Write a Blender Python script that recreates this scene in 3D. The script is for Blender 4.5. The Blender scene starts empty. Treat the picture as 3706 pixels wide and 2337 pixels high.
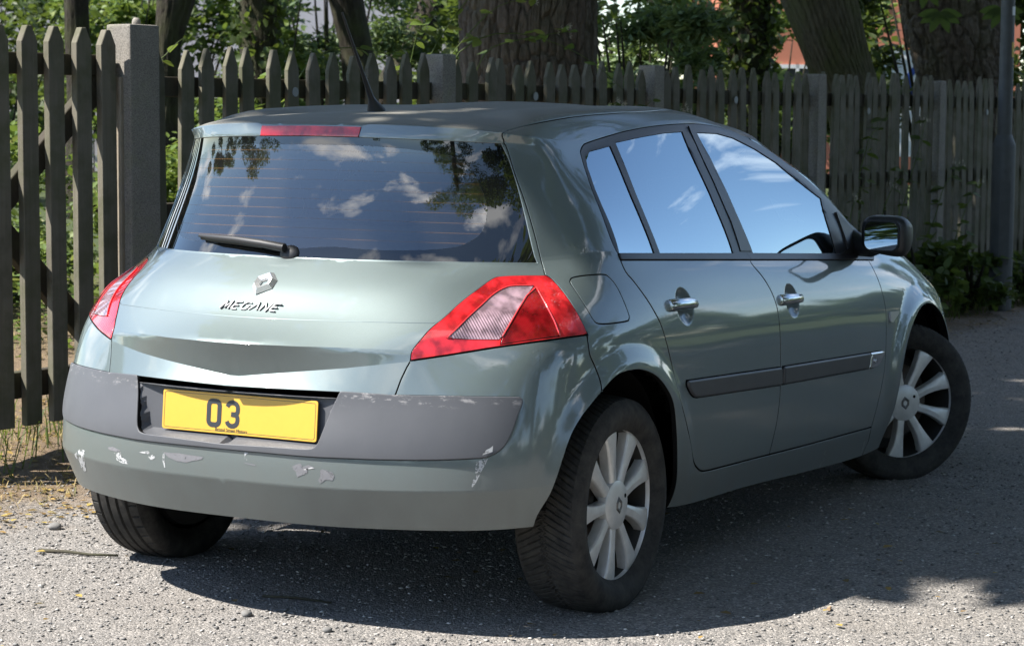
import bpy, bmesh, math, random
import numpy as np
from mathutils import Vector, Matrix
from mathutils.geometry import delaunay_2d_cdt
R_ = math.radians
scene = bpy.context.scene
COL = scene.collection

# ------------------------------------------------------------------ camera
cam_d = bpy.data.cameras.new('camera'); cam = bpy.data.objects.new('camera', cam_d); COL.objects.link(cam)
cam_d.sensor_width = 36.0; cam_d.lens = 77.18; cam_d.clip_start = 0.05; cam_d.clip_end = 2000
_yaw, _pitch, _roll = R_(28.7487), R_(-5.4873), R_(0.4043)
_f = Vector((math.cos(_pitch)*math.cos(_yaw), math.cos(_pitch)*math.sin(_yaw), math.sin(_pitch)))
_r = _f.cross(Vector((0,0,1))).normalized(); _u = _r.cross(_f)
_r2 = _r*math.cos(_roll)+_u*math.sin(_roll); _u2 = _u*math.cos(_roll)-_r*math.sin(_roll)
CAM = Vector((-5.59225, -3.55498, 1.41773))
cam.matrix_world = Matrix(((_r2.x,_u2.x,-_f.x,CAM.x),(_r2.y,_u2.y,-_f.y,CAM.y),(_r2.z,_u2.z,-_f.z,CAM.z),(0,0,0,1)))
scene.camera = cam
cam_d.dof.use_dof = True; cam_d.dof.focus_distance = 6.4; cam_d.dof.aperture_fstop = 11.0

# ------------------------------------------------------------------ sky and sun
SUN = Vector((-.55, .61, 1.0)).normalized()            # towards the sun
SUN_EL = math.asin(SUN.z); SUN_ROT = math.atan2(SUN.x, SUN.y)
world = bpy.data.worlds.new('World'); scene.world = world; world.use_nodes = True
wt = world.node_tree; wt.nodes.clear()
def wn(t, **k):
    n = wt.nodes.new(t)
    for a, b in k.items(): setattr(n, a, b)
    return n
w_out = wn('ShaderNodeOutputWorld'); w_bg = wn('ShaderNodeBackground'); w_bg.inputs['Strength'].default_value = SKY_STRENGTH = 0.10
sky = wn('ShaderNodeTexSky', sky_type='NISHITA', sun_disc=False, sun_elevation=SUN_EL, sun_rotation=SUN_ROT, altitude=50, air_density=1.0, dust_density=.12, ozone_density=2.6)
tc = wn('ShaderNodeTexCoord'); sep = wn('ShaderNodeSeparateXYZ'); wt.links.new(tc.outputs['Generated'], sep.inputs[0])
# clouds: puffs over the whole dome
nz = wn('ShaderNodeTexNoise'); nz.inputs['Scale'].default_value = 2.6; nz.inputs['Detail'].default_value = 7; nz.inputs['Roughness'].default_value = .55; nz.inputs['Distortion'].default_value = .25
dv2 = wn('ShaderNodeVectorMath', operation='MULTIPLY'); dv2.inputs[1].default_value = (1.0, 1.0, 2.3); wt.links.new(tc.outputs['Generated'], dv2.inputs[0])
dv3 = wn('ShaderNodeVectorMath', operation='ADD'); dv3.name = 'cloud_offset'; dv3.inputs[1].default_value = (4.4, 7.7, -2.0); wt.links.new(dv2.outputs[0], dv3.inputs[0]); wt.links.new(dv3.outputs[0], nz.inputs['Vector'])
rp = wn('ShaderNodeValToRGB'); rp.color_ramp.elements[0].position = .55; rp.color_ramp.elements[1].position = .67
wt.links.new(nz.outputs['Fac'], rp.inputs[0])
hz = wn('ShaderNodeMapRange'); hz.inputs[1].default_value = .0; hz.inputs[2].default_value = .10; wt.links.new(sep.outputs['Z'], hz.inputs[0])
ml = wn('ShaderNodeMath', operation='MULTIPLY'); wt.links.new(rp.outputs[0], ml.inputs[0]); wt.links.new(hz.outputs[0], ml.inputs[1])
mx = wn('ShaderNodeMix', data_type='RGBA'); wt.links.new(ml.outputs[0], mx.inputs['Factor']); wt.links.new(sky.outputs[0], mx.inputs['A']); mx.inputs['B'].default_value = (11.0, 11.0, 11.2, 1)
wt.links.new(mx.outputs['Result'], w_bg.inputs['Color']); wt.links.new(w_bg.outputs[0], w_out.inputs['Surface'])
sun_d = bpy.data.lights.new('sun', 'SUN'); sun_d.energy = 5.0; sun_d.angle = R_(0.53); sun_d.color = (1.0, .955, .88)
sun = bpy.data.objects.new('sun', sun_d); COL.objects.link(sun); sun.rotation_euler = SUN.to_track_quat('Z', 'Y').to_euler(); sun.location = (-10, 10, 20)
vs = scene.view_settings; vs.view_transform = 'Standard'; vs.look = 'None'; vs.exposure = 1.36; vs.gamma = 1.0; vs.use_curve_mapping = False
scene.render.engine = 'CYCLES'; scene.cycles.use_denoising = True; scene.cycles.max_bounces = 8; scene.cycles.transparent_max_bounces = 16
scene.cycles.sample_clamp_indirect = 6.0; scene.cycles.caustics_reflective = False; scene.cycles.caustics_refractive = False

# ------------------------------------------------------------------ object helpers
def obj(name, me, parent=None, loc=None, rot=None):
    o = bpy.data.objects.new(name, me); COL.objects.link(o)
    if parent: o.parent = parent
    if loc is not None: o.location = loc
    if rot is not None: o.rotation_euler = rot
    return o
def tag(o, label=None, cat=None, group=None, kind=None):
    if label: o['label'] = label
    if cat: o['category'] = cat
    if group: o['group'] = group
    if kind: o['kind'] = kind
    return o
def empty(name, loc=(0,0,0), rz=0):
    o = bpy.data.objects.new(name, None); COL.objects.link(o); o.location = loc; o.rotation_euler = (0,0,rz); o.empty_display_size = .1
    return o
def mesh_py(name, verts, faces, mat=None, smooth=False):
    me = bpy.data.meshes.new(name); me.from_pydata([tuple(v) for v in verts], [], [tuple(f) for f in faces])
    if mat: me.materials.append(mat)
    if smooth: me.polygons.foreach_set('use_smooth', [True]*len(me.polygons))
    me.update(); return me
def mesh_np(name, V, F, mat=None, smooth=False):
    """V (n,3) float array, F (m,k) int array - fast mesh"""
    V = np.asarray(V, np.float32); F = np.asarray(F, np.int32); k = F.shape[1]
    me = bpy.data.meshes.new(name); me.vertices.add(len(V)); me.vertices.foreach_set('co', V.ravel())
    me.loops.add(F.size); me.loops.foreach_set('vertex_index', F.ravel())
    me.polygons.add(len(F)); me.polygons.foreach_set('loop_start', np.arange(0, F.size, k, dtype=np.int32)); me.polygons.foreach_set('loop_total', np.full(len(F), k, np.int32))
    if smooth: me.polygons.foreach_set('use_smooth', np.ones(len(F), bool))
    if mat: me.materials.append(mat)
    me.update(calc_edges=True); me.validate(); return me
class MB:
    """collects boxes, tubes and lathes, builds one mesh"""
    def __init__(s): s.v = []; s.f = []
    def add(s, V, F):
        o = len(s.v); s.v += [tuple(v) for v in V]; s.f += [tuple(i+o for i in f) for f in F]
    def box(s, a, b, M=None):
        (x0,y0,z0),(x1,y1,z1) = a, b
        V = [Vector(p) for p in ((x0,y0,z0),(x1,y0,z0),(x1,y1,z0),(x0,y1,z0),(x0,y0,z1),(x1,y0,z1),(x1,y1,z1),(x0,y1,z1))]
        if M: V = [M @ v for v in V]
        s.add(V, [(0,3,2,1),(4,5,6,7),(0,1,5,4),(1,2,6,5),(2,3,7,6),(3,0,4,7)])
    def tube(s, pts, rad, n=8, cap=True):
        pts = [Vector(p) for p in pts]; rad = rad if hasattr(rad, '__len__') else [rad]*len(pts); rings = []
        ref = None
        for i, p in enumerate(pts):
            t = (pts[min(i+1,len(pts)-1)]-pts[max(i-1,0)]).normalized()
            if ref is None: ref = t.orthogonal().normalized()
            a = (ref - t*ref.dot(t)).normalized(); b = t.cross(a); ref = a
            rings.append([p+(a*math.cos(2*math.pi*k/n)+b*math.sin(2*math.pi*k/n))*rad[i] for k in range(n)])
        V = [v for r in rings for v in r]; F = []
        for i in range(len(pts)-1):
            for k in range(n): F.append((i*n+k, i*n+(k+1)%n, (i+1)*n+(k+1)%n, (i+1)*n+k))
        if cap: F.append(tuple(range(n-1,-1,-1))); F.append(tuple((len(pts)-1)*n+k for k in range(n)))
        s.add(V, F)
    def mesh(s, name, mat=None, smooth=False): return mesh_py(name, s.v, s.f, mat, smooth)
def sharp(me, ang=35):
    me.polygons.foreach_set('use_smooth', [True]*len(me.polygons)); me.set_sharp_from_angle(angle=R_(ang)); return me
def bevel_mesh(me, w=.004, seg=2, ang=30):
    bm = bmesh.new(); bm.from_mesh(me); bmesh.ops.remove_doubles(bm, verts=bm.verts, dist=1e-6)
    es = [e for e in bm.edges if len(e.link_faces) == 2 and e.calc_face_angle(0) > R_(ang)]
    bmesh.ops.bevel(bm, geom=es, offset=w, segments=seg, profile=.6, affect='EDGES', clamp_overlap=True)
    bm.to_mesh(me); bm.free(); return me

# ------------------------------------------------------------------ materials
class NT:
    def __init__(s, name):
        s.m = bpy.data.materials.new(name); s.m.use_nodes = True; s.t = s.m.node_tree; s.t.nodes.clear()
        s.out = s.n('ShaderNodeOutputMaterial')
    def n(s, t, ins=None, **k):
        x = s.t.nodes.new(t)
        for a, b in k.items(): setattr(x, a, b)
        for a, b in (ins or {}).items(): s.set(x, a, b)
        return x
    def set(s, x, a, b):
        i = x.inputs[a]
        if hasattr(b, 'links') or hasattr(b, 'is_output'): s.t.links.new(b, i)
        else: i.default_value = b
    def noise(s, vec, scale, detail=4, rough=.5, dist=0):
        x = s.n('ShaderNodeTexNoise', {'Scale': scale, 'Detail': detail, 'Roughness': rough, 'Distortion': dist}); s.t.links.new(vec, x.inputs['Vector']); return x.outputs['Fac']
    def ramp(s, fac, stops):
        x = s.n('ShaderNodeValToRGB'); s.t.links.new(fac, x.inputs[0]); e = x.color_ramp.elements
        while len(e) < len(stops): e.new(.5)
        for k, (p, c) in enumerate(stops): e[k].position = p; e[k].color = (tuple(c)[:3] if hasattr(c, '__len__') else (c,c,c)) + (1,)
        return x.outputs[0]
    def mix(s, f, a, b):
        x = s.n('ShaderNodeMix', data_type='RGBA'); s.set(x, 'Factor', f)
        s.set(x, 'A', a if not isinstance(a, tuple) else a+(1,)); s.set(x, 'B', b if not isinstance(b, tuple) else b+(1,)); return x.outputs['Result']
    def math(s, op, a, b=0.0, c=None):
        x = s.n('ShaderNodeMath', operation=op); s.set(x, 0, a); s.set(x, 1, b)
        if c is not None: s.set(x, 2, c)
        return x.outputs[0]
    def coord(s, k='Object'): return s.n('ShaderNodeTexCoord').outputs[k]
    def mapping(s, v, scale=(1,1,1), rot=(0,0,0), loc=(0,0,0)):
        x = s.n('ShaderNodeMapping', {'Scale': scale, 'Rotation': rot, 'Location': loc}); s.t.links.new(v, x.inputs[0]); return x.outputs[0]
    def bump(s, h, strength=.3, dist=.01, normal=None):
        x = s.n('ShaderNodeBump', {'Strength': strength, 'Distance': dist}); s.t.links.new(h, x.inputs['Height'])
        if normal: s.t.links.new(normal, x.inputs['Normal'])
        return x.outputs[0]
    def bsdf(s, **k):
        names = dict(base='Base Color', rough='Roughness', metal='Metallic', spec='Specular IOR Level', normal='Normal', coat='Coat Weight', coatr='Coat Roughness', trans='Transmission Weight', ior='IOR', alpha='Alpha', sheen='Sheen Weight', emis='Emission Color', emiss='Emission Strength', sss='Subsurface Weight', coatn='Coat Normal')
        x = s.n('ShaderNodeBsdfPrincipled')
        for a, b in k.items(): s.set(x, names[a], b+(1,) if isinstance(b, tuple) and len(b) == 3 and a in ('base','emis') else b)
        s.t.links.new(x.outputs[0], s.out.inputs[0]); return x
def simple(name, base, rough=.5, metal=0., spec=.5, var=0., vscale=30, bump=0., bscale=200, **k):
    t = NT(name); c = base
    if var or bump: co = t.coord()
    if var: f = t.noise(co, vscale, 5, .6); c = t.mix(f, tuple(max(0,b*(1-var)) for b in base), tuple(b*(1+var) for b in base))
    kw = dict(base=c, rough=rough, metal=metal, spec=spec, **k)
    if bump: kw['normal'] = t.bump(t.noise(co, bscale, 4), bump, .002)
    t.bsdf(**kw); return t.m
MAT = {}
def paint():
    t = NT('green grey metallic paint'); co = t.coord()
    fl = t.n('ShaderNodeTexVoronoi', {'Scale': 1600.0}); t.t.links.new(co, fl.inputs['Vector'])
    geo = t.n('ShaderNodeNewGeometry'); nz = t.n('ShaderNodeSeparateXYZ'); t.t.links.new(geo.outputs['Normal'], nz.inputs[0])
    px = t.n('ShaderNodeSeparateXYZ'); t.t.links.new(co, px.inputs[0])
    # dust lying on flat tops, road dirt low down
    patch = t.noise(co, 3.5, 6, .65); fine = t.noise(co, 60, 4, .6)
    up = t.n('ShaderNodeMapRange', {1: .60, 2: .93, 3: 0., 4: 1.}); t.t.links.new(nz.outputs['Z'], up.inputs[0])
    hi = t.n('ShaderNodeMapRange', {1: 1.25, 2: 1.38, 3: 0., 4: 1.}); t.t.links.new(px.outputs['Z'], hi.inputs[0])
    top = t.math('MULTIPLY', t.math('MULTIPLY', up.outputs[0], hi.outputs[0]), t.math('MULTIPLY_ADD', patch, .45, .60))
    low = t.n('ShaderNodeMapRange', {1: .66, 2: .22, 3: 0., 4: .85}); t.t.links.new(px.outputs['Z'], low.inputs[0])
    lowd = t.math('MULTIPLY', low.outputs[0], t.math('MULTIPLY_ADD', t.noise(t.mapping(co, (3,3,.7)), 4, 6, .7), 1.1, .05))
    film = t.math('MULTIPLY_ADD', fine, .10, .03)
    dirt = t.math('MINIMUM', t.math('ADD', t.math('MAXIMUM', top, lowd), film), .9)
    base = t.mix(fl.outputs['Distance'], (.116,.152,.155), (.163,.205,.208))
    base = t.mix(dirt, base, t.mix(hi.outputs[0], (.115,.108,.096), (.185,.172,.148)))
    metal = t.math('MULTIPLY_ADD', dirt, -.55, .55)
    rough = t.math('MULTIPLY_ADD', dirt, .25, .48)
    coat = t.math('MULTIPLY_ADD', dirt, -1.05, 1.0)
    nb = t.bump(fl.outputs['Color'], .035, .002)
    orange = t.bump(t.noise(co, 55, 2, .5), .018, .003)
    t.bsdf(base=base, metal=metal, rough=rough, coat=t.math('MAXIMUM', coat, 0.), coatr=t.math('MULTIPLY_ADD', dirt, .35, .025), normal=nb, coatn=orange).inputs['Coat IOR'].default_value = 1.75; return t.m
def glassmat(name, tint, refl=1.75, rough=.0, film=0.0, gcol=(1,1,1)):
    t = NT(name); tr = t.n('ShaderNodeBsdfTransparent', {'Color': tint+(1,)}); gl = t.n('ShaderNodeBsdfGlossy', {'Color': gcol+(1,), 'Roughness': rough})
    fr = t.n('ShaderNodeFresnel', {'IOR': refl}); mx = t.n('ShaderNodeMixShader'); t.t.links.new(fr.outputs[0], mx.inputs[0]); t.t.links.new(tr.outputs[0], mx.inputs[1]); t.t.links.new(gl.outputs[0], mx.inputs[2])
    last = mx
    if film:
        co = t.coord(); d = t.n('ShaderNodeBsdfDiffuse', {'Color': (.5,.5,.47,1)}); f = t.math('MULTIPLY', t.noise(t.mapping(co,(1,1,.5)), 14, 6, .7), film)
        m2 = t.n('ShaderNodeMixShader'); t.t.links.new(f, m2.inputs[0]); t.t.links.new(mx.outputs[0], m2.inputs[1]); t.t.links.new(d.outputs[0], m2.inputs[2]); last = m2
    t.t.links.new(last.outputs[0], t.out.inputs[0]); return t.m
def rear_glass():
    # tinted pane with orange heating wires printed on it (flat print)
    t = NT('heated rear glass'); co = t.coord(); s = t.n('ShaderNodeSeparateXYZ'); t.t.links.new(co, s.inputs[0])
    z = t.math('MULTIPLY_ADD', t.math('MULTIPLY', s.outputs['Y'], s.outputs['Y']), .03, s.outputs['Z'])
    m = t.math('FRACT', t.math('MULTIPLY', t.math('SUBTRACT', z, 1.058), 1/.0272)); ln = t.math('LESS_THAN', m, .055)
    ok = t.math('MULTIPLY', t.math('GREATER_THAN', z, 1.05), t.math('LESS_THAN', z, 1.315)); ln = t.math('MULTIPLY', ln, ok)
    tr = t.n('ShaderNodeBsdfTransparent', {'Color': (.60,.67,.63,1)}); gl = t.n('ShaderNodeBsdfGlossy', {'Roughness': .0, 'Color': (1,1,1,1)}); fr = t.n('ShaderNodeFresnel', {'IOR': 2.2})
    mx = t.n('ShaderNodeMixShader'); t.t.links.new(fr.outputs[0], mx.inputs[0]); t.t.links.new(tr.outputs[0], mx.inputs[1]); t.t.links.new(gl.outputs[0], mx.inputs[2])
    d = t.n('ShaderNodeBsdfDiffuse', {'Color': (.30,.17,.07,1)}); f = t.math('MAXIMUM', t.math('MULTIPLY', ln, .26), t.math('MULTIPLY', t.noise(t.mapping(co,(1,1,.6)), 12, 6, .7), .035))
    dd = t.n('ShaderNodeBsdfDiffuse', {'Color': (.45,.45,.42,1)}); m3 = t.n('ShaderNodeMixShader'); t.t.links.new(ln, m3.inputs[0]); t.t.links.new(dd.outputs[0], m3.inputs[1]); t.t.links.new(d.outputs[0], m3.inputs[2])
    m2 = t.n('ShaderNodeMixShader'); t.t.links.new(f, m2.inputs[0]); t.t.links.new(mx.outputs[0], m2.inputs[1]); t.t.links.new(m3.outputs[0], m2.inputs[2]); t.t.links.new(m2.outputs[0], t.out.inputs[0]); return t.m
def lens(name, col, ribs=0., rough=.03, inner=.0):
    t = NT(name); co = t.coord(); s = t.n('ShaderNodeSeparateXYZ'); t.t.links.new(co, s.inputs[0])
    kw = {}
    h = t.math('SINE', t.math('MULTIPLY', t.math('SUBTRACT', t.math('SUBTRACT', s.outputs['Y'], s.outputs['X']), t.math('MULTIPLY', s.outputs['Z'], .55)), ribs or 900.))
    if ribs:
        zm = t.n('ShaderNodeMapRange', {1: .885, 2: .845}); t.t.links.new(s.outputs['Z'], zm.inputs[0]); h = t.math('MULTIPLY', h, zm.outputs[0])
    nrm = t.bump(h, .5 if ribs else .10, .003)
    cells = t.noise(co, 22, 3, .5); base = t.mix(t.ramp(cells, [(.36, 0.), (.60, 1.)]), tuple(c*.38 for c in col), col)
    x = t.bsdf(base=base, rough=.22, spec=.5, normal=nrm, coat=1., coatr=rough, ior=1.45)
    return t.m
def tyre_mat():
    t = NT('tyre rubber'); co = t.coord('Object'); f = t.noise(co, 25, 6, .7); g = t.noise(co, 160, 3, .6)
    base = t.mix(t.ramp(f, [(.35, 0.), (.7, 1.)]), (.016,.016,.016), (.052,.049,.044))
    t.bsdf(base=base, rough=.82, spec=.3, normal=t.bump(g, .25, .002)); return t.m
def trim_mat():
    t = NT('grey grained bumper plastic'); co = t.coord(); s = t.n('ShaderNodeSeparateXYZ'); t.t.links.new(co, s.inputs[0])
    col = t.mix(t.noise(co, 9, 5, .6), (.062,.065,.074), (.088,.091,.101))
    edge = t.n('ShaderNodeMapRange', {1: .628, 2: .652}); t.t.links.new(s.outputs['Z'], edge.inputs[0])
    sc = t.math('MULTIPLY', edge.outputs[0], t.ramp(t.noise(t.mapping(co, (1,1,2.5)), 26, 6, .75), [(.555,0.),(.64,1.)]))
    col = t.mix(t.math('MULTIPLY', sc, .6), col, (.34,.33,.33)); t.bsdf(base=col, rough=.5, spec=.4, normal=t.bump(t.noise(co, 1200, 3), .12, .002)); return t.m
MAT['paint'] = paint()
MAT['black'] = simple('black plastic', (.012,.012,.013), .45, bump=.15, bscale=900)
MAT['dark'] = simple('dark void', (.006,.006,.006), .9, spec=.1)
MAT['frame'] = simple('satin black window frame', (.018,.018,.022), .38, var=.3, vscale=14)
MAT['trim'] = trim_mat()
MAT['rub'] = simple('grey rubbing strip', (.055,.055,.060), .42, var=.15, vscale=12, bump=.08, bscale=900)
MAT['chrome'] = simple('brushed chrome', (.62,.62,.62), .16, 1.0)
MAT['bright'] = simple('polished chrome', (.78,.79,.80), .06, 1.0)
MAT['alloy'] = simple('silver alloy with brake dust', (.62,.615,.60), .36, .28, var=.28, vscale=22, bump=.05, bscale=500, coat=.35, coatr=.2)
MAT['disc'] = simple('rusty steel disc', (.12,.10,.085), .5, .8, var=.4, vscale=40)
MAT['sideglass'] = glassmat('tinted side glass', (.26,.32,.31), 7.0, film=.012, gcol=(.80,.93,1.0))
MAT['screen'] = glassmat('windscreen glass', (.55,.62,.58), 1.6)
MAT['rearglass'] = rear_glass()
MAT['frit'] = simple('black glass border', (.006,.007,.007), .02, coat=1., coatr=.0)
MAT['red'] = lens('red lamp lens', (.60,.020,.026), 0)
MAT['reddark'] = lens('dark red lamp lens', (.22,.005,.008), 0)
MAT['clear'] = lens('milky ribbed lamp lens', (.35,.235,.275), 560.)
MAT['hilight'] = lens('clear headlamp lens', (.5,.5,.5), 0)
MAT['tyre'] = tyre_mat()
MAT['seat'] = simple('dark grey seat cloth', (.06,.062,.066), .9, var=.25, vscale=60, spec=.2)
MAT['headlining'] = simple('light grey roof lining', (.42,.41,.38), .9, spec=.2)
def chip(name, c, k):
    t = NT(name); co = t.coord(); p = t.bsdf(base=t.mix(t.noise(co, 60, 4), tuple(x*.7 for x in c), c), rough=.6); tr = t.n('ShaderNodeBsdfTransparent'); mx = t.n('ShaderNodeMixShader')
    t.t.links.new(t.ramp(t.noise(co, 75, 5, .7, .4), [(k, 0.), (k+.06, 1.)]), mx.inputs[0]); t.t.links.new(tr.outputs[0], mx.inputs[1]); t.t.links.new(p.outputs[0], mx.inputs[2]); t.t.links.new(mx.outputs[0], t.out.inputs[0]); return t.m
MAT['bare'] = chip('bare grey primer', (.20,.20,.215), .36); MAT['scuff'] = chip('pale scuffed plastic', (.50,.51,.52), .44)
MAT['mirror'] = simple('mirror glass', (.72,.74,.76), .015, 1.0)

# ---- master surface of the car body: 15 rows x 17 stations (right half, y as positive distance) ----
def _roofz(x): return np.interp(x,[-.35,-.2,.1,.5,.85,1.2,1.5,1.67,1.9],[1.380,1.399,1.422,1.442,1.452,1.448,1.430,1.412,1.37])
_R={}
_R[0]=[(-.705,0,.295),(-.69,.28,.295),(-.637,.47,.295),(-.548,.655,.295),(-.462,.755,.297),(-.36,.81,.30),(0,.83,.29),(.35,.835,.236),(.8,.84,.217),(1.3,.84,.195),(1.8,.84,.172),(2.2,.84,.17),(2.6,.835,.20),(3.0,.815,.22),(3.24,.68,.22),(3.38,.42,.21),(3.42,0,.21)]
_R[1]=[(-.758,0,.411),(-.745,.28,.411),(-.694,.482,.411),(-.604,.665,.412),(-.502,.778,.414),(-.372,.836,.417),(0,.86,.40),(.35,.865,.335),(.8,.869,.315),(1.3,.87,.295),(1.8,.868,.275),(2.2,.866,.27),(2.6,.862,.32),(3.0,.838,.36),(3.27,.70,.37),(3.415,.43,.37),(3.455,0,.37)]
_R[2]=[(-.762,0,.497),(-.747,.28,.497),(-.69,.485,.497),(-.603,.66,.497),(-.50,.775,.50),(-.37,.838,.50),(0,.872,.50),(.35,.876,.465),(.8,.879,.45),(1.3,.88,.44),(1.8,.879,.43),(2.2,.877,.43),(2.6,.872,.45),(3.01,.842,.46),(3.29,.705,.46),(3.43,.43,.46),(3.468,0,.46)]
_R[3]=[(-.728,0,.655),(-.705,.28,.655),(-.645,.48,.655),(-.563,.645,.655),(-.462,.767,.655),(-.325,.835,.655),(0,.868,.655),(.35,.876,.625),(.8,.88,.61),(1.3,.881,.60),(1.8,.88,.59),(2.2,.877,.58),(2.6,.871,.57),(3.01,.838,.56),(3.285,.70,.54),(3.425,.43,.53),(3.465,0,.53)]
_R[4]=[(-.738,0,.788),(-.692,.28,.782),(-.597,.505,.77),(-.50,.655,.775),(-.385,.775,.785),(-.24,.833,.795),(0,.858,.80),(.35,.866,.785),(.8,.872,.765),(1.3,.873,.745),(1.8,.872,.725),(2.2,.868,.705),(2.6,.862,.675),(3.0,.825,.645),(3.265,.69,.61),(3.40,.43,.60),(3.44,0,.60)]
_R[5]=[(-.648,0,.848),(-.612,.28,.849),(-.525,.53,.851),(-.425,.66,.86),(-.305,.762,.87),(-.165,.806,.877),(.0,.828,.882),(.35,.845,.873),(.8,.852,.85),(1.3,.854,.828),(1.8,.853,.805),(2.2,.85,.785),(2.6,.842,.752),(2.98,.802,.715),(3.235,.668,.675),(3.37,.42,.665),(3.41,0,.665)]
_R[6]=[(-.552,0,.934),(-.517,.28,.936),(-.432,.505,.94),(-.325,.612,.944),(-.228,.69,.95),(-.11,.757,.957),(.02,.79,.96),(.35,.815,.95),(.8,.825,.927),(1.3,.828,.90),(1.8,.828,.873),(2.18,.825,.85),(2.58,.815,.81),(2.94,.768,.77),(3.19,.638,.73),(3.315,.40,.722),(3.355,0,.722)]
_R[7]=[(-.458,0,1.003),(-.424,.28,1.002),(-.333,.50,1.0),(-.25,.607,.999),(-.172,.672,1.0),(-.065,.735,1.006),(.05,.77,1.008),(.35,.79,.996),(.8,.80,.972),(1.3,.802,.944),(1.8,.802,.918),(2.15,.80,.895),(2.52,.778,.877),(2.87,.72,.838),(3.10,.60,.79),(3.22,.37,.778),(3.26,0,.778)]
_R[8]=[(-.448,0,1.018),(-.414,.28,1.017),(-.324,.495,1.014),(-.244,.60,1.013),(-.170,.664,1.014),(-.062,.727,1.020),(.055,.762,1.023),(.35,.783,1.013),(.8,.792,.989),(1.3,.794,.962),(1.78,.794,.938),(2.15,.780,.94),(2.36,.67,.957),(2.44,.51,.965),(2.51,.345,.972),(2.545,.17,.976),(2.555,0,.978)]
_R[9]=[(-.378,0,1.18),(-.346,.28,1.178),(-.262,.455,1.172),(-.203,.547,1.168),(-.157,.603,1.166),(-.045,.666,1.166),(.075,.70,1.166),(.35,.715,1.166),(.8,.722,1.162),(1.25,.72,1.157),(1.62,.717,1.152),(1.90,.700,1.155),(2.06,.59,1.164),(2.105,.44,1.168),(2.165,.30,1.171),(2.195,.15,1.173),(2.205,0,1.174)]
_R[10]=[(-.340,0,1.350),(-.308,.28,1.347),(-.229,.453,1.339),(-.177,.515,1.333),(-.146,.543,1.330),(-.035,.603,1.318),(.095,.622,1.306),(.35,.613,1.335),(.8,.600,1.377),(1.15,.60,1.370),(1.41,.610,1.330),(1.60,.608,1.303),(1.72,.525,1.325),(1.77,.40,1.348),(1.825,.27,1.361),(1.855,.135,1.367),(1.865,0,1.37)]
_R[11]=[(-.324,0,1.384),(-.294,.28,1.381),(-.219,.457,1.370),(-.170,.531,1.361),(-.14,.563,1.355),(-.03,.593,1.344),(.11,.607,1.334),(.35,.599,1.357),(.8,.585,1.393),(1.15,.585,1.386),(1.41,.594,1.346),(1.575,.588,1.327),(1.68,.51,1.348),(1.72,.39,1.368),(1.775,.265,1.380),(1.805,.13,1.386),(1.815,0,1.388)]
_R[12]=[(-.20,0,1.400),(-.19,.27,1.395),(-.165,.43,1.386),(-.135,.505,1.377),(-.10,.535,1.374),(.0,.552,1.389),(.15,.556,1.402),(.40,.555,1.414),(.83,.548,1.421),(1.13,.545,1.412),(1.34,.54,1.385),(1.45,.515,1.374),(1.53,.445,1.387),(1.59,.35,1.399),(1.635,.24,1.407),(1.655,.12,1.412),(1.665,0,1.414)]
_xc=[.25,.26,.28,.31,.34,.38,.45,.58,.85,1.05,1.18,1.26,1.31,1.35,1.38,1.40,1.41]
_R[14]=[(x,0,float(_roofz(x))) for x in _xc]
_R[13]=[]
for a,b in zip(_R[12],_R[14]):
    x=.5*(a[0]+b[0]); drop=float(_roofz(a[0]))-a[2]
    _R[13].append((x,.5*a[1],float(_roofz(x))-.42*drop))
RC=np.array([_R[k] for k in range(15)],float)     # rows x stations x 3
NR,NS=RC.shape[:2]
CW=np.zeros((NR,NS))
CW[1]=[1]*4+[.8,.5]+[.3]*11
CW[4]=[1,1,.9,.4]+[0]*13
CW[7]=[1,1,1,1,.8,.5]+[.3]*5+[.2]*6
CW[8]=[.8]*5+[.3]*6+[1]*6
CW[10]=[1]*5+[.3]*6+[.3]*6
CW[11]=[1]*17
CW[11,10:]=.6
CW[12]=[.3]*17
def _spl(t,y,te):
    # natural cubic spline, vector valued
    n=len(t); h=np.diff(t); A=np.zeros((n,n)); B=np.zeros((n,y.shape[1])); A[0,0]=A[-1,-1]=1
    for i in range(1,n-1):
        A[i,i-1]=h[i-1]; A[i,i]=2*(h[i-1]+h[i]); A[i,i+1]=h[i]
        B[i]=6*((y[i+1]-y[i])/h[i]-(y[i]-y[i-1])/h[i-1])
    M=np.linalg.solve(A,B)
    k=np.clip(np.searchsorted(t,te,side='right')-1,0,n-2); d=(te-t[k])[:,None]; e=(t[k+1]-te)[:,None]; hh=h[k][:,None]
    return M[k]*e**3/(6*hh)+M[k+1]*d**3/(6*hh)+(y[k]/hh-M[k]*hh/6)*e+(y[k+1]/hh-M[k+1]*hh/6)*d
def _rows(u):
    u=np.asarray(u,float); out=np.empty((NR,len(u),3)); cw=np.empty((NR,len(u)))
    mir=np.array([1,-1,1.])
    for r in range(NR):
        P=RC[r]; E=np.concatenate([P[3:0:-1]*mir,P,P[-2:-5:-1]*mir])
        ch=np.linalg.norm(np.diff(E,axis=0),axis=1)**.75; t=np.concatenate([[0],np.cumsum(ch)])
        te=np.interp(u,np.arange(-3,NS+3),t)
        out[r]=_spl(t,E,te); cw[r]=np.interp(u,np.arange(NS),CW[r])
    return out,cw
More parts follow.
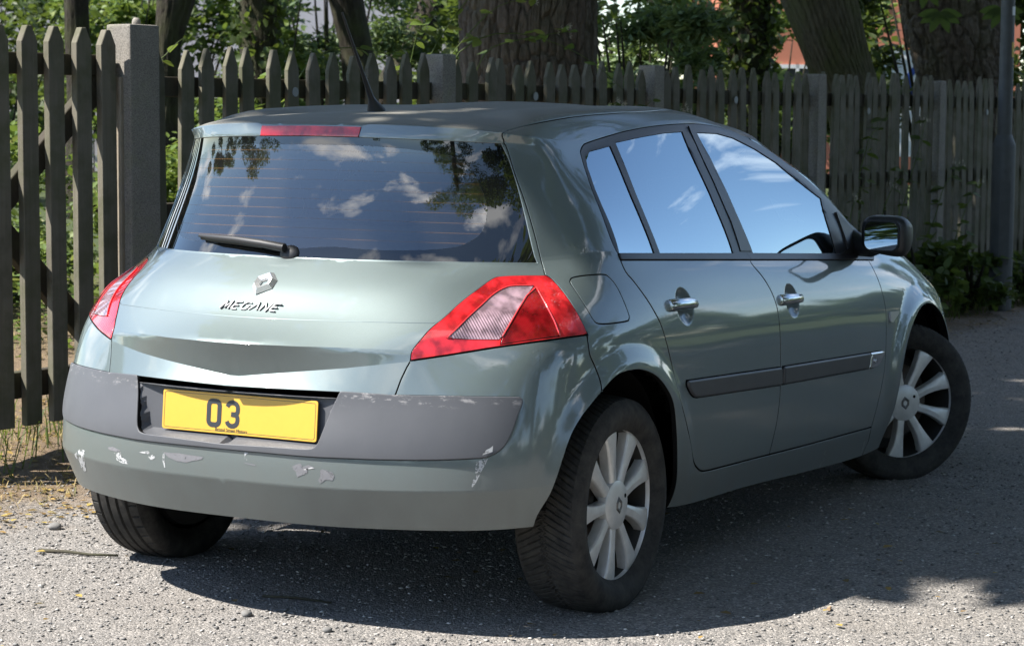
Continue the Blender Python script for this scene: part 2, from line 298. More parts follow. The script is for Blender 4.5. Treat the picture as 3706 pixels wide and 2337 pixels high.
def evalS(u,v):
    """surface point for station parameter u (0..16) and row parameter v (0..14); y positive"""
    u=np.asarray(u,float); v=np.clip(np.asarray(v,float),0,NR-1-1e-9)
    Q,cw=_rows(u); n=len(u); I=np.arange(n)
    k=np.minimum(v.astype(int),NR-2); t=(v-k)[:,None]
    ch=np.linalg.norm(np.diff(Q,axis=0),axis=2)+1e-6       # NR-1 x n
    D=np.diff(Q,axis=0)/ch[:,:,None]                       # unit chords
    def tang(r):   # smooth tangent at row index array r (per column)
        rm=np.clip(r-1,0,NR-2); rp=np.clip(r,0,NR-2)
        a=D[rm,I]; b=D[rp,I]; ha=ch[rm,I][:,None]; hb=ch[rp,I][:,None]
        return (a*hb+b*ha)/(ha+hb)
    def oneside(rseg,other,sgn):
        return D[rseg,I]
    T0=tang(k); T1=tang(k+1)
    # symmetric roof end
    top=(k+1)==NR-1
    ex=np.zeros((n,3)); ex[:,1]=-1
    T1=np.where(top[:,None],ex,T1)
    seg=D[k,I]
    # one sided tangents: parabola through segment with the tangent of other end
    O0=1.5*seg-.5*T1; O1=1.5*seg-.5*T0
    c0=cw[k,I][:,None]; c1=cw[k+1,I][:,None]
    A=T0*(1-c0)+O0*c0; Bt=T1*(1-c1)+O1*c1
    L=ch[k,I][:,None]
    p0=Q[k,I]; p1=Q[k+1,I]
    h00=2*t**3-3*t**2+1; h10=t**3-2*t**2+t; h01=-2*t**3+3*t**2; h11=t**3-t**2
    return h00*p0+h10*A*L+h01*p1+h11*Bt*L
# --- displaced surface: arch flares, tailgate facet, ridges ---
AX=(0.0,2.625); AZ=.315
def sstep(x): x=np.clip(x,0,1); return x*x*(3-2*x)
def vtop(y): return .788-.03*np.clip(y/.5,0,1.2)**1.6
def vbot(y): return .689+.072*np.clip(y/.5,0,1.3)
def disp(P):
    P=P.copy(); x,y,z=P[:,0],P[:,1],P[:,2]
    side=sstep((y-.70)/.08)
    for ax,amp in ((AX[0],.020),(AX[1],.022)):
        r=np.hypot(x-ax,z-AZ)
        up=sstep((z-.20)/.25)
        P[:,1]+=side*amp*up*sstep((.462-r)/.085)
    return P
_TGB=([0,2.05],[3.06,3.05]); _VTU=([0,.5,.88,1.2,1.6,2.05,2.4],[3.97,3.989,4.02,4.073,4.11,4.10,4.0]); _VBU=([0,.548,1.018,1.558,2.017,2.4],[3.255,3.404,3.537,3.693,3.828,3.95])
def evalD(u,v):
    u=np.asarray(u,float); v=np.asarray(v,float); P=disp(evalS(u,v))
    au=np.abs(u); vt=np.interp(au,*_VTU); vb=np.interp(au,*_VBU); vl=np.interp(au,*_TGB)
    amp=np.interp(au,[0,.5,1,1.6,2.06],[.030,.024,.017,.008,0])
    d=np.where(v>vb,(vt-v)/(vt-vb+1e-6),(v-vl)/(vb-vl+1e-6)); d=np.clip(d,0,1)*((v>vl)&(v<vt))
    P[:,0]+=amp*d
    # bowls behind the two door handles
    for hx,hz in ((.397,.842),(1.249,.798)):
        q=np.sqrt(((P[:,0]-hx-.01)/.056)**2+((P[:,2]-hz)/.056)**2)
        P[:,1]-=np.where((q<1)&(P[:,1]>.6),.020*(1-q**2)**1.0,0)
    return P

# cut lines of the body panels on the master surface (station, row)
LINES={
'tg_bot':[(0.045,3.075),(0.112,3.078),(0.178,3.08),(0.244,3.082),(0.309,3.084),(0.374,3.086),(0.438,3.088),(0.502,3.089),(0.565,3.091),(0.628,3.092),(0.691,3.093),(0.751,3.094),(0.811,3.095),(0.871,3.096),(0.931,3.097),(0.99,3.098),(1.061,3.098),(1.135,3.098),(1.209,3.098),(1.282,3.098),(1.355,3.097),(1.421,3.094),(1.486,3.09),(1.551,3.087),(1.616,3.083),(1.682,3.078),(1.747,3.074),(1.812,3.069),(1.878,3.064),(1.943,3.058),(2.009,3.053)],
'tg_edge':[(2.012,3.041),(2.015,3.104),(2.017,3.168),(2.018,3.232),(2.018,3.296),(2.018,3.36),(2.017,3.425),(2.019,3.469),(2.021,3.513),(2.023,3.557),(2.024,3.601),(2.025,3.646),(2.026,3.69),(2.028,3.72),(2.031,3.75),(2.033,3.78),(2.035,3.81),(2.037,3.84),(2.039,3.87)],
'lamp':[(4.183,6.275),(4.069,6.299),(3.949,6.321),(3.822,6.342),(3.698,6.358),(3.579,6.37),(3.462,6.378),(3.346,6.384),(3.236,6.385),(3.139,6.382),(3.059,6.374),(3.001,6.365),(2.968,6.357),(2.943,6.343),(2.919,6.316),(2.888,6.27),(2.85,6.201),(2.809,6.114),(2.765,6.018),(2.717,5.941),(2.666,5.871),(2.614,5.802),(2.557,5.731),(2.5,5.659),(2.444,5.588),(2.391,5.516),(2.34,5.443),(2.294,5.369),(2.25,5.294),(2.209,5.221),(2.171,5.15),(2.134,5.081),(2.099,5.013),(2.068,4.936),(2.042,4.858),(2.022,4.781),(2.008,4.706),(1.999,4.632),(1.995,4.559),(1.992,4.488),(1.989,4.419),(1.987,4.353),(1.985,4.288),(1.984,4.224),(1.986,4.162),(1.99,4.101),(1.998,4.041),(2.009,3.987),(2.019,3.943),(2.029,3.899),(2.037,3.855),(2.118,3.876),(2.198,3.896),(2.279,3.915),(2.361,3.933),(2.444,3.95),(2.527,3.965),(2.648,3.99),(2.77,4.016),(2.893,4.042),(3.017,4.067),(3.148,4.091),(3.279,4.113),(3.415,4.129),(3.553,4.142),(3.695,4.154),(3.843,4.163),(3.999,4.169),(4.174,4.171),(4.32,4.171),(4.474,4.168),(4.637,4.163),(4.807,4.155),(4.986,4.146),(5.128,4.135),(5.104,4.202),(5.081,4.268),(5.057,4.335),(5.029,4.408),(4.993,4.488),(4.944,4.578),(4.891,4.674),(4.837,4.775),(4.784,4.877),(4.732,4.978),(4.685,5.082),(4.644,5.189),(4.61,5.296),(4.582,5.398),(4.559,5.491),(4.536,5.575),(4.512,5.655),(4.487,5.729),(4.461,5.797),(4.434,5.859),(4.407,5.915),(4.38,5.965),(4.352,6.015),(4.324,6.08),(4.296,6.135),(4.27,6.179),(4.247,6.208),(4.226,6.231),(4.205,6.251),(4.183,6.275)],
'tg_side':[(4.168,6.274),(4.152,6.367),(4.136,6.458),(4.118,6.552),(4.097,6.651),(4.076,6.735),(4.056,6.811),(4.03,6.915),(4.017,7.321),(4.035,8.027),(4.047,8.141),(4.059,8.268),(4.066,8.399),(4.07,8.538),(4.07,8.688),(4.069,8.838),(4.064,8.978),(4.056,9.098),(4.043,9.209),(4.03,9.317),(4.017,9.426),(4.008,9.542),(4,9.661),(3.988,9.774),(3.969,9.872),(3.929,9.955),(3.755,10.149),(3.481,10.493),(3.319,10.782),(3.275,10.987),(3.399,11.208),(3.55,11.384),(3.695,11.575)],
'glass':[(0.05,7.227),(0.104,7.194),(0.181,7.196),(0.257,7.197),(0.332,7.196),(0.405,7.194),(0.478,7.191),(0.551,7.187),(0.622,7.182),(0.693,7.175),(0.761,7.185),(0.828,7.193),(0.895,7.201),(0.962,7.207),(1.031,7.213),(1.106,7.217),(1.18,7.22),(1.254,7.222),(1.361,7.23),(1.468,7.236),(1.576,7.238),(1.685,7.237),(1.795,7.233),(1.907,7.224),(2.033,7.21),(2.213,7.19),(2.384,7.184),(2.559,7.171),(2.739,7.152),(2.926,7.126),(3.148,7.091),(3.394,7.044),(3.646,6.994),(3.904,6.969),(3.917,8.021),(3.927,8.148),(3.935,8.274),(3.942,8.401),(3.948,8.527),(3.953,8.652),(3.955,8.757),(3.956,8.863),(3.957,8.968),(3.958,9.069),(3.958,9.167),(3.958,9.266),(3.952,9.344),(3.945,9.421),(3.936,9.499),(3.927,9.576),(3.917,9.653),(3.905,9.73),(3.881,9.774),(3.855,9.817),(3.828,9.861),(3.798,9.904),(3.766,9.947),(3.732,9.99),(2.971,9.984),(2.556,9.977),(2.188,9.971),(1.919,9.966),(1.748,9.963),(1.583,9.961),(1.422,9.96),(1.264,9.96),(1.163,9.96),(1.063,9.96),(0.972,9.96),(0.896,9.961),(0.82,9.962),(0.744,9.963),(0.667,9.964),(0.589,9.966),(0.521,9.966),(0.453,9.967),(0.384,9.967),(0.314,9.968),(0.243,9.969),(0.172,9.97),(0.101,9.971),(0.028,9.973)],
'arc':[(0.041,12.455),(0.223,12.436),(0.4,12.41),(0.573,12.376),(0.739,12.334),(0.903,12.282),(1.097,12.219),(1.33,12.155),(1.55,12.1),(1.752,12.061),(1.942,12.029),(2.207,12.004),(2.497,11.919),(2.761,11.837),(2.986,11.777),(3.235,11.729),(3.398,11.681),(3.506,11.634),(3.601,11.588),(3.728,11.538)],
'ditch':[(3.647,11.478),(3.896,11.667),(4.077,11.809),(4.221,11.898),(4.381,11.936),(4.567,11.935),(4.79,11.913),(5.037,11.895),(5.255,11.892),(5.485,11.903),(5.715,11.919),(5.937,11.935),(6.104,11.949),(6.251,11.959),(6.402,11.965),(6.561,11.968),(6.73,11.966),(6.907,11.962),(7.058,11.958),(7.177,11.958),(7.295,11.964),(7.416,11.976),(7.542,11.994),(7.672,12.007),(7.801,12.018),(7.92,12.031),(8.036,12.046),(8.17,12.064),(8.3,12.083),(8.429,12.098),(8.568,12.111),(8.697,12.113),(8.803,12.103),(8.91,12.093)],
'lampwin':[(3.9,5.852),(3.792,5.866),(3.682,5.88),(3.576,5.892),(3.484,5.897),(3.412,5.896),(3.356,5.892),(3.304,5.881),(3.249,5.86),(3.188,5.83),(3.126,5.791),(3.063,5.744),(2.999,5.686),(2.94,5.616),(2.879,5.535),(2.819,5.451),(2.762,5.371),(2.707,5.296),(2.655,5.221),(2.609,5.148),(2.569,5.077),(2.538,5.011),(2.513,4.935),(2.491,4.859),(2.47,4.782),(2.449,4.705),(2.429,4.629),(2.409,4.553),(2.391,4.477),(2.47,4.461),(2.55,4.445),(2.631,4.429),(2.711,4.411),(2.792,4.394),(2.885,4.381),(2.978,4.367),(3.073,4.353),(3.169,4.339),(3.265,4.325),(3.273,4.353),(3.282,4.382),(3.29,4.41),(3.298,4.439),(3.311,4.578),(3.326,4.719),(3.348,4.863),(3.378,5.008),(3.429,5.142),(3.5,5.281),(3.59,5.425),(3.693,5.573),(3.746,5.643),(3.799,5.712),(3.85,5.782),(3.9,5.852)],
'strip_bot':[(0.104,2.003),(0.264,2.004),(0.44,2.003),(0.619,2.002),(0.786,1.999),(0.929,1.995),(1.054,1.993),(1.172,1.993),(1.276,1.995),(1.375,1.997),(1.48,1.999),(1.589,1.999),(1.696,1.999),(1.802,1.999),(1.909,2),(2.018,2.002),(2.137,2.004),(2.259,2.006),(2.382,2.008),(2.502,2.011),(2.618,2.014),(2.733,2.018),(2.849,2.021),(2.961,2.025),(3.076,2.028),(3.181,2.031),(3.264,2.032),(3.328,2.033),(3.38,2.035),(3.428,2.04),(3.479,2.051),(3.532,2.066),(3.585,2.086),(3.634,2.109),(3.681,2.136),(3.723,2.166),(3.761,2.2),(3.793,2.237),(3.822,2.279),(3.849,2.324),(3.875,2.373),(3.901,2.429),(3.924,2.492),(3.945,2.557),(3.964,2.622),(3.981,2.681),(3.999,2.737),(4.016,2.791),(4.032,2.843),(4.042,2.888),(4.046,2.925),(4.042,2.951),(4.032,2.969),(4.018,2.98),(4.003,2.988),(3.989,2.995),(3.975,3.002),(3.96,3.005),(3.945,3.006),(3.93,3.007),(3.914,3.008)],
'strip_top':[(3.925,3.008),(3.783,3.015),(3.646,3.021),(3.512,3.026),(3.381,3.03),(3.251,3.034),(3.123,3.037),(3.009,3.041),(2.907,3.044),(2.806,3.047),(2.705,3.049),(2.604,3.051),(2.503,3.053),(2.421,3.054),(2.338,3.054),(2.256,3.054),(2.174,3.054),(2.092,3.054),(2.009,3.053)],
'pocket':[(1.29,3.055),(1.272,2.967),(1.255,2.893),(1.237,2.818),(1.22,2.744),(1.206,2.671),(1.192,2.597),(1.177,2.524),(1.163,2.451),(1.156,2.411),(1.148,2.372),(1.141,2.332),(1.134,2.292),(1.126,2.264),(1.12,2.234),(1.111,2.206),(1.097,2.181),(1.082,2.158),(1.068,2.136),(1.04,2.118),(0.988,2.105),(0.913,2.1),(0.815,2.099),(0.706,2.1),(0.602,2.099),(0.493,2.095),(0.382,2.091),(0.271,2.086),(0.16,2.08),(0.047,2.074)],
'crease_hi':[(0.041,5.002),(0.156,5.001),(0.261,5),(0.36,4.999),(0.455,4.999),(0.546,4.999),(0.638,4.999),(0.73,4.999),(0.82,4.999),(0.908,5),(0.996,5.001),(1.088,5.003),(1.179,5.004),(1.271,5.006),(1.362,5.007),(1.454,5.007),(1.544,5.007),(1.635,5.005),(1.725,5.003),(1.816,4.998),(1.909,4.99),(2.006,4.979)],
'frit':[(0.142,8.083),(0.311,8.112),(0.456,8.13),(0.57,8.133),(0.663,8.126),(0.747,8.116),(0.834,8.109),(0.925,8.107),(1.018,8.107),(1.123,8.108),(1.227,8.111),(1.333,8.116),(1.441,8.123),(1.547,8.131),(1.645,8.141),(1.736,8.152),(1.821,8.164),(1.901,8.18),(1.975,8.201),(2.068,8.228),(2.165,8.262),(2.254,8.298),(2.335,8.336),(2.407,8.374),(2.468,8.412),(2.522,8.455),(2.571,8.505),(2.616,8.566),(2.654,8.637),(2.685,8.709),(2.708,8.777),(2.72,8.838),(2.723,8.896),(2.717,8.954),(2.703,9.014),(2.68,9.078),(2.647,9.144),(2.605,9.21),(2.556,9.275),(2.5,9.341),(2.436,9.408),(2.363,9.471),(2.281,9.527),(2.194,9.575),(2.103,9.617),(1.999,9.653),(1.924,9.684),(1.836,9.709),(1.738,9.729),(1.632,9.745),(1.521,9.759),(1.405,9.773),(1.283,9.786),(1.154,9.796),(1.017,9.805),(0.907,9.813),(0.797,9.819),(0.677,9.823),(0.542,9.826),(0.386,9.827),(0.212,9.827),(0.027,9.827)],
'brake':[(0.599,10.685),(0.599,10.468),(0.598,10.257),(0.596,10.057),(0.592,9.97)],
'brake_top':[(0.603,10.662),(0.534,10.663),(0.464,10.666),(0.394,10.67),(0.324,10.675),(0.252,10.68),(0.18,10.687),(0.107,10.694),(0.034,10.701)],
'dlo':[(6.236,6.758),(6.228,6.876),(6.222,6.992),(6.219,7.337),(6.209,7.811),(6.198,8.027),(6.187,8.084),(6.176,8.167),(6.167,8.288),(6.159,8.434),(6.151,8.587),(6.145,8.726),(6.139,8.847),(6.133,8.962),(6.131,9.069),(6.136,9.173),(6.146,9.275),(6.161,9.374),(6.178,9.469),(6.195,9.559),(6.212,9.644),(6.229,9.726),(6.244,9.799),(6.256,9.858),(6.264,9.898),(6.27,9.922),(6.277,9.94),(6.291,9.96),(6.311,9.984),(6.335,10.041),(6.362,10.154),(6.393,10.246),(6.417,10.312),(6.44,10.358),(6.479,10.39),(6.554,10.411),(6.681,10.409),(6.843,10.378),(7.008,10.335),(7.106,10.304),(7.188,10.29),(7.265,10.284),(7.342,10.272),(7.429,10.248),(7.529,10.212),(7.639,10.177),(7.754,10.146),(7.869,10.123),(7.986,10.098),(8.133,10.086),(8.281,10.099),(8.42,10.141),(8.541,10.198),(8.647,10.258),(8.749,10.316),(8.855,10.382),(8.97,10.476),(9.11,10.596),(9.261,10.736),(9.418,10.883),(9.584,11.018),(9.767,11.084),(9.936,11.107),(10.118,11.081),(10.289,11.009),(10.484,10.766),(10.679,10.442),(10.873,10.04),(11.009,9.935),(11.103,9.85),(11.118,9.756),(11.067,9.657),(10.976,9.546),(10.898,9.425),(10.847,9.304),(10.829,9.194),(10.832,9.098),(10.851,9.013),(10.879,8.93),(10.909,8.844),(10.943,8.752),(10.986,8.656),(11.047,8.562),(11.134,8.473),(11.253,8.39)],
'trim_top':[(6.219,7.337),(6.44,7.27),(6.668,7.237),(6.9,7.224),(7.1,7.22),(7.276,7.219),(7.454,7.221),(7.652,7.224),(7.855,7.23),(8.059,7.242),(8.258,7.257),(8.463,7.273),(8.674,7.285),(8.891,7.289),(9.114,7.282),(9.343,7.26),(9.577,7.231),(9.821,7.21),(10.103,7.22),(10.165,7.22),(10.229,7.221),(10.293,7.222),(10.358,7.222),(10.425,7.22),(10.493,7.219)],
'trim_bot':[(6.236,6.758),(6.445,6.733),(6.658,6.717),(6.874,6.707),(7.071,6.7),(7.239,6.694),(7.41,6.689),(7.606,6.685),(7.808,6.683),(8.015,6.683),(8.214,6.685),(8.419,6.688),(8.629,6.691),(8.852,6.689),(9.077,6.68),(9.306,6.66),(9.544,6.638),(9.796,6.626),(10.089,6.638),(10.256,6.652),(10.429,6.669),(10.606,6.685),(10.786,6.698),(10.967,6.705),(11.142,6.702)],
'gl_q':[(6.252,7.459),(6.247,8.085),(6.24,8.23),(6.233,8.373),(6.226,8.516),(6.215,8.685),(6.207,8.856),(6.205,9.029),(6.213,9.197),(6.231,9.307),(6.253,9.418),(6.276,9.528),(6.298,9.639),(6.318,9.689),(6.338,9.739),(6.357,9.789),(6.375,9.839),(6.419,9.859),(6.462,9.879),(6.506,9.898),(6.549,9.915),(6.67,9.911),(6.789,9.905),(6.906,9.9),(7.014,9.895),(7.002,9.784),(6.987,9.673),(6.972,9.561),(6.958,9.449),(6.939,9.296),(6.926,9.144),(6.918,8.992),(6.918,8.819),(6.92,8.676),(6.924,8.535),(6.93,8.395),(6.938,8.256),(6.941,8.174),(6.944,8.092),(6.948,8.01),(6.951,7.352),(6.772,7.359),(6.595,7.375),(6.422,7.407),(6.252,7.459)],
'gl_r':[(7.048,7.35),(7.042,8.07),(7.036,8.212),(7.03,8.354),(7.026,8.496),(7.023,8.636),(7.022,8.777),(7.023,8.92),(7.026,9.054),(7.034,9.179),(7.045,9.304),(7.057,9.43),(7.071,9.555),(7.079,9.646),(7.089,9.737),(7.099,9.828),(7.11,9.919),(7.217,9.909),(7.325,9.903),(7.433,9.899),(7.544,9.898),(7.633,9.895),(7.725,9.893),(7.818,9.894),(7.914,9.896),(7.987,9.893),(8.075,9.892),(8.168,9.891),(8.263,9.893),(8.235,9.78),(8.216,9.67),(8.204,9.562),(8.197,9.456),(8.192,9.341),(8.191,9.226),(8.192,9.111),(8.194,8.995),(8.193,8.859),(8.195,8.725),(8.199,8.592),(8.205,8.459),(8.21,8.33),(8.214,8.201),(8.218,8.072),(8.219,7.407),(7.923,7.381),(7.622,7.361),(7.331,7.351),(7.048,7.35)],
'gl_f':[(8.552,7.436),(8.544,8.032),(8.536,8.12),(8.529,8.208),(8.521,8.296),(8.512,8.465),(8.506,8.635),(8.504,8.807),(8.508,8.981),(8.508,9.116),(8.512,9.248),(8.522,9.381),(8.538,9.516),(8.54,9.604),(8.545,9.695),(8.555,9.787),(8.57,9.881),(8.687,9.883),(8.809,9.889),(8.939,9.899),(9.096,9.915),(9.203,9.912),(9.314,9.911),(9.428,9.912),(9.545,9.916),(9.68,9.895),(9.813,9.875),(9.943,9.855),(10.078,9.832),(10.178,9.785),(10.266,9.73),(10.342,9.668),(10.409,9.599),(10.402,9.491),(10.404,9.383),(10.416,9.278),(10.441,9.177),(10.478,9.081),(10.528,8.99),(10.585,8.9),(10.648,8.81),(10.549,8.721),(10.469,8.634),(10.404,8.548),(10.351,8.464),(10.308,8.382),(10.271,8.301),(10.239,8.222),(10.21,8.142),(10.192,8.091),(10.173,8.04),(10.154,7.877),(10.132,7.323),(9.684,7.359),(9.289,7.413),(8.911,7.436),(8.552,7.436)],
'bpil':[(8.337,7.687),(8.34,8.105),(8.341,8.239),(8.342,8.374),(8.345,8.508),(8.336,8.68),(8.332,8.854),(8.334,9.023),(8.34,9.158),(8.344,9.294),(8.352,9.431),(8.369,9.57),(8.394,9.713),(8.405,9.778),(8.418,9.844),(8.434,9.911),(8.454,9.981),(8.48,9.981),(8.506,9.982),(8.532,9.983),(8.558,9.984),(8.528,9.872),(8.506,9.765),(8.491,9.661),(8.482,9.559),(8.467,9.397),(8.463,9.239),(8.464,9.081),(8.472,8.901),(8.475,8.768),(8.48,8.636),(8.489,8.504),(8.499,8.374),(8.504,8.273),(8.51,8.172),(8.516,8.071),(8.523,7.699),(8.476,7.696),(8.43,7.693),(8.383,7.69),(8.337,7.687)],
'rdoor':[(6.231,6.774),(6.248,6.587),(6.266,6.397),(6.283,6.213),(6.301,6.04),(6.322,5.93),(6.345,5.845),(6.369,5.756),(6.393,5.649),(6.419,5.515),(6.447,5.363),(6.476,5.208),(6.501,5.063),(6.523,4.941),(6.542,4.831),(6.56,4.721),(6.577,4.602),(6.597,4.475),(6.618,4.343),(6.638,4.201),(6.657,4.044),(6.675,3.924),(6.694,3.814),(6.715,3.7),(6.738,3.586),(6.763,3.472),(6.788,3.355),(6.81,3.238),(6.822,3.125),(6.829,3.018),(6.831,2.915),(6.836,2.811),(6.847,2.701),(6.871,2.581),(6.898,2.455),(6.936,2.327),(6.971,2.205),(7.003,2.086),(7.038,1.96),(7.075,1.822),(7.118,1.696),(7.161,1.583),(7.191,1.485),(7.211,1.401),(7.231,1.328),(7.252,1.27),(7.268,1.226),(7.285,1.19),(7.304,1.157),(7.324,1.124),(7.346,1.096),(7.37,1.071),(7.395,1.052),(7.424,1.04),(7.456,1.035),(7.488,1.031),(7.52,1.026),(7.687,1.019),(7.857,1.006),(8.028,0.994),(8.191,0.988),(8.357,0.99),(8.526,0.998)],
'door_div':[(8.428,6.846),(8.429,6.818),(8.429,6.794),(8.43,6.761),(8.43,6.707),(8.43,6.631),(8.429,6.539),(8.43,6.426),(8.435,6.291),(8.447,6.126),(8.467,5.96),(8.49,5.833),(8.512,5.708),(8.53,5.587),(8.548,5.465),(8.564,5.339),(8.579,5.209),(8.592,5.072),(8.604,4.935),(8.614,4.802),(8.622,4.671),(8.628,4.548),(8.632,4.43),(8.634,4.305),(8.635,4.16),(8.635,3.995),(8.635,3.889),(8.635,3.775),(8.637,3.654),(8.638,3.521),(8.64,3.377),(8.641,3.235),(8.643,3.109),(8.644,3.009),(8.644,2.932),(8.644,2.855),(8.643,2.762),(8.643,2.647),(8.643,2.518),(8.642,2.384),(8.639,2.253),(8.633,2.126),(8.625,1.997),(8.615,1.854),(8.603,1.719),(8.588,1.586),(8.571,1.455),(8.556,1.334),(8.545,1.231),(8.538,1.151),(8.532,1.088),(8.529,1.038),(8.526,0.998),(8.526,0.962),(8.526,0.946),(8.526,0.938),(8.526,0.926)],
'sill':[(8.526,0.998),(8.628,1.003),(8.731,1.007),(8.835,1.011),(8.94,1.015),(9.047,1.018),(9.156,1.02),(9.258,1.024),(9.362,1.027),(9.467,1.029),(9.574,1.032),(9.683,1.035),(9.793,1.038),(9.901,1.041),(10.012,1.045),(10.143,1.049),(10.278,1.053),(10.416,1.054),(10.557,1.051)],
'fdoor':[(11.011,6.842),(10.974,6.461),(10.941,6.079),(10.933,5.794),(10.931,5.545),(10.929,5.312),(10.93,5.088),(10.932,4.884),(10.937,4.693),(10.945,4.505),(10.951,4.319),(10.956,4.133),(10.958,3.965),(10.957,3.849),(10.955,3.738),(10.952,3.619),(10.948,3.482),(10.945,3.318),(10.94,3.136),(10.934,2.956),(10.925,2.802),(10.918,2.654),(10.911,2.508),(10.901,2.36),(10.886,2.209),(10.862,2.049),(10.831,1.891),(10.797,1.738),(10.763,1.591),(10.729,1.45),(10.695,1.31),(10.666,1.177),(10.647,1.056),(10.641,0.928),(10.645,0.79),(10.652,0.661),(10.66,0.524)],
'strip_r':[(7.061,2.989),(7.316,2.996),(7.574,2.988),(7.837,2.97),(8.101,2.948),(8.36,2.928),(8.628,2.908),(8.629,2.848),(8.631,2.787),(8.632,2.726),(8.634,2.665),(8.635,2.604),(8.637,2.543),(8.398,2.565),(8.166,2.587),(7.936,2.61),(7.7,2.633),(7.468,2.65),(7.239,2.656),(7.217,2.664),(7.195,2.67),(7.173,2.68),(7.151,2.701),(7.127,2.738),(7.102,2.787),(7.081,2.838),(7.065,2.88),(7.058,2.912),(7.058,2.939),(7.06,2.963),(7.061,2.989)],
'strip_f':[(8.671,2.908),(8.891,2.897),(9.116,2.884),(9.347,2.871),(9.586,2.857),(9.835,2.842),(10.115,2.828),(10.443,2.813),(10.788,2.796),(10.797,2.791),(10.807,2.787),(10.814,2.78),(10.817,2.763),(10.814,2.734),(10.808,2.696),(10.796,2.654),(10.777,2.614),(10.748,2.572),(10.713,2.527),(10.672,2.487),(10.628,2.459),(10.579,2.449),(10.526,2.45),(10.47,2.457),(10.416,2.46),(10.041,2.478),(9.736,2.494),(9.453,2.509),(9.182,2.522),(8.92,2.535),(8.666,2.546),(8.666,2.606),(8.667,2.667),(8.668,2.727),(8.669,2.787),(8.67,2.848),(8.671,2.908)],
'badge_edge':[(10.442,2.73),(10.433,2.668),(10.424,2.606),(10.416,2.544),(10.404,2.508),(10.393,2.472),(10.382,2.437)],
'arch_r':[(4.489,0.076),(4.504,0.175),(4.532,0.282),(4.582,0.401),(4.644,0.527),(4.706,0.657),(4.759,0.786),(4.798,0.91),(4.834,1.045),(4.874,1.221),(4.92,1.412),(4.97,1.631),(5.011,1.871),(5.035,2.058),(5.06,2.171),(5.083,2.266),(5.107,2.351),(5.136,2.435),(5.173,2.526),(5.225,2.631),(5.292,2.744),(5.367,2.853),(5.438,2.946),(5.499,3.021),(5.555,3.087),(5.61,3.141),(5.664,3.184),(5.718,3.213),(5.769,3.23),(5.821,3.239),(5.878,3.244),(5.94,3.247),(6.006,3.247),(6.068,3.241),(6.13,3.227),(6.194,3.204),(6.259,3.174),(6.323,3.137),(6.382,3.095),(6.436,3.045),(6.486,2.988),(6.532,2.928),(6.573,2.864),(6.612,2.8),(6.647,2.733),(6.678,2.659),(6.703,2.573),(6.723,2.472),(6.737,2.359),(6.75,2.239),(6.763,2.119),(6.777,1.998),(6.791,1.843),(6.805,1.687),(6.822,1.531),(6.845,1.371),(6.872,1.208),(6.901,1.05),(6.931,0.883),(6.956,0.726),(6.973,0.586),(6.983,0.457),(6.989,0.333),(6.988,0.21),(6.979,0.093)],
'flap':[(4.807,5.929),(4.822,5.959),(4.847,5.983),(4.897,6.002),(4.98,6.022),(5.092,6.033),(5.227,6.034),(5.4,6.029),(5.599,6.015),(5.765,5.994),(5.86,5.976),(5.914,5.951),(5.967,5.897),(6.016,5.806),(6.047,5.689),(6.071,5.557),(6.087,5.412),(6.098,5.253),(6.107,5.089),(6.116,4.907),(6.121,4.722),(6.122,4.576),(6.119,4.493),(6.113,4.448),(6.102,4.413),(6.094,4.381),(6.081,4.36),(6.039,4.346),(5.921,4.34),(5.748,4.346),(5.6,4.359),(5.501,4.376),(5.425,4.397),(5.364,4.426),(5.319,4.46),(5.289,4.501),(5.255,4.566),(5.211,4.659),(5.163,4.775),(5.105,4.909),(5.036,5.071),(4.971,5.251),(4.921,5.415),(4.877,5.561),(4.836,5.697),(4.805,5.804),(4.793,5.867),(4.796,5.901),(4.807,5.929)],
'bside':[(5.115,4.203),(5.118,4.187),(5.12,4.175),(5.123,4.155),(5.129,4.115),(5.14,4.047),(5.153,3.973),(5.169,3.91),(5.185,3.851),(5.2,3.798),(5.215,3.747),(5.233,3.696),(5.255,3.642),(5.284,3.586),(5.317,3.528),(5.348,3.468),(5.371,3.407),(5.39,3.341),(5.406,3.271),(5.419,3.202),(5.428,3.141),(5.433,3.085),(5.435,3.033),(5.435,2.988),(5.437,2.954),(5.439,2.932),(5.441,2.92),(5.442,2.913),(5.443,2.904)],
'v_top':[(0.079,3.974),(0.169,3.977),(0.258,3.98),(0.345,3.983),(0.43,3.986),(0.514,3.989),(0.597,3.993),(0.678,3.996),(0.759,4),(0.819,4.009),(0.878,4.019),(0.937,4.03),(0.996,4.041),(1.062,4.052),(1.126,4.062),(1.191,4.073),(1.256,4.083),(1.345,4.093),(1.434,4.102),(1.523,4.11),(1.613,4.116),(1.704,4.12),(1.796,4.122),(1.889,4.12),(1.985,4.116)],
'pt_handle_r':[(7.179,4.657)],
'pt_handle_f':[(8.97,4.591)],
'pt_repeater':[(11.187,3.676)],
'pt_tip':[(5.113,4.138)],
'arch_f':[(12.96,0.146),(12.961,0.29),(12.962,0.433),(12.962,0.577),(12.968,0.827),(12.958,1.127),(12.934,1.492),(12.901,1.845),(12.864,2.181),(12.821,2.498),(12.772,2.791),(12.717,3.067),(12.656,3.34),(12.588,3.575),(12.515,3.771),(12.437,3.928),(12.354,4.055),(12.267,4.149),(12.177,4.192),(12.086,4.184),(11.995,4.127),(11.906,4.02),(11.817,3.902),(11.732,3.76),(11.65,3.592),(11.573,3.401),(11.502,3.19),(11.437,2.966),(11.378,2.756),(11.328,2.536),(11.286,2.306),(11.253,2.068),(11.229,1.838),(11.214,1.608),(11.209,1.374),(11.209,1.278),(11.179,1.092),(11.149,0.858),(11.119,0.571)],
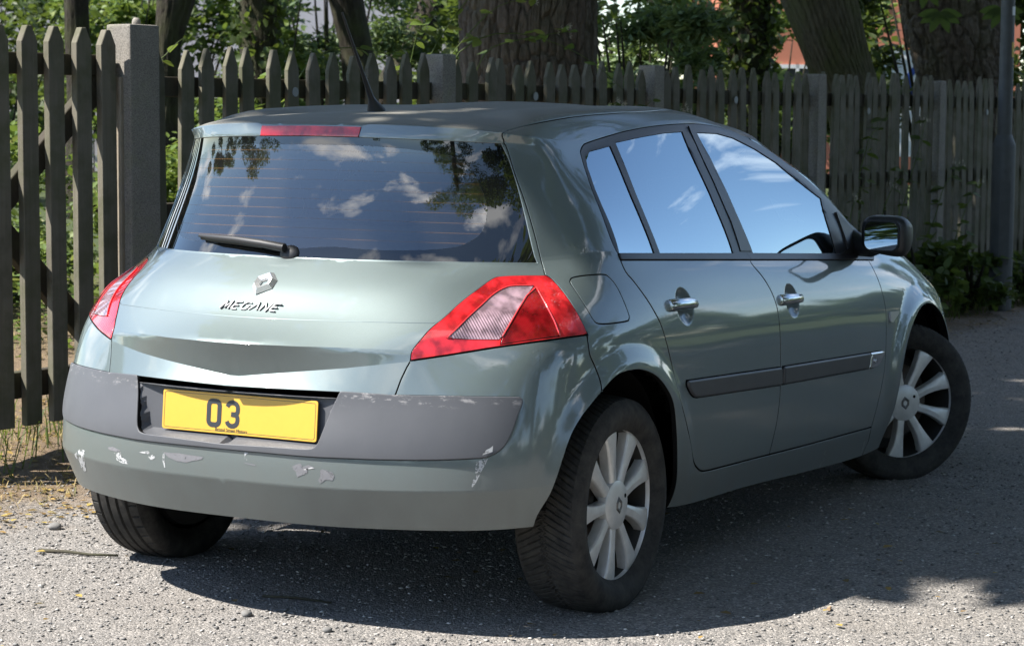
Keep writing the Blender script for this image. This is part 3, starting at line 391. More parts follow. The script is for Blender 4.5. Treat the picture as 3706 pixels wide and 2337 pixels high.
'v_bot':[(0.055,3.27),(0.138,3.292),(0.223,3.316),(0.306,3.338),(0.388,3.36),(0.469,3.383),(0.548,3.404),(0.629,3.427),(0.706,3.448),(0.784,3.47),(0.86,3.491),(0.936,3.513),(1.014,3.535),(1.102,3.557),(1.191,3.58),(1.277,3.602),(1.37,3.632),(1.462,3.661),(1.552,3.69),(1.642,3.719),(1.732,3.747),(1.821,3.774),(1.91,3.799),(1.999,3.823),(2.012,3.826),(2.025,3.829),(2.039,3.832),(2.052,3.835),(2.065,3.838),(2.078,3.84),(2.091,3.843),(2.104,3.846)],
'lampdiv':[(3.955,5.792),(3.973,5.645),(3.981,5.498),(3.99,5.353),(4.008,5.21),(4.032,5.092),(4.073,4.973),(4.126,4.844),(4.189,4.715),(4.243,4.597),(4.3,4.479),(4.36,4.362),(4.42,4.245),(4.251,4.246),(4.092,4.244),(3.946,4.239),(3.811,4.231),(3.688,4.219),(3.569,4.207),(3.453,4.193),(3.34,4.177),(3.331,4.233),(3.322,4.288),(3.313,4.344),(3.304,4.401),(3.31,4.482),(3.317,4.563),(3.325,4.646),(3.335,4.729),(3.349,4.827),(3.366,4.926),(3.388,5.022),(3.417,5.108),(3.469,5.218),(3.533,5.331),(3.607,5.447),(3.691,5.565),(3.756,5.622),(3.822,5.679),(3.889,5.736),(3.955,5.792)]}
SCRAPES=[[(-2.767,1.005),(-2.548,1.269),(-2.4,1.25),(-2.426,1.043),(-2.554,0.629),(-2.646,0.557),(-2.719,0.663),(-2.677,0.871),(-2.785,0.881)],
[(-1.593,1.413),(-1.452,1.49),(-1.44,1.32),(-1.287,1.207),(-1.306,1.115),(-1.414,1.114),(-1.542,1.185)],
[(-1.751,1.537),(-1.617,1.599),(-1.451,1.524),(-1.518,1.462),(-1.706,1.468)],
[(-1.075,1.571),(-0.918,1.645),(-0.898,1.565),(-1.006,1.545)],
[(-0.92,1.476),(-0.853,1.545),(-0.817,1.484),(-0.855,1.376),(-0.905,1.385)],
[(-0.723,1.704),(-0.699,1.687),(-0.685,1.188),(-0.708,1.171),(-0.723,1.417)],
[(-0.705,1.681),(-0.489,1.701),(-0.309,1.68),(-0.204,1.653),(-0.258,1.552),(-0.42,1.43),(-0.547,1.431),(-0.64,1.528)],
[(0.271,1.956),(0.318,1.945),(0.301,1.707),(0.281,1.711)],
[(0.273,1.616),(0.403,1.595),(0.393,1.536),(0.29,1.583)],
[(0.809,1.625),(0.899,1.751),(0.931,1.651),(0.995,1.724),(1.082,1.631),(0.978,1.601),(0.974,1.429),(0.912,1.37),(0.869,1.291),(0.849,1.472)],
[(1.147,1.549),(1.18,1.613),(1.308,1.538),(1.343,1.415),(1.317,1.265),(1.209,1.282),(1.152,1.15),(1.121,1.246),(1.154,1.389)],
[(3.298,1.945),(3.477,2.049),(3.492,2.005),(3.384,1.669),(3.272,1.299),(3.192,1.086),(3.189,1.168),(3.262,1.516)],
[(3.462,2.163),(3.573,2.209),(3.561,2.116),(3.387,2.081),(3.417,2.108)]]

# ------------------------------------------------------------------ the car: panels cut from the master surface
car = empty('hatchback_car'); tag(car, 'scuffed pale green-grey five-door hatchback parked beside the picket fence', 'car')
def _snap(p, line): 
    l = np.array(line); k = np.argmin(((l-np.array(p))**2).sum(1)); return tuple(l[k])
LN = {k: [tuple(q) for q in v] for k, v in LINES.items()}
def _to0(k, end=0):
    p = LN[k][0 if end == 0 else -1]; q = (0.0, p[1])
    if end == 0: LN[k].insert(0, q)
    else: LN[k].append(q)
for k, e in (('tg_bot',0),('glass',0),('glass',-1),('arc',0),('strip_bot',0),('pocket',-1),('crease_hi',0),('frit',0),('frit',-1),('brake_top',-1),('v_top',0),('v_bot',0)): _to0(k, e)
J1 = LN['tg_side'][-1]; LN['arc'][-1] = J1; LN['ditch'][0] = J1
LN['tg_side'][0] = LN['lamp'][0]; LN['lamp'][-1] = LN['lamp'][0]
J2 = LN['tg_bot'][-1]; LN['tg_edge'][0] = J2; LN['strip_top'][-1] = J2; LN['strip_top'][0] = LN['strip_bot'][-1]
LN['tg_edge'].append(_snap(LN['tg_edge'][-1], LN['lamp'])); LN['crease_hi'].append(_snap((2.12,4.98), LN['lamp'])); LN['v_top'].append(_snap((2.06,4.1), LN['lamp']))
LN['pocket'].insert(0, (1.31, 3.13)); LN['brake'].insert(0, (.625, 10.74)); LN['brake'].append((.548, 9.9))
LN['dlo'] = LN['dlo'] + [(11.27, 8.1), (11.25, 7.4), (11.14, 6.7)]; LN['trim_bot'][0] = LN['dlo'][0]; LN['trim_bot'][-1] = LN['dlo'][-1]
LN['rdoor'][0] = LN['dlo'][0]; LN['trim_top'] = [(6.1, 7.34)] + LN['trim_top'] + [(11.0, 7.22), (11.35, 7.2)]
LN['rdoor'][-1] = LN['sill'][0]; LN['door_div'] += [(8.53, .85)]; LN['door_div'][0] = (8.40, 7.45)
LN['sill'] += [(10.7, 1.05), (10.85, 1.05)]; LN['fdoor'] = [(11.1, 7.0)] + LN['fdoor'] + [(10.62, .25), (10.6, 0.0)]
LN['arch_r'] = [(LN['arch_r'][0][0]-.02, 0.0)] + LN['arch_r'] + [(LN['arch_r'][-1][0]-.02, 0.0)]
LN['arch_f'] = [(12.96, 0.0)] + LN['arch_f'] + [(11.06, 0.0)]
LN['badge_edge'] = [(10.452, 2.82)] + LN['badge_edge'] + [(10.36, 2.35)]
LN['ws'] = [(16,8.12),(15,8.12),(14,8.12),(13,8.13),(12.2,8.14),(11.75,8.17),(11.52,8.5),(11.42,9),(11.44,9.6),(11.62,10.0),(12.2,10.05),(13,10.05),(14,10.05),(15,10.05),(16,10.05)]
LN['roof_f'] = [LN['ditch'][-1],(9.6,12.06),(10.3,12.0),(10.9,11.8),(11.4,11.2),(11.9,10.75),(12.6,10.55),(14,10.5),(16,10.5)]
LN['bonnet'] = [(16,7.02),(14.6,7.0),(13.6,6.9),(12.9,6.95),(12.2,7.25),(11.7,7.6),(11.45,7.98),(12,8.0),(13,8.02),(14.5,8.02),(16,8.02)]
LN['wing_top'] = [(11.14,6.7),(11.3,7.3),(11.46,7.98),(11.75,8.17)]
LN['fbump'] = [(16,5.1),(14.6,5.08),(13.6,5.0),(13.15,4.7),(12.7,3.9),(12.5,3.5)]
LN['hlamp'] = [(13.25,5.35),(14.0,5.25),(14.9,5.2),(14.95,5.9),(14.2,6.4),(13.5,6.65),(13.1,6.2),(13.25,5.35)]
def _tab(k): a = np.array(sorted(LN[k])); return a[:,0], a[:,1]
_VTU = _tab('v_top'); _VBU = _tab('v_bot'); _TGB = _tab('tg_bot')
# domain in metres
_ch = np.linalg.norm(np.diff(RC[1:10], axis=1), axis=2).mean(0); UM = np.concatenate([[0], np.cumsum(_ch)])
_cv = np.maximum(np.linalg.norm(np.diff(RC, axis=0), axis=2)[:, :12].mean(1), .03); VM = np.concatenate([[0], np.cumsum(_cv)])
def dom(u, v): return np.stack([np.interp(u, np.arange(NS), UM), np.interp(v, np.arange(NR), VM)], -1)
def und(X, Y): return np.interp(X, UM, np.arange(NS)), np.interp(Y, VM, np.arange(NR))
pts = []; edges = []
def add_line(uv, step=.011):
    d = dom(*np.array(uv, float).T); out = [d[0]]
    for a, b in zip(d[:-1], d[1:]):
        n = max(1, int(np.linalg.norm(b-a)/step)); out += [a+(b-a)*(i+1)/n for i in range(n)]
    o = len(pts); pts.extend(out); edges.extend((o+i, o+i+1) for i in range(len(out)-1))
for k, l in LN.items():
    if not k.startswith('pt_'): add_line(l)
add_line([(0,0),(16,0)], .03); add_line([(16,0),(16,14)], .03); add_line([(16,14),(0,14)], .03); add_line([(0,14),(0,0)], .02)
LP = np.array(pts)
lat = []
for i in range(NS-1):
    for j in range(NR-1):
        lu = max(np.linalg.norm(RC[j,i+1]-RC[j,i]), np.linalg.norm(RC[j+1,i+1]-RC[j+1,i])); lv = max(np.linalg.norm(RC[j+1,i]-RC[j,i]), np.linalg.norm(RC[j+1,i+1]-RC[j,i+1]))
        h = .017 if i < 13 and j < 12 else .035
        if i < 5 and j < 12: h = .015
        nu = max(1, int(math.ceil(lu/h))); nv = max(1, int(math.ceil(lv/h)))
        us = i+np.arange(nu)/nu; vs_ = j+np.arange(nv)/nv
        if j in (1,4,7,8,10,11): vs_ = np.concatenate([vs_, [j+.005/max(lv,.02)]])
        if j+1 in (1,4,7,8,10,11): vs_ = np.concatenate([vs_, [j+1-.005/max(lv,.02)]])
        a, b = np.meshgrid(us, vs_, indexing='ij'); lat.append(np.stack([a.ravel(), b.ravel()], 1))
for hu, hv in ((7.1057,4.6746), (8.8986,4.6119)):           # fine mesh in the handle bowls
    cu, cv = dom(np.array([hu]), np.array([hv]))[0]; a, b = np.meshgrid(np.arange(-.085,.0851,.0045), np.arange(-.075,.0751,.0045), indexing='ij'); uu_, vv_ = und(cu+a.ravel(), cv+b.ravel())
    k_ = ~((np.abs(np.interp(np.concatenate(lat)[:,0], np.arange(NS), UM)-cu) < .088) & (np.abs(np.interp(np.concatenate(lat)[:,1], np.arange(NR), VM)-cv) < .078)); lat = [np.concatenate(lat)[k_], np.stack([uu_, vv_], 1)]
lat = np.concatenate(lat); lat = lat[(lat[:,0] > .005) & (lat[:,1] > .005)]; ld = dom(lat[:,0], lat[:,1])
# drop lattice points that crowd a cut line (grid hash)
cell = .0055; hs = set()
for q in np.floor(LP/cell).astype(int):
    for dx in (-1,0,1):
        for dy in (-1,0,1): hs.add((q[0]+dx, q[1]+dy))
lk = np.floor(ld/cell).astype(int); keep = np.array([(a, b) not in hs for a, b in lk]); ld = ld[keep]
allp = [Vector((float(x), float(y))) for x, y in np.concatenate([LP, ld])]
ov, oe, of, _, ooe, _ = delaunay_2d_cdt(allp, edges, [], 0, 1e-6)
OV = np.array([(v.x, v.y) for v in ov]); TF = np.array([f for f in of if len(f) == 3], np.int64)
bar = set()
for e, orig in zip(oe, ooe):
    if orig: bar.add((min(e), max(e)))
# flood fill regions
em = {}
for t, f in enumerate(TF):
    for a, b in ((f[0],f[1]),(f[1],f[2]),(f[2],f[0])): em.setdefault((min(a,b),max(a,b)), []).append(t)
comp = -np.ones(len(TF), int); nb = [[] for _ in range(len(TF))]
for e, ts in em.items():
    if e not in bar and len(ts) == 2: nb[ts[0]].append(ts[1]); nb[ts[1]].append(ts[0])
nc = 0
for t in range(len(TF)):
    if comp[t] >= 0: continue
    st = [t]; comp[t] = nc
    while st:
        q = st.pop()
        for w in nb[q]:
            if comp[w] < 0: comp[w] = nc; st.append(w)
    nc += 1
TC = OV[TF].mean(1)
def comp_at(u, v):
    p = dom(np.array([u]), np.array([v]))[0]; a, b, c_ = OV[TF[:,0]], OV[TF[:,1]], OV[TF[:,2]]
    s1 = (b[:,0]-a[:,0])*(p[1]-a[:,1])-(b[:,1]-a[:,1])*(p[0]-a[:,0]); s2 = (c_[:,0]-b[:,0])*(p[1]-b[:,1])-(c_[:,1]-b[:,1])*(p[0]-b[:,0]); s3 = (a[:,0]-c_[:,0])*(p[1]-c_[:,1])-(a[:,1]-c_[:,1])*(p[0]-c_[:,0])
    m = np.where(((s1 >= 0) & (s2 >= 0) & (s3 >= 0)) | ((s1 <= 0) & (s2 <= 0) & (s3 <= 0)))[0]
    return comp[m[0]]
def cen(k): l = np.array(LN[k]); return tuple(l.mean(0))
UVv = np.stack(und(OV[:,0], OV[:,1]), 1)
PV = evalD(UVv[:,0], UVv[:,1])
_e = .012
_pu = evalD(UVv[:,0]+_e, UVv[:,1])-evalD(UVv[:,0]-_e, UVv[:,1]); _pv = evalD(UVv[:,0], np.minimum(UVv[:,1]+_e, 14))-evalD(UVv[:,0], np.maximum(UVv[:,1]-_e, 0))
NV = np.cross(_pu, _pv); NV /= np.linalg.norm(NV, axis=1, keepdims=True)+1e-12
_ctr = np.stack([np.clip(PV[:,0], .3, 2.6), np.zeros(len(PV)), np.full(len(PV), .75)], 1); NV *= np.sign((NV*(PV-_ctr)).sum(1))[:,None]
PV[:,1] *= -1; NV[:,1] *= -1                        # right hand side of the car
cent_ = UVv[:,0] < 1e-4; cent_ |= UVv[:,0] > 15.9999; cent_ |= UVv[:,1] > 13.9999; NV[cent_,1] = 0; PV[cent_,1] = 0; NV /= np.linalg.norm(NV, axis=1, keepdims=True)
# orient triangles outward
_fn = np.cross(PV[TF[:,1]]-PV[TF[:,0]], PV[TF[:,2]]-PV[TF[:,0]]); _fl = (_fn*NV[TF].mean(1)).sum(1) < 0; TF[_fl] = TF[_fl][:, ::-1]
# the panes are rolled smooth: low-order surfaces fitted through the cut-outs
def fit_side(seeds, others=()):
    ids = np.unique(TF[np.isin(comp, list(seeds))]); p = PV[ids]
    def bas(x, z): x = (x-1.2); z = (z-1.15)*2; return np.stack([x**a*z**b for a in range(4) for b in range(3)], -1)
    def dbas(x, z):
        x = (x-1.2); z = (z-1.15)*2; return (np.stack([(a*x**max(a-1,0)*z**b if a else 0*x) for a in range(4) for b in range(3)], -1), np.stack([(2*b*z**max(b-1,0)*x**a if b else 0*x) for a in range(4) for b in range(3)], -1))
    c_, *_ = np.linalg.lstsq(bas(p[:,0], p[:,2]), p[:,1], rcond=None); y = bas(p[:,0], p[:,2]) @ c_; print('side glass fit', np.abs(y-p[:,1]).max())
    dx, dz = dbas(p[:,0], p[:,2]); n = np.stack([dx @ c_, -np.ones(len(p)), dz @ c_], -1); n /= np.linalg.norm(n, axis=1, keepdims=True); n *= np.sign(-n[:,1:2]); PV[ids,1] = y; NV[ids] = n
def fit_rear(seeds):
    ids = np.unique(TF[np.isin(comp, list(seeds))]); p = PV[ids]; E = [(a, b) for a in (0,2,4) for b in range(3)]
    def bas(y, z): y = y*1.6; z = (z-1.17)*4; return np.stack([y**a*z**b for a, b in E], -1)
    c_, *_ = np.linalg.lstsq(bas(p[:,1], p[:,2]), p[:,0], rcond=None); x = bas(p[:,1], p[:,2]) @ c_; print('rear glass fit', np.abs(x-p[:,0]).max()); h = 1e-4
    dy = (bas(p[:,1]+h, p[:,2])-bas(p[:,1]-h, p[:,2])) @ c_/(2*h); dz = (bas(p[:,1], p[:,2]+h)-bas(p[:,1], p[:,2]-h)) @ c_/(2*h); n = np.stack([-np.ones(len(p)), dy, dz], -1); n /= np.linalg.norm(n, axis=1, keepdims=True); PV[ids,0] = x; NV[ids] = n
fit_side([comp_at(*cen(k)) for k in ('gl_q','gl_r','gl_f','bpil')]); fit_rear([comp_at(.5,9), comp_at(3.35,9)])
used = set()
def region(comps, gap=.0038, off=0., depth=.016, lip=.0008, warp=None, split=False, sink=None):
    """vertices, triangles, loop normals of the panel made of these regions (right half)"""
    comps = set(comps); used.update(comps)
    sel = np.isin(comp, list(comps)); T = TF[sel]; TCp = comp[sel]; ids = np.unique(T); mp = {int(g): i for i, g in enumerate(ids)}
    T = np.vectorize(mp.get)(T) if len(T) else T
    P = PV[ids].copy(); N = NV[ids].copy(); C_ = cent_[ids]
    ec = {}
    for f in T:
        for a, b in ((f[0],f[1]),(f[1],f[2]),(f[2],f[0])): ec[(a,b)] = 1
    B = [(a,b) for (a,b) in ec if (b,a) not in ec and not (C_[a] and C_[b])]
    inw = np.zeros_like(P); cnt = np.zeros(len(P))
    for a, b in B:
        d = P[b]-P[a]; L = np.linalg.norm(d)
        if L < 1e-9: continue
        d /= L; n = N[a]+N[b]; n /= np.linalg.norm(n); w = np.cross(n, d)
        for k in (a, b): inw[k] += w; cnt[k] += 1
    bl = np.linalg.norm(inw, axis=1); bd = np.where(bl > 1e-6)[0]
    sc = np.zeros(len(P)); sc[bd] = np.minimum(cnt[bd]/(bl[bd]), 1.6); dirn = np.zeros_like(P); dirn[bd] = inw[bd]/bl[bd][:,None]
    dirn[C_,1] = 0
    P = P + dirn*(sc*gap)[:,None] + N*off
    if sink is not None:                                   # a pocket: everything but the rim goes inward
        inn = np.ones(len(P), bool); inn[bd] = False; inn |= C_ & (P[:,2] > .515); P[inn] = sink(P[inn])
    if warp is not None: P = warp(P, N)
    F = [tuple(f) for f in T]; LNm = [tuple(N[i]) for f in T for i in f]
    if split or sink is not None:                          # creases along the inner cut lines
        fn = np.cross(P[T[:,1]]-P[T[:,0]], P[T[:,2]]-P[T[:,0]]); LNm = [None]*(3*len(T))
        if sink is not None:
            for k in range(len(T)): LNm[3*k:3*k+3] = [tuple(fn[k]/(np.linalg.norm(fn[k])+1e-12))]*3
        else:
            for c_ in comps:
                acc = np.zeros_like(P); m = np.where(TCp == c_)[0]
                for q in range(3): np.add.at(acc, T[m,q], fn[m])
                acc[C_,1] = 0; acc /= np.linalg.norm(acc, axis=1, keepdims=True)+1e-12
                for k in m:
                    for q in range(3): LNm[3*k+q] = tuple(acc[T[k,q]])
    V = [tuple(p) for p in P]; deep = []
    if B:
        ring = {}
        for k in set(k for e in B for k in e):
            ring[k] = len(V); o = -dirn[k]
            V.append(tuple(P[k]+o*lip-N[k]*lip*1.2)); V.append(tuple(P[k]+o*lip*.6-N[k]*depth))
        for a, b in B:
            ra, rb = ring[a], ring[b]; na, nb_ = -dirn[a], -dirn[b]
            ma = N[a]*.35+na; ma /= np.linalg.norm(ma); mb = N[b]*.35+nb_; mb /= np.linalg.norm(mb)
            F.append((b, a, ra, rb)); LNm += [tuple(N[b]), tuple(N[a]), tuple(ma), tuple(mb)]
            deep.append(len(F)); F.append((rb, ra, ra+1, rb+1)); LNm += [tuple(mb), tuple(ma), tuple(na), tuple(nb_)]
    return V, F, LNm, deep
def panel_obj(name, reg, mat, parent, sides='R'):
    """sides: R right, L left, B both halves joined into one object"""
    V, F, N, deep = reg; VV, FF, NN = [], [], []; dd = set()
    if sides in 'RB': VV += V; FF += F; NN += N; dd |= set(deep)
    if sides in 'LB':
        o = len(VV); VV = VV+[(x,-y,z) for x,y,z in V]
        k = 0; dd |= {len(FF)+i for i in deep}
        for f in F:
            n = len(f); FF.append(tuple(o+i for i in reversed(f))); NN += [(a,-b,c) for a,b,c in reversed(N[k:k+n])]; k += n
    me = bpy.data.meshes.new(name); me.from_pydata(VV, [], FF); me.materials.append(mat); me.materials.append(MAT['dark'])
    me.polygons.foreach_set('material_index', [1 if i in dd else 0 for i in range(len(FF))])
    me.polygons.foreach_set('use_smooth', [True]*len(me.polygons)); me.update()
    nn = []
    for n in NN:
        L = math.sqrt(n[0]**2+n[1]**2+n[2]**2)
        nn.append(n if L > .5 else (0,0,1))
    if len(nn) == len(me.loops): me.normals_split_custom_set(nn)
    return obj(name, me, parent)
C = comp_at
R_bump = region([C(1,.6)]); R_bcorner = None
bump_c = {C(1,.6), C(3.2,3.4)}
rear_bumper = panel_obj('rear_bumper', region(bump_c, depth=.03), MAT['paint'], car, 'B')
def strip_warp(P, N):
    return P
bumper_strip = panel_obj('bumper_strip', region([C(2.5,2.5)], gap=.001, off=.007, depth=.02, lip=.003), MAT['trim'], rear_bumper, 'B')
def pocket_sink(P):
    P = P.copy(); P[:,0] = -.694+(P[:,2]-.584)*math.tan(R_(5)); return P
plate_recess = panel_obj('plate_recess', region([C(.5,2.5)], gap=-.006, off=.004, depth=.002, sink=pocket_sink, warp=lambda P, N: np.stack([P[:,0], P[:,1], np.minimum(P[:,2], .6495)], 1)), MAT['trim'], rear_bumper, 'B')
tg = {C(1,6), C(1,4.5), C(1,3.75), C(.6,3.2), C(1.5,11.2)}
tailgate = panel_obj('tailgate', region(tg - {C(1,6), C(1.5,11.2)}, depth=.02, gap=.0014, split=True), MAT['paint'], car, 'B')
tailgate_upper = panel_obj('tailgate_upper', region({C(1,6), C(1.5,11.2)}, gap=.0013, lip=.002, depth=.02), MAT['paint'], tailgate, 'B')
brake_light = panel_obj('brake_light', region([C(.3,10.3)], gap=.001, off=.002), MAT['red'], tailgate, 'B')
rear_window = panel_obj('rear_window', region([C(.5,9)], gap=-.0005, off=-.003, depth=.001), MAT['rearglass'], car, 'B')
window_border = panel_obj('glass_border', region([C(3.35,9)], gap=.001, off=-.003, depth=.004), MAT['frit'], rear_window, 'B')
roof = panel_obj('roof', region([C(8,13.5)], gap=.003, lip=.002), MAT['paint'], car, 'B')
bonnet = panel_obj('bonnet', region([C(14,7.5)]), MAT['paint'], car, 'B')
windscreen = panel_obj('windscreen', region([C(14,9)], gap=.001, off=-.003, depth=.004), MAT['screen'], car, 'B')
front_bumper = panel_obj('front_bumper', region([C(15,2)], depth=.03), MAT['paint'], car, 'B')
cowl = panel_obj('cowl_panel', region([C(14,8.07)]), MAT['black'], car, 'B')
qc = {C(5.0,7.5), C(7.4,.5), C(14,10.25)}
lampc = {C(4.75,4.5)}; winc = C(*cen('lampwin'))
dl = set(comp[(TC[:,0] > UM[6]) & (TC[:,0] < UM[11]) & (TC[:,1] > VM[8]) & (TC[:,1] < VM[9])])
g_q, g_r, g_f, b_p = C(*cen('gl_q')), C(*cen('gl_r')), C(*cen('gl_f')), C(*cen('bpil'))
strips = {C(*cen('strip_r'))}; stf = C(9.5,2.68); bdg = C(10.55,2.62)
for s, word in (('R','right'), ('L','left')):
    body_side = panel_obj('body_side', region(qc), MAT['paint'], car, s)
    tail = panel_obj('tail_light', region(lampc, gap=.0025, off=.002), MAT['red'], car, s)
    panel_obj('clear_lens', region([winc], gap=.0003, off=.003), MAT['clear'], tail, s); panel_obj('brake_lens', region([C(*cen('lampdiv'))], gap=.001, off=.0028), MAT['reddark'], tail, s)
    panel_obj('fuel_flap' if s == 'R' else 'body_panel', region([C(*cen('flap'))], gap=.0016), MAT['paint'], body_side, s)
    rd = panel_obj('rear_door', region([C(7.8,5)]), MAT['paint'], car, s); fd = panel_obj('front_door', region([C(9.8,5)]), MAT['paint'], car, s)
    panel_obj('rubbing_strip', region(strips, gap=.006, off=.012, depth=.016, lip=.0065), MAT['rub'], rd, s)
    panel_obj('rubbing_strip', region([stf], gap=.006, off=.012, depth=.016, lip=.0065), MAT['rub'], fd, s)
    panel_obj('strip_badge', region([bdg], gap=.006, off=.0122, depth=.016, lip=.0065), MAT['chrome'], fd, s)
    panel_obj('belt_trim', region([C(7.5,7.0)], gap=.001, off=.005, depth=.012, lip=.002), MAT['frame'], rd, s); panel_obj('belt_trim', region([C(9.8,7.0)], gap=.001, off=.005, depth=.012, lip=.002), MAT['frame'], fd, s)
    panel_obj('quarter_window', region([g_q], gap=.0005, off=-.003, depth=.004), MAT['sideglass'], rd, s); panel_obj('door_window', region([g_r], gap=.0005, off=-.003, depth=.004), MAT['sideglass'], rd, s)
    panel_obj('door_window', region([g_f], gap=.0005, off=-.003, depth=.004), MAT['sideglass'], fd, s)
    panel_obj('door_pillar', region([b_p], gap=.0012, off=.003), MAT['frame'], fd, s)
    fender = panel_obj('front_wing', region([C(11.6,5)]), MAT['paint'], car, s)
    panel_obj('headlamp', region([C(*cen('hlamp'))], gap=.003), MAT['hilight'], car, s)
arches = {C(5.8,1.5), C(12.1,1.5)}; used |= arches
rest = [k for k in range(nc) if k not in used]
frame_c = [k for k in rest if (comp == k).sum() > 0]
_info = {k: (int((comp == k).sum()), tuple(np.round(und(*TC[comp == k].mean(0)), 2))) for k in frame_c}
print('CAR regions', nc, 'left', _info, 'tris', len(TF))
for s in 'RL':
    panel_obj('window_frame', region(frame_c, gap=.0006, off=.0, depth=.01), MAT['frame'], car, s)

# ------------------------------------------------------------------ car: fittings
def sp(u, v, side='R', off=0.):
    s = -1 if (side == 'R') else 1
    if u < 0: s = -s; u = -u
    e = .02; A = evalD([u, u+e, u-e, u, u], [v, v, v, min(v+e,14), max(v-e,0)]); n = np.cross(A[1]-A[2], A[3]-A[4]); n /= np.linalg.norm(n)
    c0 = np.array([min(max(A[0][0], .3), 2.6), 0, .75])
    if n @ (A[0]-c0) < 0: n = -n
    p = A[0]+n*off; return Vector((p[0], s*p[1], p[2])), Vector((n[0], s*n[1], n[2]))
def lathe(prof, n, axis='w', close=False):
    """prof list of (r, w); ring around local X-Z plane, w is outward"""
    V = []; F = []
    for r, w in prof:
        for k in range(n): a = 2*math.pi*k/n; V.append((r*math.cos(a), w, r*math.sin(a)))
    m = len(prof)
    for i in range(m-1):
        for k in range(n): F.append((i*n+k, i*n+(k+1)%n, (i+1)*n+(k+1)%n, (i+1)*n+k))
    return V, F
RT = .313; HUBZ = .300
def tyre_mesh(name, kind):
    prof = [(-.080,.214),(-.089,.224),(-.096,.231),(-.104,.244),(-.1075,.262),(-.104,.280),(-.097,.293),(-.0905,.300)]
    inner = [(-w, r) for w, r in reversed(prof)]
    nt = 44; tread = [(-.087+.174*k/nt, None) for k in range(nt+1)]
    pr = [(w, r, 0) for w, r in prof]+[(w, .3045+.0085*(1-(abs(w)/.087)**2.6), 1) for w, _ in tread]+[(w, r, 0) for w, r in inner]
    N = 936 if kind == 'winter' else 480
    W = np.array([p[0] for p in pr]); Rr = np.array([p[1] for p in pr]); T = np.array([p[2] for p in pr], bool)
    A = np.arange(N)*2*math.pi/N; AA, WW = np.meshgrid(A, W, indexing='ij'); RR = np.tile(Rr, (N,1))
    s = AA*RT
    if kind == 'winter':
        pitch = 2*math.pi*RT/96; ph = ((s+np.abs(WW)*.55+np.where(WW>0,.5*pitch,0)) % pitch)/pitch
        lat = (np.abs(ph-.5) < .085) & (np.abs(WW) > .006); cen_ = np.abs(WW-.004*np.sin(s*2*math.pi/pitch)) < .0055
        sipe = (np.abs(ph) < .03) & (np.abs(WW) > .012)
        d = np.where(lat | cen_, .0048, np.where(sipe, .0015, 0))*np.clip((.094-np.abs(WW))/.02, .3, 1)
    else:
        d = np.zeros_like(WW)
        for c0 in (-.052,-.018,.018,.052): d = np.maximum(d, np.where(np.abs(WW-c0) < .0043, .007, 0))
        pitch = 2*math.pi*RT/48; ph = (s % pitch)/pitch; d = np.maximum(d, np.where((np.abs(ph-.5) < .07) & (np.abs(WW) > .060) & (np.abs(WW) < .084), .005, 0))
    RR = RR - np.where(T[None,:], d, 0)
    X = RR*np.cos(A)[:,None]; Z = RR*np.sin(A)[:,None]; Y = WW.copy()
    low = -HUBZ+.0008; sq = np.clip(low-Z, 0, None); Y = Y+np.sign(WW)*np.where(~T[None,:], np.clip((-Z-.20)/.1, 0, 1)*.006, 0); Z = np.maximum(Z, low)
    V = np.stack([X, Y, Z], -1).reshape(-1, 3); m = len(W)
    i, j = np.meshgrid(np.arange(N), np.arange(m-1), indexing='ij'); a = i*m+j; b = ((i+1)%N)*m+j
    F = np.stack([a, a+1, b+1, b], -1).reshape(-1, 4)
    me = mesh_np(name, V, F, MAT['tyre'], smooth=True); me.set_sharp_from_angle(angle=R_(32)); return me
TYRE = {'winter': tyre_mesh('tyre', 'winter'), 'summer': tyre_mesh('tyre', 'summer')}
def rim_mesh():
    V, F = lathe([(.150,-.09),(.200,-.09),(.206,-.02),(.208,.02),(.212,.05),(.2145,.066)], 96)
    V2, F2 = lathe([(.2145,.064),(.2160,.070),(.2180,.080),(.2235,.0865),(.2300,.0905),(.2320,.0885),(.2330,.082),(.226,.078),(.222,.04)], 128)
    return sharp(mesh_py('barrel', V, F, simple('sooty rim barrel', (.05,.048,.045), .6, .5)), 30), sharp(mesh_py('rim', V2, F2, MAT['alloy']), 30)
def spoke_mesh():
    V = []; F = []
    st = [(.050,.0185,.0755,.35),(.085,.0168,.0768,.30),(.115,.0175,.0782,.2),(.145,.0205,.0795,.05),(.175,.0258,.0805,-.1),(.200,.0320,.0800,-.2),(.2225,.0390,.0770,-.2)]
    for r, hw, w, k in st:                      # edge, shoulder, crest, shoulder, edge, back
        tw = .003*math.sin((r-.05)/.16*math.pi)
        for t, dw in ((-1,-.036),(-1,-.007),(-.86,-.002),(k,.0),(.86,-.004),(1,-.009),(1,-.036)): V.append((t*hw+tw, w+dw, r))
    m = 7
    for i in range(len(st)-1):
        for j in range(m-1): F.append((i*m+j, i*m+j+1, (i+1)*m+j+1, (i+1)*m+j))
    F.append(tuple(range(m))[::-1]); F.append(tuple((len(st)-1)*m+j for j in range(m)))
    return sharp(bevel_mesh(mesh_py('spoke', V, F, MAT['alloy']), .0018, 2, 20), 28)
def cap_mesh():
    V, F = lathe([(.071,.050),(.0715,.0735),(.0700,.0770),(.060,.0805),(.040,.0835),(.020,.0845),(.0,.0847)], 48)
    mb = MB(); mb.add(V, F)
    me = sharp(mb.mesh('cap', MAT['alloy']), 28); return me
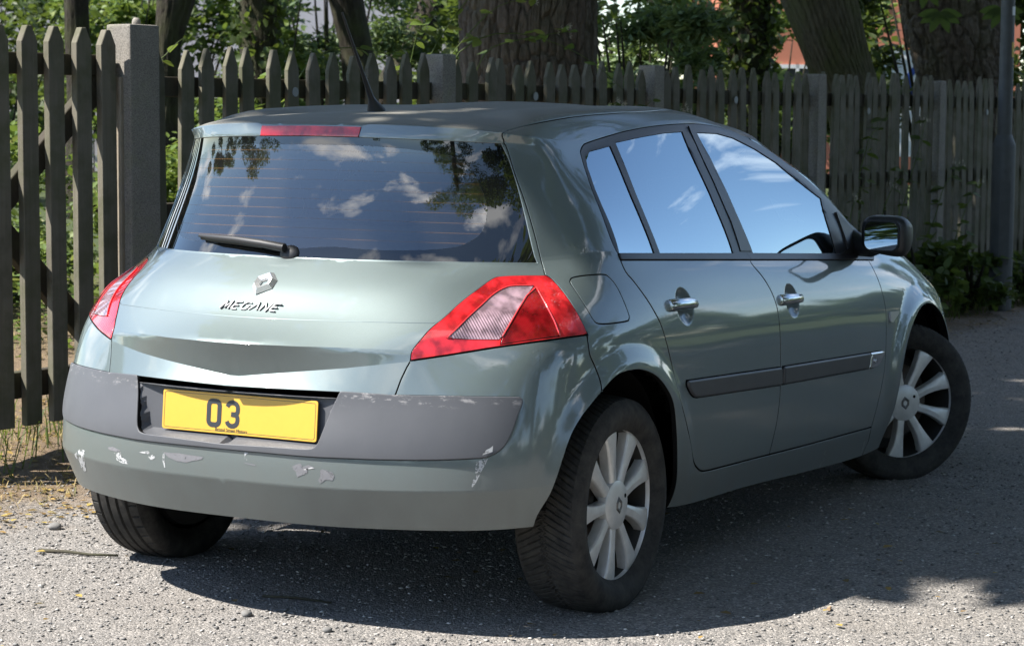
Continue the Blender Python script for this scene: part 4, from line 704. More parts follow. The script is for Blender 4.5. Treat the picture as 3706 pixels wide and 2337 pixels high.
def diamond(h, w, bar, thick):
    """hollow rhombus badge in the local X-Z plane facing -Y: bevelled bars"""
    O = [(0,h/2),(w/2,h*.12),(w/2,-h*.12),(0,-h/2),(-w/2,-h*.12),(-w/2,h*.12)]
    O = [(0.10*w,h/2),(w/2,h*.16),(w/2,-h*.20),(-.10*w,-h/2),(-w/2,-h*.16),(-w/2,h*.20)]
    V = []; F = []; n = 6
    for s, y in ((1,0),(1-bar*.45,-thick),(1-bar,-thick*.55),(1-bar*1.1,0)):
        for x, z in O: V.append((x*s, y, z*s))
    for i in range(3):
        for k in range(n): F.append((i*n+k, (i+1)*n+k, (i+1)*n+(k+1)%n, i*n+(k+1)%n))
    return V, F
(BARREL, RIM), SPOKE, CAP = rim_mesh(), spoke_mesh(), cap_mesh()
_bv, _bf = diamond(.052, .036, .5, .003); CAPB = mesh_py('cap_badge', [(x, -y, z) for x, y, z in _bv], [tuple(reversed(f)) for f in _bf], simple('dark badge metal', (.16,.155,.15), .4, .8))
_dv, _df = lathe([(.150,-.03),(.150,-.006),(.075,-.006),(.060,.03),(.0,.03)], 48); DISC = sharp(mesh_py('brake_disc', _dv, _df, MAT['disc']), 30)
VALVE = MB(); VALVE.tube([(0,.0805,.047),(0,.0838,.047)], .0062, 12); VALVE = VALVE.mesh('valve_hole', MAT['dark'])
def wheel(x, side, kind, steer=0., spin=0.):
    s = -1 if side == 'R' else 1
    w = obj('wheel', BARREL, car, (x, s*.757, HUBZ)); rz = (math.pi if s < 0 else 0)-steer
    w.rotation_euler = (0, 0, rz)
    t = obj('tyre', TYRE[kind], w); obj('rim', RIM, w)
    for k in range(9): obj('spoke', SPOKE, w, rot=(0, spin+k*2*math.pi/9, 0))
    c = obj('centre_cap', CAP, w, rot=(0, spin, 0)); obj('brake_disc', DISC, w); obj('wheel_badge', CAPB, w, (0,.0845,0), (0, spin*0, 0)); obj('valve_hole', VALVE, w, rot=(0, spin+R_(-72), 0))
    return w
# w axis is local +Y; a right-hand wheel is turned by 180 degrees so that +Y faces outward
wheel(0.0, 'R', 'winter', 0, R_(10)); wheel(0.0, 'L', 'summer', 0, .3)
fw_ = wheel(2.64, 'R', 'winter', R_(38), R_(12)); wheel(2.64, 'L', 'summer', R_(38), .2)
for o in car.children:
    if o.name.startswith('wheel') and o.location.x > 2: o.location.y = math.copysign(.752, o.location.y)
# inner shell (dark), roof lining, wheel liners, floor
def shell(name, ur, vr, off, mat, test=None):
    uu = np.linspace(*ur); vv = np.linspace(*vr); U, Vv = np.meshgrid(uu, vv, indexing='ij'); u = U.ravel(); v = Vv.ravel(); e = .03
    P = evalS(u, v); n = np.cross(evalS(u+e, v)-evalS(u-e, v), evalS(u, np.minimum(v+e,14))-evalS(u, np.maximum(v-e,0))); n /= np.linalg.norm(n, axis=1, keepdims=True)+1e-9
    c0 = np.stack([np.clip(P[:,0], .3, 2.6), 0*u, np.full(len(u), .75)], 1); n *= np.sign((n*(P-c0)).sum(1))[:,None]; P = P-n*off; P[:,1] = np.maximum(P[:,1], 0)
    a, b = len(uu), len(vv); i, j = np.meshgrid(np.arange(a-1), np.arange(b-1), indexing='ij'); q = (i*b+j).ravel(); F = np.stack([q, q+b, q+b+1, q+1], 1)
    ctr = P[F].mean(1)
    keep = np.ones(len(F), bool)
    if test is not None: keep = test(ctr)
    F = F[keep]; V = np.concatenate([P*[1,-1,1], P]); F = np.concatenate([F, F[:,::-1]+len(P)])
    return obj(name, mesh_np(name, V, F, mat, True), car)
def noarch(c): return (np.hypot(c[:,0], c[:,2]-.32) > .39) & (np.hypot(c[:,0]-2.635, c[:,2]-.32) > .39) & (c[:,2] > .215) & ~((c[:,0] < -.55) & (c[:,1] < .45) & (c[:,2] > .44) & (c[:,2] < .70))
shell('inner_shell', (0,16,129), (.15,7.1,60), .034, MAT['dark'], noarch)
shell('roof_lining', (0,16,65), (11.2,14,16), .03, MAT['headlining'])
for side in (-1, 1):
    for ax in (0.0, 2.635):
        mb = MB(); n = 28; rr = .372
        ring = [(ax+rr*math.cos(a), .325+rr*math.sin(a)) for a in [R_(2+176*k/n) for k in range(n+1)]]
        V = [(x, side*.80, z) for x, z in ring]+[(x, side*.54, z) for x, z in ring]+[(ax, side*.54, .33)]; F = []
        for k in range(n): F += [(k, k+1, n+2+k, n+1+k), (n+1+k, n+2+k, 2*n+2)]
        mb.add(V, F); obj('wheel_arch_liner', mb.mesh('liner', MAT['dark'], True), car)
mb = MB(); mb.box((-.50,-.50,.30),(3.1,.50,.36)); mb.box((.42,-.78,.21),(2.2,.78,.27)); obj('underbody', mb.mesh('underbody', MAT['dark']), car)
mb = MB(); mb.tube([(.6,.25,.23),(-.15,.30,.24),(-.30,.32,.27)], .03, 10); mb.box((-.50,.10,.27),(-.25,.42,.36)); obj('exhaust_box', sharp(bevel_mesh(mb.mesh('exhaust', simple('rusty exhaust', (.10,.085,.075), .7, .4, var=.4)), .02, 2)), car)
mb = MB(); mb.tube([(0,-.55,.24),(0,.55,.24)], .035, 10); mb.box((-.06,-.62,.17),(.30,-.54,.27)); mb.box((-.06,.54,.17),(.30,.62,.27)); obj('rear_axle', mb.mesh('axle', MAT['dark']), car)
# seats, shelf, dashboard, steering wheel
MAT['redglint'] = simple('bright red rib', (.72,.05,.055), .2, coat=1.)  # bright red standing in for highlights along the lamp lens edges
def seat_mesh(w, rake, hr=True):
    mb = MB(); M = Matrix.Rotation(R_(-rake), 4, 'Y')
    mb.box((0,-w/2,0),(.12,w/2,.58), M)
    mb.box((0,-w/2,-.08),(.50,w/2,.07))
    return mb
for y in (-.36, .36):
    o = obj('front_seat', sharp(bevel_mesh(seat_mesh(.48, 16).mesh('seat', MAT['seat']), .05, 3)), car, (.98, y, .52))
    mb = MB(); mb.box((-.05,-.13,0),(.05,.13,.19), Matrix.Rotation(R_(-10),4,'Y')); mb.tube([(0,-.05,-.1),(0,-.05,.05)], .008, 6); mb.tube([(0,.05,-.1),(0,.05,.05)], .008, 6)
    obj('headrest', sharp(bevel_mesh(mb.mesh('headrest', MAT['seat']), .035, 3)), o, (-.11, 0, .63))
o = obj('rear_seat', sharp(bevel_mesh(seat_mesh(1.22, 20).mesh('seat', MAT['seat']), .05, 3)), car, (.22, 0, .52))
for y in (-.42, 0, .42):
    mb = MB(); mb.box((-.045,-.12,0),(.045,.12,.14), Matrix.Rotation(R_(-12),4,'Y')); obj('headrest', sharp(bevel_mesh(mb.mesh('headrest', MAT['seat']), .03, 3)), o, (-.16, y, .56))
mb = MB(); mb.box((-.29,-.50,.93),(.02,.50,.945)); obj('parcel_shelf', mb.mesh('shelf', MAT['seat']), car)
mb = MB(); mb.box((1.72,-.72,.55),(2.4,.72,.90)); mb.box((1.60,-.58,.70),(1.9,-.16,.95)); obj('dashboard', sharp(bevel_mesh(mb.mesh('dash', MAT['black']), .06, 3)), car)
mb = MB(); mb.tube([(.0,.185*math.cos(a),.185*math.sin(a)) for a in [2*math.pi*k/36 for k in range(37)]], .016, 8, False); mb.box((-.02,-.17,-.02),(.02,.17,.02)); mb.box((-.02,-.06,-.16),(.03,.06,.06)); obj('steering_wheel', sharp(mb.mesh('steering', MAT['black'])), car, (1.50,-.37,.865), (0, R_(25), 0))
# number plate with its characters
PLC = Vector((-.706, -.021, .584)); PT = R_(5)
PM = Matrix.Translation(PLC) @ Matrix.Rotation(PT, 4, 'Y')          # local: -X faces backwards, Y left, Z up
def rrect(w, h, r, n=5):
    out = []
    for cx, cy, a0 in ((w/2-r,h/2-r,0),(-w/2+r,h/2-r,90),(-w/2+r,-h/2+r,180),(w/2-r,-h/2+r,270)):
        out += [(cx+r*math.cos(R_(a0+90*k/n)), cy+r*math.sin(R_(a0+90*k/n))) for k in range(n+1)]
    return out
def slab(outline, x0, x1, M):
    n = len(outline); V = [M @ Vector((x0, y, z)) for y, z in outline]+[M @ Vector((x1, y, z)) for y, z in outline]
    return V, [tuple(range(n)), tuple(range(2*n-1, n-1, -1))]+[(k, n+k, n+(k+1)%n, (k+1)%n) for k in range(n)]
def ribbon(pts, w, closed=False):
    """flat stroke of width w along a 2-D polyline -> quads"""
    n = len(pts); L = []; Rr = []
    for i in range(n):
        a = Vector(pts[(i-1)%n] if closed or i > 0 else pts[0]); b = Vector(pts[(i+1)%n] if closed or i < n-1 else pts[-1]); p = Vector(pts[i])
        d1 = (p-a).normalized() if (p-a).length > 1e-9 else (b-p).normalized(); d2 = (b-p).normalized() if (b-p).length > 1e-9 else d1
        nn = Vector((-(d1+d2).y, (d1+d2).x)).normalized(); k = 1/max(.5, nn.dot(Vector((-d2.y, d2.x)))); L.append(p+nn*w/2*k); Rr.append(p-nn*w/2*k)
    m = n if closed else n-1
    return L, Rr, m
def stroke(mb, pts, w, M, x0, x1, closed=False):
    L, Rr, m = ribbon(pts, w, closed); n = len(pts)
    V = [M @ Vector((x, q.x, q.y)) for x in (x0, x1) for q in (*L, *Rr)]
    F = []
    for i in range(m):
        j = (i+1) % n; F += [(i, j, n+j, n+i), (2*n+i, 3*n+i, 3*n+j, 2*n+j), (i, 2*n+i, 2*n+j, j), (n+i, n+j, 3*n+j, 3*n+i)]
    if not closed: F += [(0, n, 3*n, 2*n), (n-1, 3*n-1, 4*n-1, 2*n-1)]
    mb.add(V, F)
yellow = simple('reflective yellow plate', (.62,.355,.042), .35, var=.05, vscale=60, coat=.4, coatr=.15); ink = simple('grey black plate ink', (.030,.034,.040), .4)
mb = MB(); V, F = slab(rrect(.520,.111,.008), .0, -.004, PM); mb.add(V, F); plate = obj('number_plate', bevel_mesh(mb.mesh('plate', yellow), .0008, 1), car)
mb = MB(); stroke(mb, rrect(.506,.098,.006), .0011, PM, -.0038, -.0045, True); obj('plate_border', mb.mesh('border', ink), plate)
def arc2(cx, cy, rx, ry, a0, a1, n=8): return [(cx+rx*math.cos(R_(a0+(a1-a0)*k/n)), cy+ry*math.sin(R_(a0+(a1-a0)*k/n))) for k in range(n+1)]
def sgn(pts, yc): return [(yc-x, z) for x, z in pts]                 # seen from behind the car, +Y runs to the left
h2, w2 = .079/2-.007, .050/2-.007
zero = arc2(w2-.012, h2-.012, .012, .012, 0, 90, 4)+arc2(-w2+.012, h2-.012, .012, .012, 90, 180, 4)+arc2(-w2+.012, -h2+.012, .012, .012, 180, 270, 4)+arc2(w2-.012, -h2+.012, .012, .012, 270, 360, 4)
three = arc2(0, h2-.015, w2, .015, 170, 0, 7)+arc2(0, .010, w2, .012, -10, -70, 4)+[(-.004,0)]
three2 = [(-.004,0)]+arc2(0, -.011, w2, .012, 70, 10, 4)+arc2(0, -h2+.015, w2, .015, 0, -170, 7)
mb = MB(); stroke(mb, sgn(zero, .082), .014, PM, -.0038, -.0048, True); obj('plate_digit', mb.mesh('digit', ink), plate)
mb = MB(); stroke(mb, sgn(three, .020), .013, PM, -.0038, -.0048); stroke(mb, sgn(three2, .020), .013, PM, -.0038, -.00482); obj('plate_digit', mb.mesh('digit', ink), plate)
def text_mesh(body, size, extrude, mat, name, shear=0.):
    cu = bpy.data.curves.new(name, 'FONT'); cu.body = body; cu.size = size; cu.extrude = extrude; cu.align_x = 'CENTER'; cu.align_y = 'CENTER'; cu.shear = shear; cu.resolution_u = 3
    o = bpy.data.objects.new(name, cu); COL.objects.link(o); dg = bpy.context.evaluated_depsgraph_get(); me = bpy.data.meshes.new_from_object(o.evaluated_get(dg)); bpy.data.objects.remove(o); bpy.data.curves.remove(cu)
    me.materials.clear(); me.materials.append(mat); return me
def basis(xa, za, p):   # text x along xa, text y along za
    xa = Vector(xa).normalized(); za = Vector(za).normalized(); n = xa.cross(za).normalized(); za = n.cross(xa)
    return Matrix(((xa.x,za.x,n.x,p[0]),(xa.y,za.y,n.y,p[1]),(xa.z,za.z,n.z,p[2]),(0,0,0,1)))
tm = text_mesh('Bristol Street Motors', .0125, .0002, ink, 'dealer_name'); tm.transform(PM @ basis((0,-1,0),(0,0,1),(-.0046,.022,-.0445))); obj('dealer_name', tm, plate)
# tailgate lettering: raised chrome strokes
a, b = Vector((-.626,.100,.8655)), Vector((-.626,-.096,.8655)); up = Vector((.70,0,.71)); nrm = Vector((-.71,0,.70))
LM = basis(b-a, up, a+nrm*.001)                                       # x to the right, y up the slope, z out
glyph = {'M': [[(0,0),(.16,1),(.5,.25),(.84,1),(1,0)]], 'E': [[(.9,1),(.2,1),(0,.88),(0,.12),(.15,0),(.85,0)],[(0,.5),(.7,.5)]], 'G': [[(.95,.9),(.7,1),(.3,1),(0,.7),(0,.3),(.3,0),(.75,0),(.95,.15),(.95,.48),(.55,.48)]], 'A': [[(0,0),(.55,1),(1,0)]], 'N': [[(0,0),(.05,1),(.9,0),(1,1)]]}
mb = MB(); x = 0.0; hgt = .026
for ch, wd in zip('MEGANE', (.034,.026,.028,.032,.030,.026)):
    for pl in glyph[ch]:
        q = [(x+px*wd*.82+py*.010, py*hgt) for px, py in pl]; L, Rr, m = ribbon(q, .0042); n = len(q)
        V = [LM @ Vector((p.x, p.y, z)) for z in (-.003, .0035) for p in (*L, *Rr)]; F = []
        for i in range(n-1): F += [(i, n+i, n+i+1, i+1), (2*n+i, 2*n+i+1, 3*n+i+1, 3*n+i), (i, i+1, 2*n+i+1, 2*n+i), (n+i, 3*n+i, 3*n+i+1, n+i+1)]
        F += [(0, 2*n, 3*n, n), (n-1, 2*n-1, 4*n-1, 3*n-1)]; mb.add(V, F)
    x += wd+.0035
obj('model_lettering', mb.mesh('lettering', simple('satin lettering', (.26,.27,.28), .4, .4)), tailgate)
p, n_ = sp(.001, 6.0, 'R', .001); upv = (Vector((0,0,1))-n_*n_.z).normalized()
DM = Matrix(((0,-n_.x,upv.x,p.x),(-1,-n_.y,upv.y,0),(0,-n_.z,upv.z,p.z),(0,0,0,1)))
V, F = diamond(.090, .070, .62, .013); mb = MB(); mb.add([DM @ Vector(v) for v in V], F); obj('rhombus_badge', mb.mesh('badge', simple('bright badge chrome', (.80,.80,.80), .22, .75)), tailgate)
# 16V style badge relief on the strip
for s in ('R','L'):
    p, n_ = sp(10.545, 2.62, s, .0128); fwd = Vector((1,0,-.03)) if s == 'R' else Vector((-1,0,.03)); tm = text_mesh('16v', .034, .0006, MAT['chrome'], 'badge_text'); tm.transform(basis(fwd, (0,0,1), p)); obj('strip_lettering', tm, [o for o in car.children if o.name.startswith('front_door')][0 if s == 'R' else 1])
# rear wiper
MAT['wiper'] = simple('grey wiper plastic', (.020,.020,.022), .5)
pts_w = [sp(-u_, v_, 'R', o_)[0] for u_, v_, o_ in ((-.02,8.02,.020),(.25,8.07,.024),(.6,8.12,.024),(.95,8.15,.02),(1.27,8.18,.014))]
mb = MB(); mb.tube(pts_w, [.013,.0115,.0105,.009,.005], 10); wip = obj('wiper', sharp(mb.mesh('wiper', MAT['wiper']), 40), tailgate)
mb = MB(); mb.tube([sp(-u_, v_, 'R', .007)[0] for u_, v_ in ((.3,8.05),(.6,8.09),(.95,8.12),(1.25,8.15))], .005, 6); obj('wiper_blade', mb.mesh('blade', MAT['black'], True), wip)
p, n_ = sp(.04, 7.9, 'R', 0); V = []; F = []; rg = 5; sg = 24
t1 = Vector((0,-1,0)); t2 = n_.cross(t1)
for i in range(rg+1):
    a = i/rg*math.pi/2
    for k in range(sg): V.append(p+(t1*math.cos(2*math.pi*k/sg)*.032+t2*math.sin(2*math.pi*k/sg)*.026)*math.cos(a)+n_*(.015*math.sin(a)-.004))
for i in range(rg):
    for k in range(sg): F.append((i*sg+k, i*sg+(k+1)%sg, (i+1)*sg+(k+1)%sg, (i+1)*sg+k))
obj('wiper_cap', mesh_py('cap', V, F, MAT['wiper'], True), tailgate)
# aerial
mb = MB(); b0 = Vector((.028,0,1.414)); t0 = Vector((-.158,0,1.702)); d = (t0-b0)
mb.tube([b0, b0+d*.04, b0+d*.12, b0+d*.15, b0+d*.42, b0+d*.985, t0], [.030,.024,.0125,.0095,.0055,.0032,.0038], 14); obj('aerial', sharp(mb.mesh('aerial', MAT['black']), 50), roof)
# door mirrors
def blob(cx, cy, cz, sx, sy, sz, e=.45, nu=28, nv=16):
    V = []; F = []
    f = lambda c, ee: math.copysign(abs(c)**ee, c)
    for j in range(nv+1):
        b = -math.pi/2+math.pi*j/nv
        for i in range(nu):
            a = 2*math.pi*i/nu; V.append((cx+sx*f(math.cos(b),e)*f(math.cos(a),e), cy+sy*f(math.cos(b),e)*f(math.sin(a),e), cz+sz*f(math.sin(b),e)))
    for j in range(nv):
        for i in range(nu): F.append((j*nu+i, j*nu+(i+1)%nu, (j+1)*nu+(i+1)%nu, (j+1)*nu+i))
    return V, F
for s, sn in (('R',-1),('L',1)):
    V, F = blob(0,0,0,.056,.090,.070,.50)
    V = [(x*(1-.30*max(0,x)/.056*0)+ (y*sn*-.12), y, z*(1-.35*max(0, x)/.056)-(.012 if z < 0 else 0)*(y*sn/.09)) for x, y, z in V]
    par = [o for o in car.children if o.name.startswith('front_door')][0 if s == 'R' else 1]
    mir = obj('door_mirror', mesh_py('mirror', V, F, MAT['black'], True), par, (1.985, sn*.935, .985))
    V2, F2 = blob(.012,0,.0,.054,.0875,.068,.5); V2 = [(x+(y*sn*-.12), y, z*(1-.35*max(0, x)/.056)+.004) for x, y, z in V2]
    obj('mirror_cover', mesh_py('cover', [(x+.006,y*1.01,z*1.01) for x,y,z in V2 if True], F2, MAT['paint'], True), mir)
    g = [(-.0595+(y*sn*-.12), y, z) for y, z in rrect(.128, .100, .026, 6)]
    mb = MB(); n = len(g); mb.add([(x-.0005, y*1.06, z*1.07+.0) for x, y, z in g]+[(x+.02, y*1.10, z*1.12) for x, y, z in g], [tuple(range(n))]+[(k, n+k, n+(k+1)%n, (k+1)%n) for k in range(n)]); obj('mirror_surround', mb.mesh('surround', MAT['black']), mir)
    obj('mirror_glass', mesh_py('glass', [(x-.0022, y, z) for x, y, z in g], [tuple(range(n))], MAT['mirror']), mir)
    mb = MB(); mb.tube([(.10,-sn*.175,-.03),(.06,-sn*.12,-.045),(.01,-sn*.06,-.05),(.0,-sn*.02,-.045)], [.045,.04,.032,.02], 12); obj('mirror_arm', sharp(mb.mesh('arm', MAT['black']), 60), mir)
# mirror sail triangles in the front corners of the side windows
    q = [sp(u_, v_, s, .004)[0] for u_, v_ in ((10.25,7.35),(11.22,7.4),(11.22,8.2),(10.72,8.55),(10.45,7.95))]
    n = len(q); n0 = sp(10.7,7.8,s)[1]; mb = MB(); mb.add([v+n0*.006 for v in q]+[v-n0*.01 for v in q], [tuple(range(n)), tuple(range(2*n-1,n-1,-1))]+[(k,(k+1)%n,n+(k+1)%n,n+k) for k in range(n)]); obj('mirror_sail', bevel_mesh(mb.mesh('sail', MAT['black']), .003, 2), par)
# chrome door handles
    for (u_, v_), dn in (((7.1057,4.6746),'rear_door'), ((8.8986,4.6119),'front_door')):
        p, n_ = sp(u_-.16, v_+.0, s, 0); p2, _ = sp(u_+.30, v_, s, 0); p = sp(u_, v_, s, 0)[0]; n_ = sp(u_-.5, v_, s, 0)[1]; ax = Vector((1,0,-.035)).normalized(); upz = n_.cross(ax).normalized()
        V = []; F = []; prof = [(-.100,.35),(-.099,.85),(-.092,1.0),(-.05,1.0),(.03,.92),(.085,.80),(.095,.62),(.098,.2)]; m = 16; p = p+n_*.020
        for t, sc in prof:
            bow = .010*(1-(t/.1)**2)
            for k in range(m): a = 2*math.pi*k/m; V.append(p+ax*t+n_*(bow+.0125*sc*math.cos(a))+upz*(.0185*sc*math.sin(a)))
        for i in range(len(prof)-1):
            for k in range(m): F.append((i*m+k, i*m+(k+1)%m, (i+1)*m+(k+1)%m, (i+1)*m+k))
        F += [tuple(range(m)), tuple((len(prof)-1)*m+k for k in range(m-1,-1,-1))]
        dr = [o for o in car.children if o.name.startswith(dn)][0 if s == 'R' else 1]
        hd = obj('door_handle', sharp(mesh_py('handle', V, F, MAT['chrome']), 40), dr)
        
        for e_ in (.078, -.080): mb = MB(); mb.tube([p+ax*e_-n_*.03, p+ax*e_+n_*.002], .012, 10); obj('handle_mount', mb.mesh('mount', MAT['black'], True), hd)
# side repeater
    q = [sp(u_, v_, s, .004)[0] for u_, v_ in ((11.045,3.85),(11.30,3.87),(11.28,3.80),(11.10,3.56),(11.05,3.58))]; n = len(q); n0 = sp(11.1,3.7,s)[1]
    mb = MB(); mb.add([v+n0*.003 for v in q]+[v-n0*.008 for v in q], [tuple(range(n)), tuple(range(2*n-1,n-1,-1))]+[(k,(k+1)%n,n+(k+1)%n,n+k) for k in range(n)]); obj('side_repeater', bevel_mesh(mb.mesh('repeater', simple('pale repeater lens', (.55,.55,.57), .2)), .002, 2), [o for o in car.children if o.name.startswith('front_wing')][0 if s == 'R' else 1])
# highlight lines on the lamps, put in as bright red tubes
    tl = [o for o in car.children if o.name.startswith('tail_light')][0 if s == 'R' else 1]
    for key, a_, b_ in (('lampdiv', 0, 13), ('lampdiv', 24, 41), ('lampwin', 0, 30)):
        mb = MB(); mb.tube([sp(u_, v_, s, .0042)[0] for u_, v_ in LINES[key][a_:b_]], .0019, 6); obj('lens_highlight', mb.mesh('rib', MAT['redglint'], True), tl)
# scrapes on the bumper: bare patches where the paint is gone
for i, poly in enumerate(SCRAPES):
    V = []; F = []
    ctr = np.array(poly).mean(0); ring = []
    for (u_, v_), (u2, v2) in zip(poly, poly[1:]+poly[:1]):
        for t in (0,.5): ring.append((u_+(u2-u_)*t+random.uniform(-.006,.006), v_+(v2-v_)*t+random.uniform(-.01,.01)))
    for k in (1, .5): V += [sp(ctr[0]+(a-ctr[0])*k, ctr[1]+(b-ctr[1])*k, 'R', .0009 if i < 11 or i == 11 else .0085)[0] for a, b in ring]
    V.append(sp(ctr[0], ctr[1], 'R', .0009 if i < 12 else .0085)[0]); n = len(ring)
    F = [(k, (k+1)%n, n+(k+1)%n, n+k) for k in range(n)]+[(n+k, n+(k+1)%n, 2*n) for k in range(n)]
    me = mesh_py('scrape', V, F, MAT['bare'] if i in (2,6,8,9,10) else MAT['scuff'], True)
    obj('paint_scrape', me, rear_bumper)

# ================================================================== setting
rng = np.random.default_rng(7); random.seed(7)
FA = Vector((1.71, 2.24, 0)); FDIR = Vector((8.27, -.76, 0)).normalized(); FN = Vector((-FDIR.y, FDIR.x, 0))   # fence line, FN points away from the car
def fpt(s, d=0., z=0.): return FA+FDIR*s+FN*d+Vector((0,0,z))
FANG = math.atan2(FDIR.y, FDIR.x)
def ground_mat():
    t = NT('gravelly asphalt and dirt'); co = t.coord('Object'); s = t.n('ShaderNodeSeparateXYZ'); t.t.links.new(co, s.inputs[0])
    # signed distance to the fence line
    d = t.math('ADD', t.math('MULTIPLY', t.math('SUBTRACT', s.outputs['X'], FA.x), FN.x), t.math('MULTIPLY', t.math('SUBTRACT', s.outputs['Y'], FA.y), FN.y))
    big = t.noise(co, 1.3, 5, .6); mid = t.noise(co, 9, 5, .65); fine = t.noise(co, 90, 4, .6)
    e = t.math('ADD', d, t.math('MULTIPLY_ADD', t.noise(co, 2.2, 6, .65), 1.3, -.65))
    dirtm = t.n('ShaderNodeMapRange', {1: -1.0, 2: -.45}); t.t.links.new(e, dirtm.inputs[0])
    v1 = t.n('ShaderNodeTexVoronoi', {'Scale': 140.0}); t.t.links.new(co, v1.inputs['Vector']); v2 = t.n('ShaderNodeTexVoronoi', {'Scale': 330.0}); t.t.links.new(co, v2.inputs['Vector'])
    sc = t.n('ShaderNodeSeparateColor'); t.t.links.new(v1.outputs['Color'], sc.inputs[0])
    stone = t.ramp(sc.outputs[0], [(0., (.08,.078,.076)), (.3, (.17,.163,.157)), (.65, (.265,.248,.232)), (.88, (.39,.36,.33)), (1., (.58,.54,.50))])
    asp = t.mix(t.ramp(mid, [(.35, 0.), (.65, 1.)]), (.156,.147,.138), (.236,.221,.207)); col = t.mix(.55, asp, stone)
    col = t.mix(t.math('MULTIPLY', t.ramp(big, [(.45, 0.), (.7, 1.)]), .45), col, (.22,.195,.17))
    dirt = t.mix(mid, (.085,.060,.040), (.24,.175,.115)); dirt = t.mix(t.math('MULTIPLY', t.ramp(fine, [(.5, 0.), (.75, 1.)]), .6), dirt, (.33,.24,.14)); col = t.mix(dirtm.outputs[0], col, dirt)
    grassm = t.n('ShaderNodeMapRange', {1: 2.2, 2: 4.5}); t.t.links.new(e, grassm.inputs[0])
    col = t.mix(t.math('MULTIPLY', grassm.outputs[0], .85), col, t.mix(mid, (.035,.055,.015), (.11,.11,.045)))
    far = t.n('ShaderNodeMapRange', {1: 11.0, 2: 14.0}); vl = t.n('ShaderNodeVectorMath', operation='LENGTH'); t.t.links.new(co, vl.inputs[0]); t.t.links.new(vl.outputs['Value'], far.inputs[0]); col = t.mix(far.outputs[0], col, t.mix(mid, (.030,.050,.016), (.075,.090,.035)))
    h = t.math('ADD', t.math('MULTIPLY', v1.outputs['Distance'], -.8), t.math('ADD', t.math('MULTIPLY', v2.outputs['Distance'], -.4), t.math('MULTIPLY', fine, .5)))
    t.bsdf(base=col, rough=.88, spec=.25, normal=t.bump(h, .9, .006, t.bump(mid, .5, .03))); return t.m
# ground: fine sheet near, coarse far, gentle bank behind the fence
def gz(x, y):
    d = (x-FA.x)*FN.x+(y-FA.y)*FN.y
    z = 0.014*np.sin(x*1.7+.6*y)*np.cos(y*1.3-.4*x)*np.clip((np.hypot(x-1, y)-1.6)/2, 0, 1)
    z = z+np.clip((d+.9)/.9, 0, 1)**2*.05+np.clip((d-.2)/3, 0, 1)*.10
    z = z+.02*np.sin(x*5.1+y*3.3)*np.sin(y*4.7-x*2.1)*np.clip((d+.6)/.5, 0, 1)
    return z
xs = np.concatenate([[-600,-250,-110,-50,-25,-14,-9], np.arange(-6, 14.01, .11), [14.5,15.5,17,19,22,27,35,50,80,150,300,600]]); ys = np.concatenate([[-600,-250,-110,-50,-25,-14,-9,-6,-5,-4.5], np.arange(-4, 6.01, .11), [6.5,7.5,9,11,14,18,24,34,50,80,150,300,600]])
X, Y = np.meshgrid(xs, ys, indexing='ij'); a, b = X.shape; Vg = np.stack([X, Y, gz(X, Y)], -1).reshape(-1, 3); i, j = np.meshgrid(np.arange(a-1), np.arange(b-1), indexing='ij'); q = (i*b+j).ravel()
ground = obj('ground', mesh_np('ground', Vg, np.stack([q, q+b, q+b+1, q+1], 1), ground_mat(), True)); tag(ground, 'grey gravelly asphalt running into brown dirt at the fence', kind='structure')
# ---- loose stones
def stones(name, n, xr, yr, smin, smax, mat, label, cat, test=None, lift=.3):
    x = rng.uniform(*xr, n); y = rng.uniform(*yr, n)
    if test is not None: k = test(x, y); x, y = x[k], y[k]
    n = len(x); s = smin+(smax-smin)*rng.random(n)**3.2
    base = np.array([(1,0,0),(.3,.95,.1),(-.8,.6,0),(-.8,-.6,.1),(.3,-.95,0),(.15,.1,.62),(-.1,-.1,-.5)]); tris = np.array([(0,1,5),(1,2,5),(2,3,5),(3,4,5),(4,0,5),(1,0,6),(2,1,6),(3,2,6),(4,3,6),(0,4,6)])
    P = base[None]*(1+rng.uniform(-.3,.3,(n,7,3))); a = rng.random(n)*6.283; ca, sa = np.cos(a)[:,None], np.sin(a)[:,None]; st = rng.uniform(.6,1.4,n)[:,None]
    px, py, pz = P[:,:,0]*st, P[:,:,1], P[:,:,2]*rng.uniform(.55,1.0,n)[:,None]
    V = np.stack([px*ca-py*sa, px*sa+py*ca, pz], -1)*s[:,None,None]/2; V += np.stack([x, y, gz(x, y)+s*.5*lift], -1)[:,None]
    F = (tris[None]+7*np.arange(n)[:,None,None]).reshape(-1,3); o = obj(name, mesh_np(name, V.reshape(-1,3), F, mat)); tag(o, label, cat, kind='stuff'); return o
def island_mat(name, stops, rough=.8, trans=0., bump=0., spec=.3):
    t = NT(name); g = t.n('ShaderNodeNewGeometry'); col = t.ramp(g.outputs['Random Per Island'], stops)
    if trans:
        co = t.coord(); col = t.mix(t.math('MULTIPLY', t.noise(co, 18, 3), .5), col, (.10,.12,.03))
        p = t.bsdf(base=col, rough=rough, spec=spec); tl = t.n('ShaderNodeBsdfTranslucent'); t.t.links.new(t.mix(.5, col, (.22,.30,.04)), tl.inputs[0]); mx = t.n('ShaderNodeMixShader', {0: trans}); t.t.links.new(p.outputs[0], mx.inputs[1]); t.t.links.new(tl.outputs[0], mx.inputs[2]); t.t.links.new(mx.outputs[0], t.out.inputs[0])
    else: t.bsdf(base=col, rough=rough, spec=spec)
    return t.m
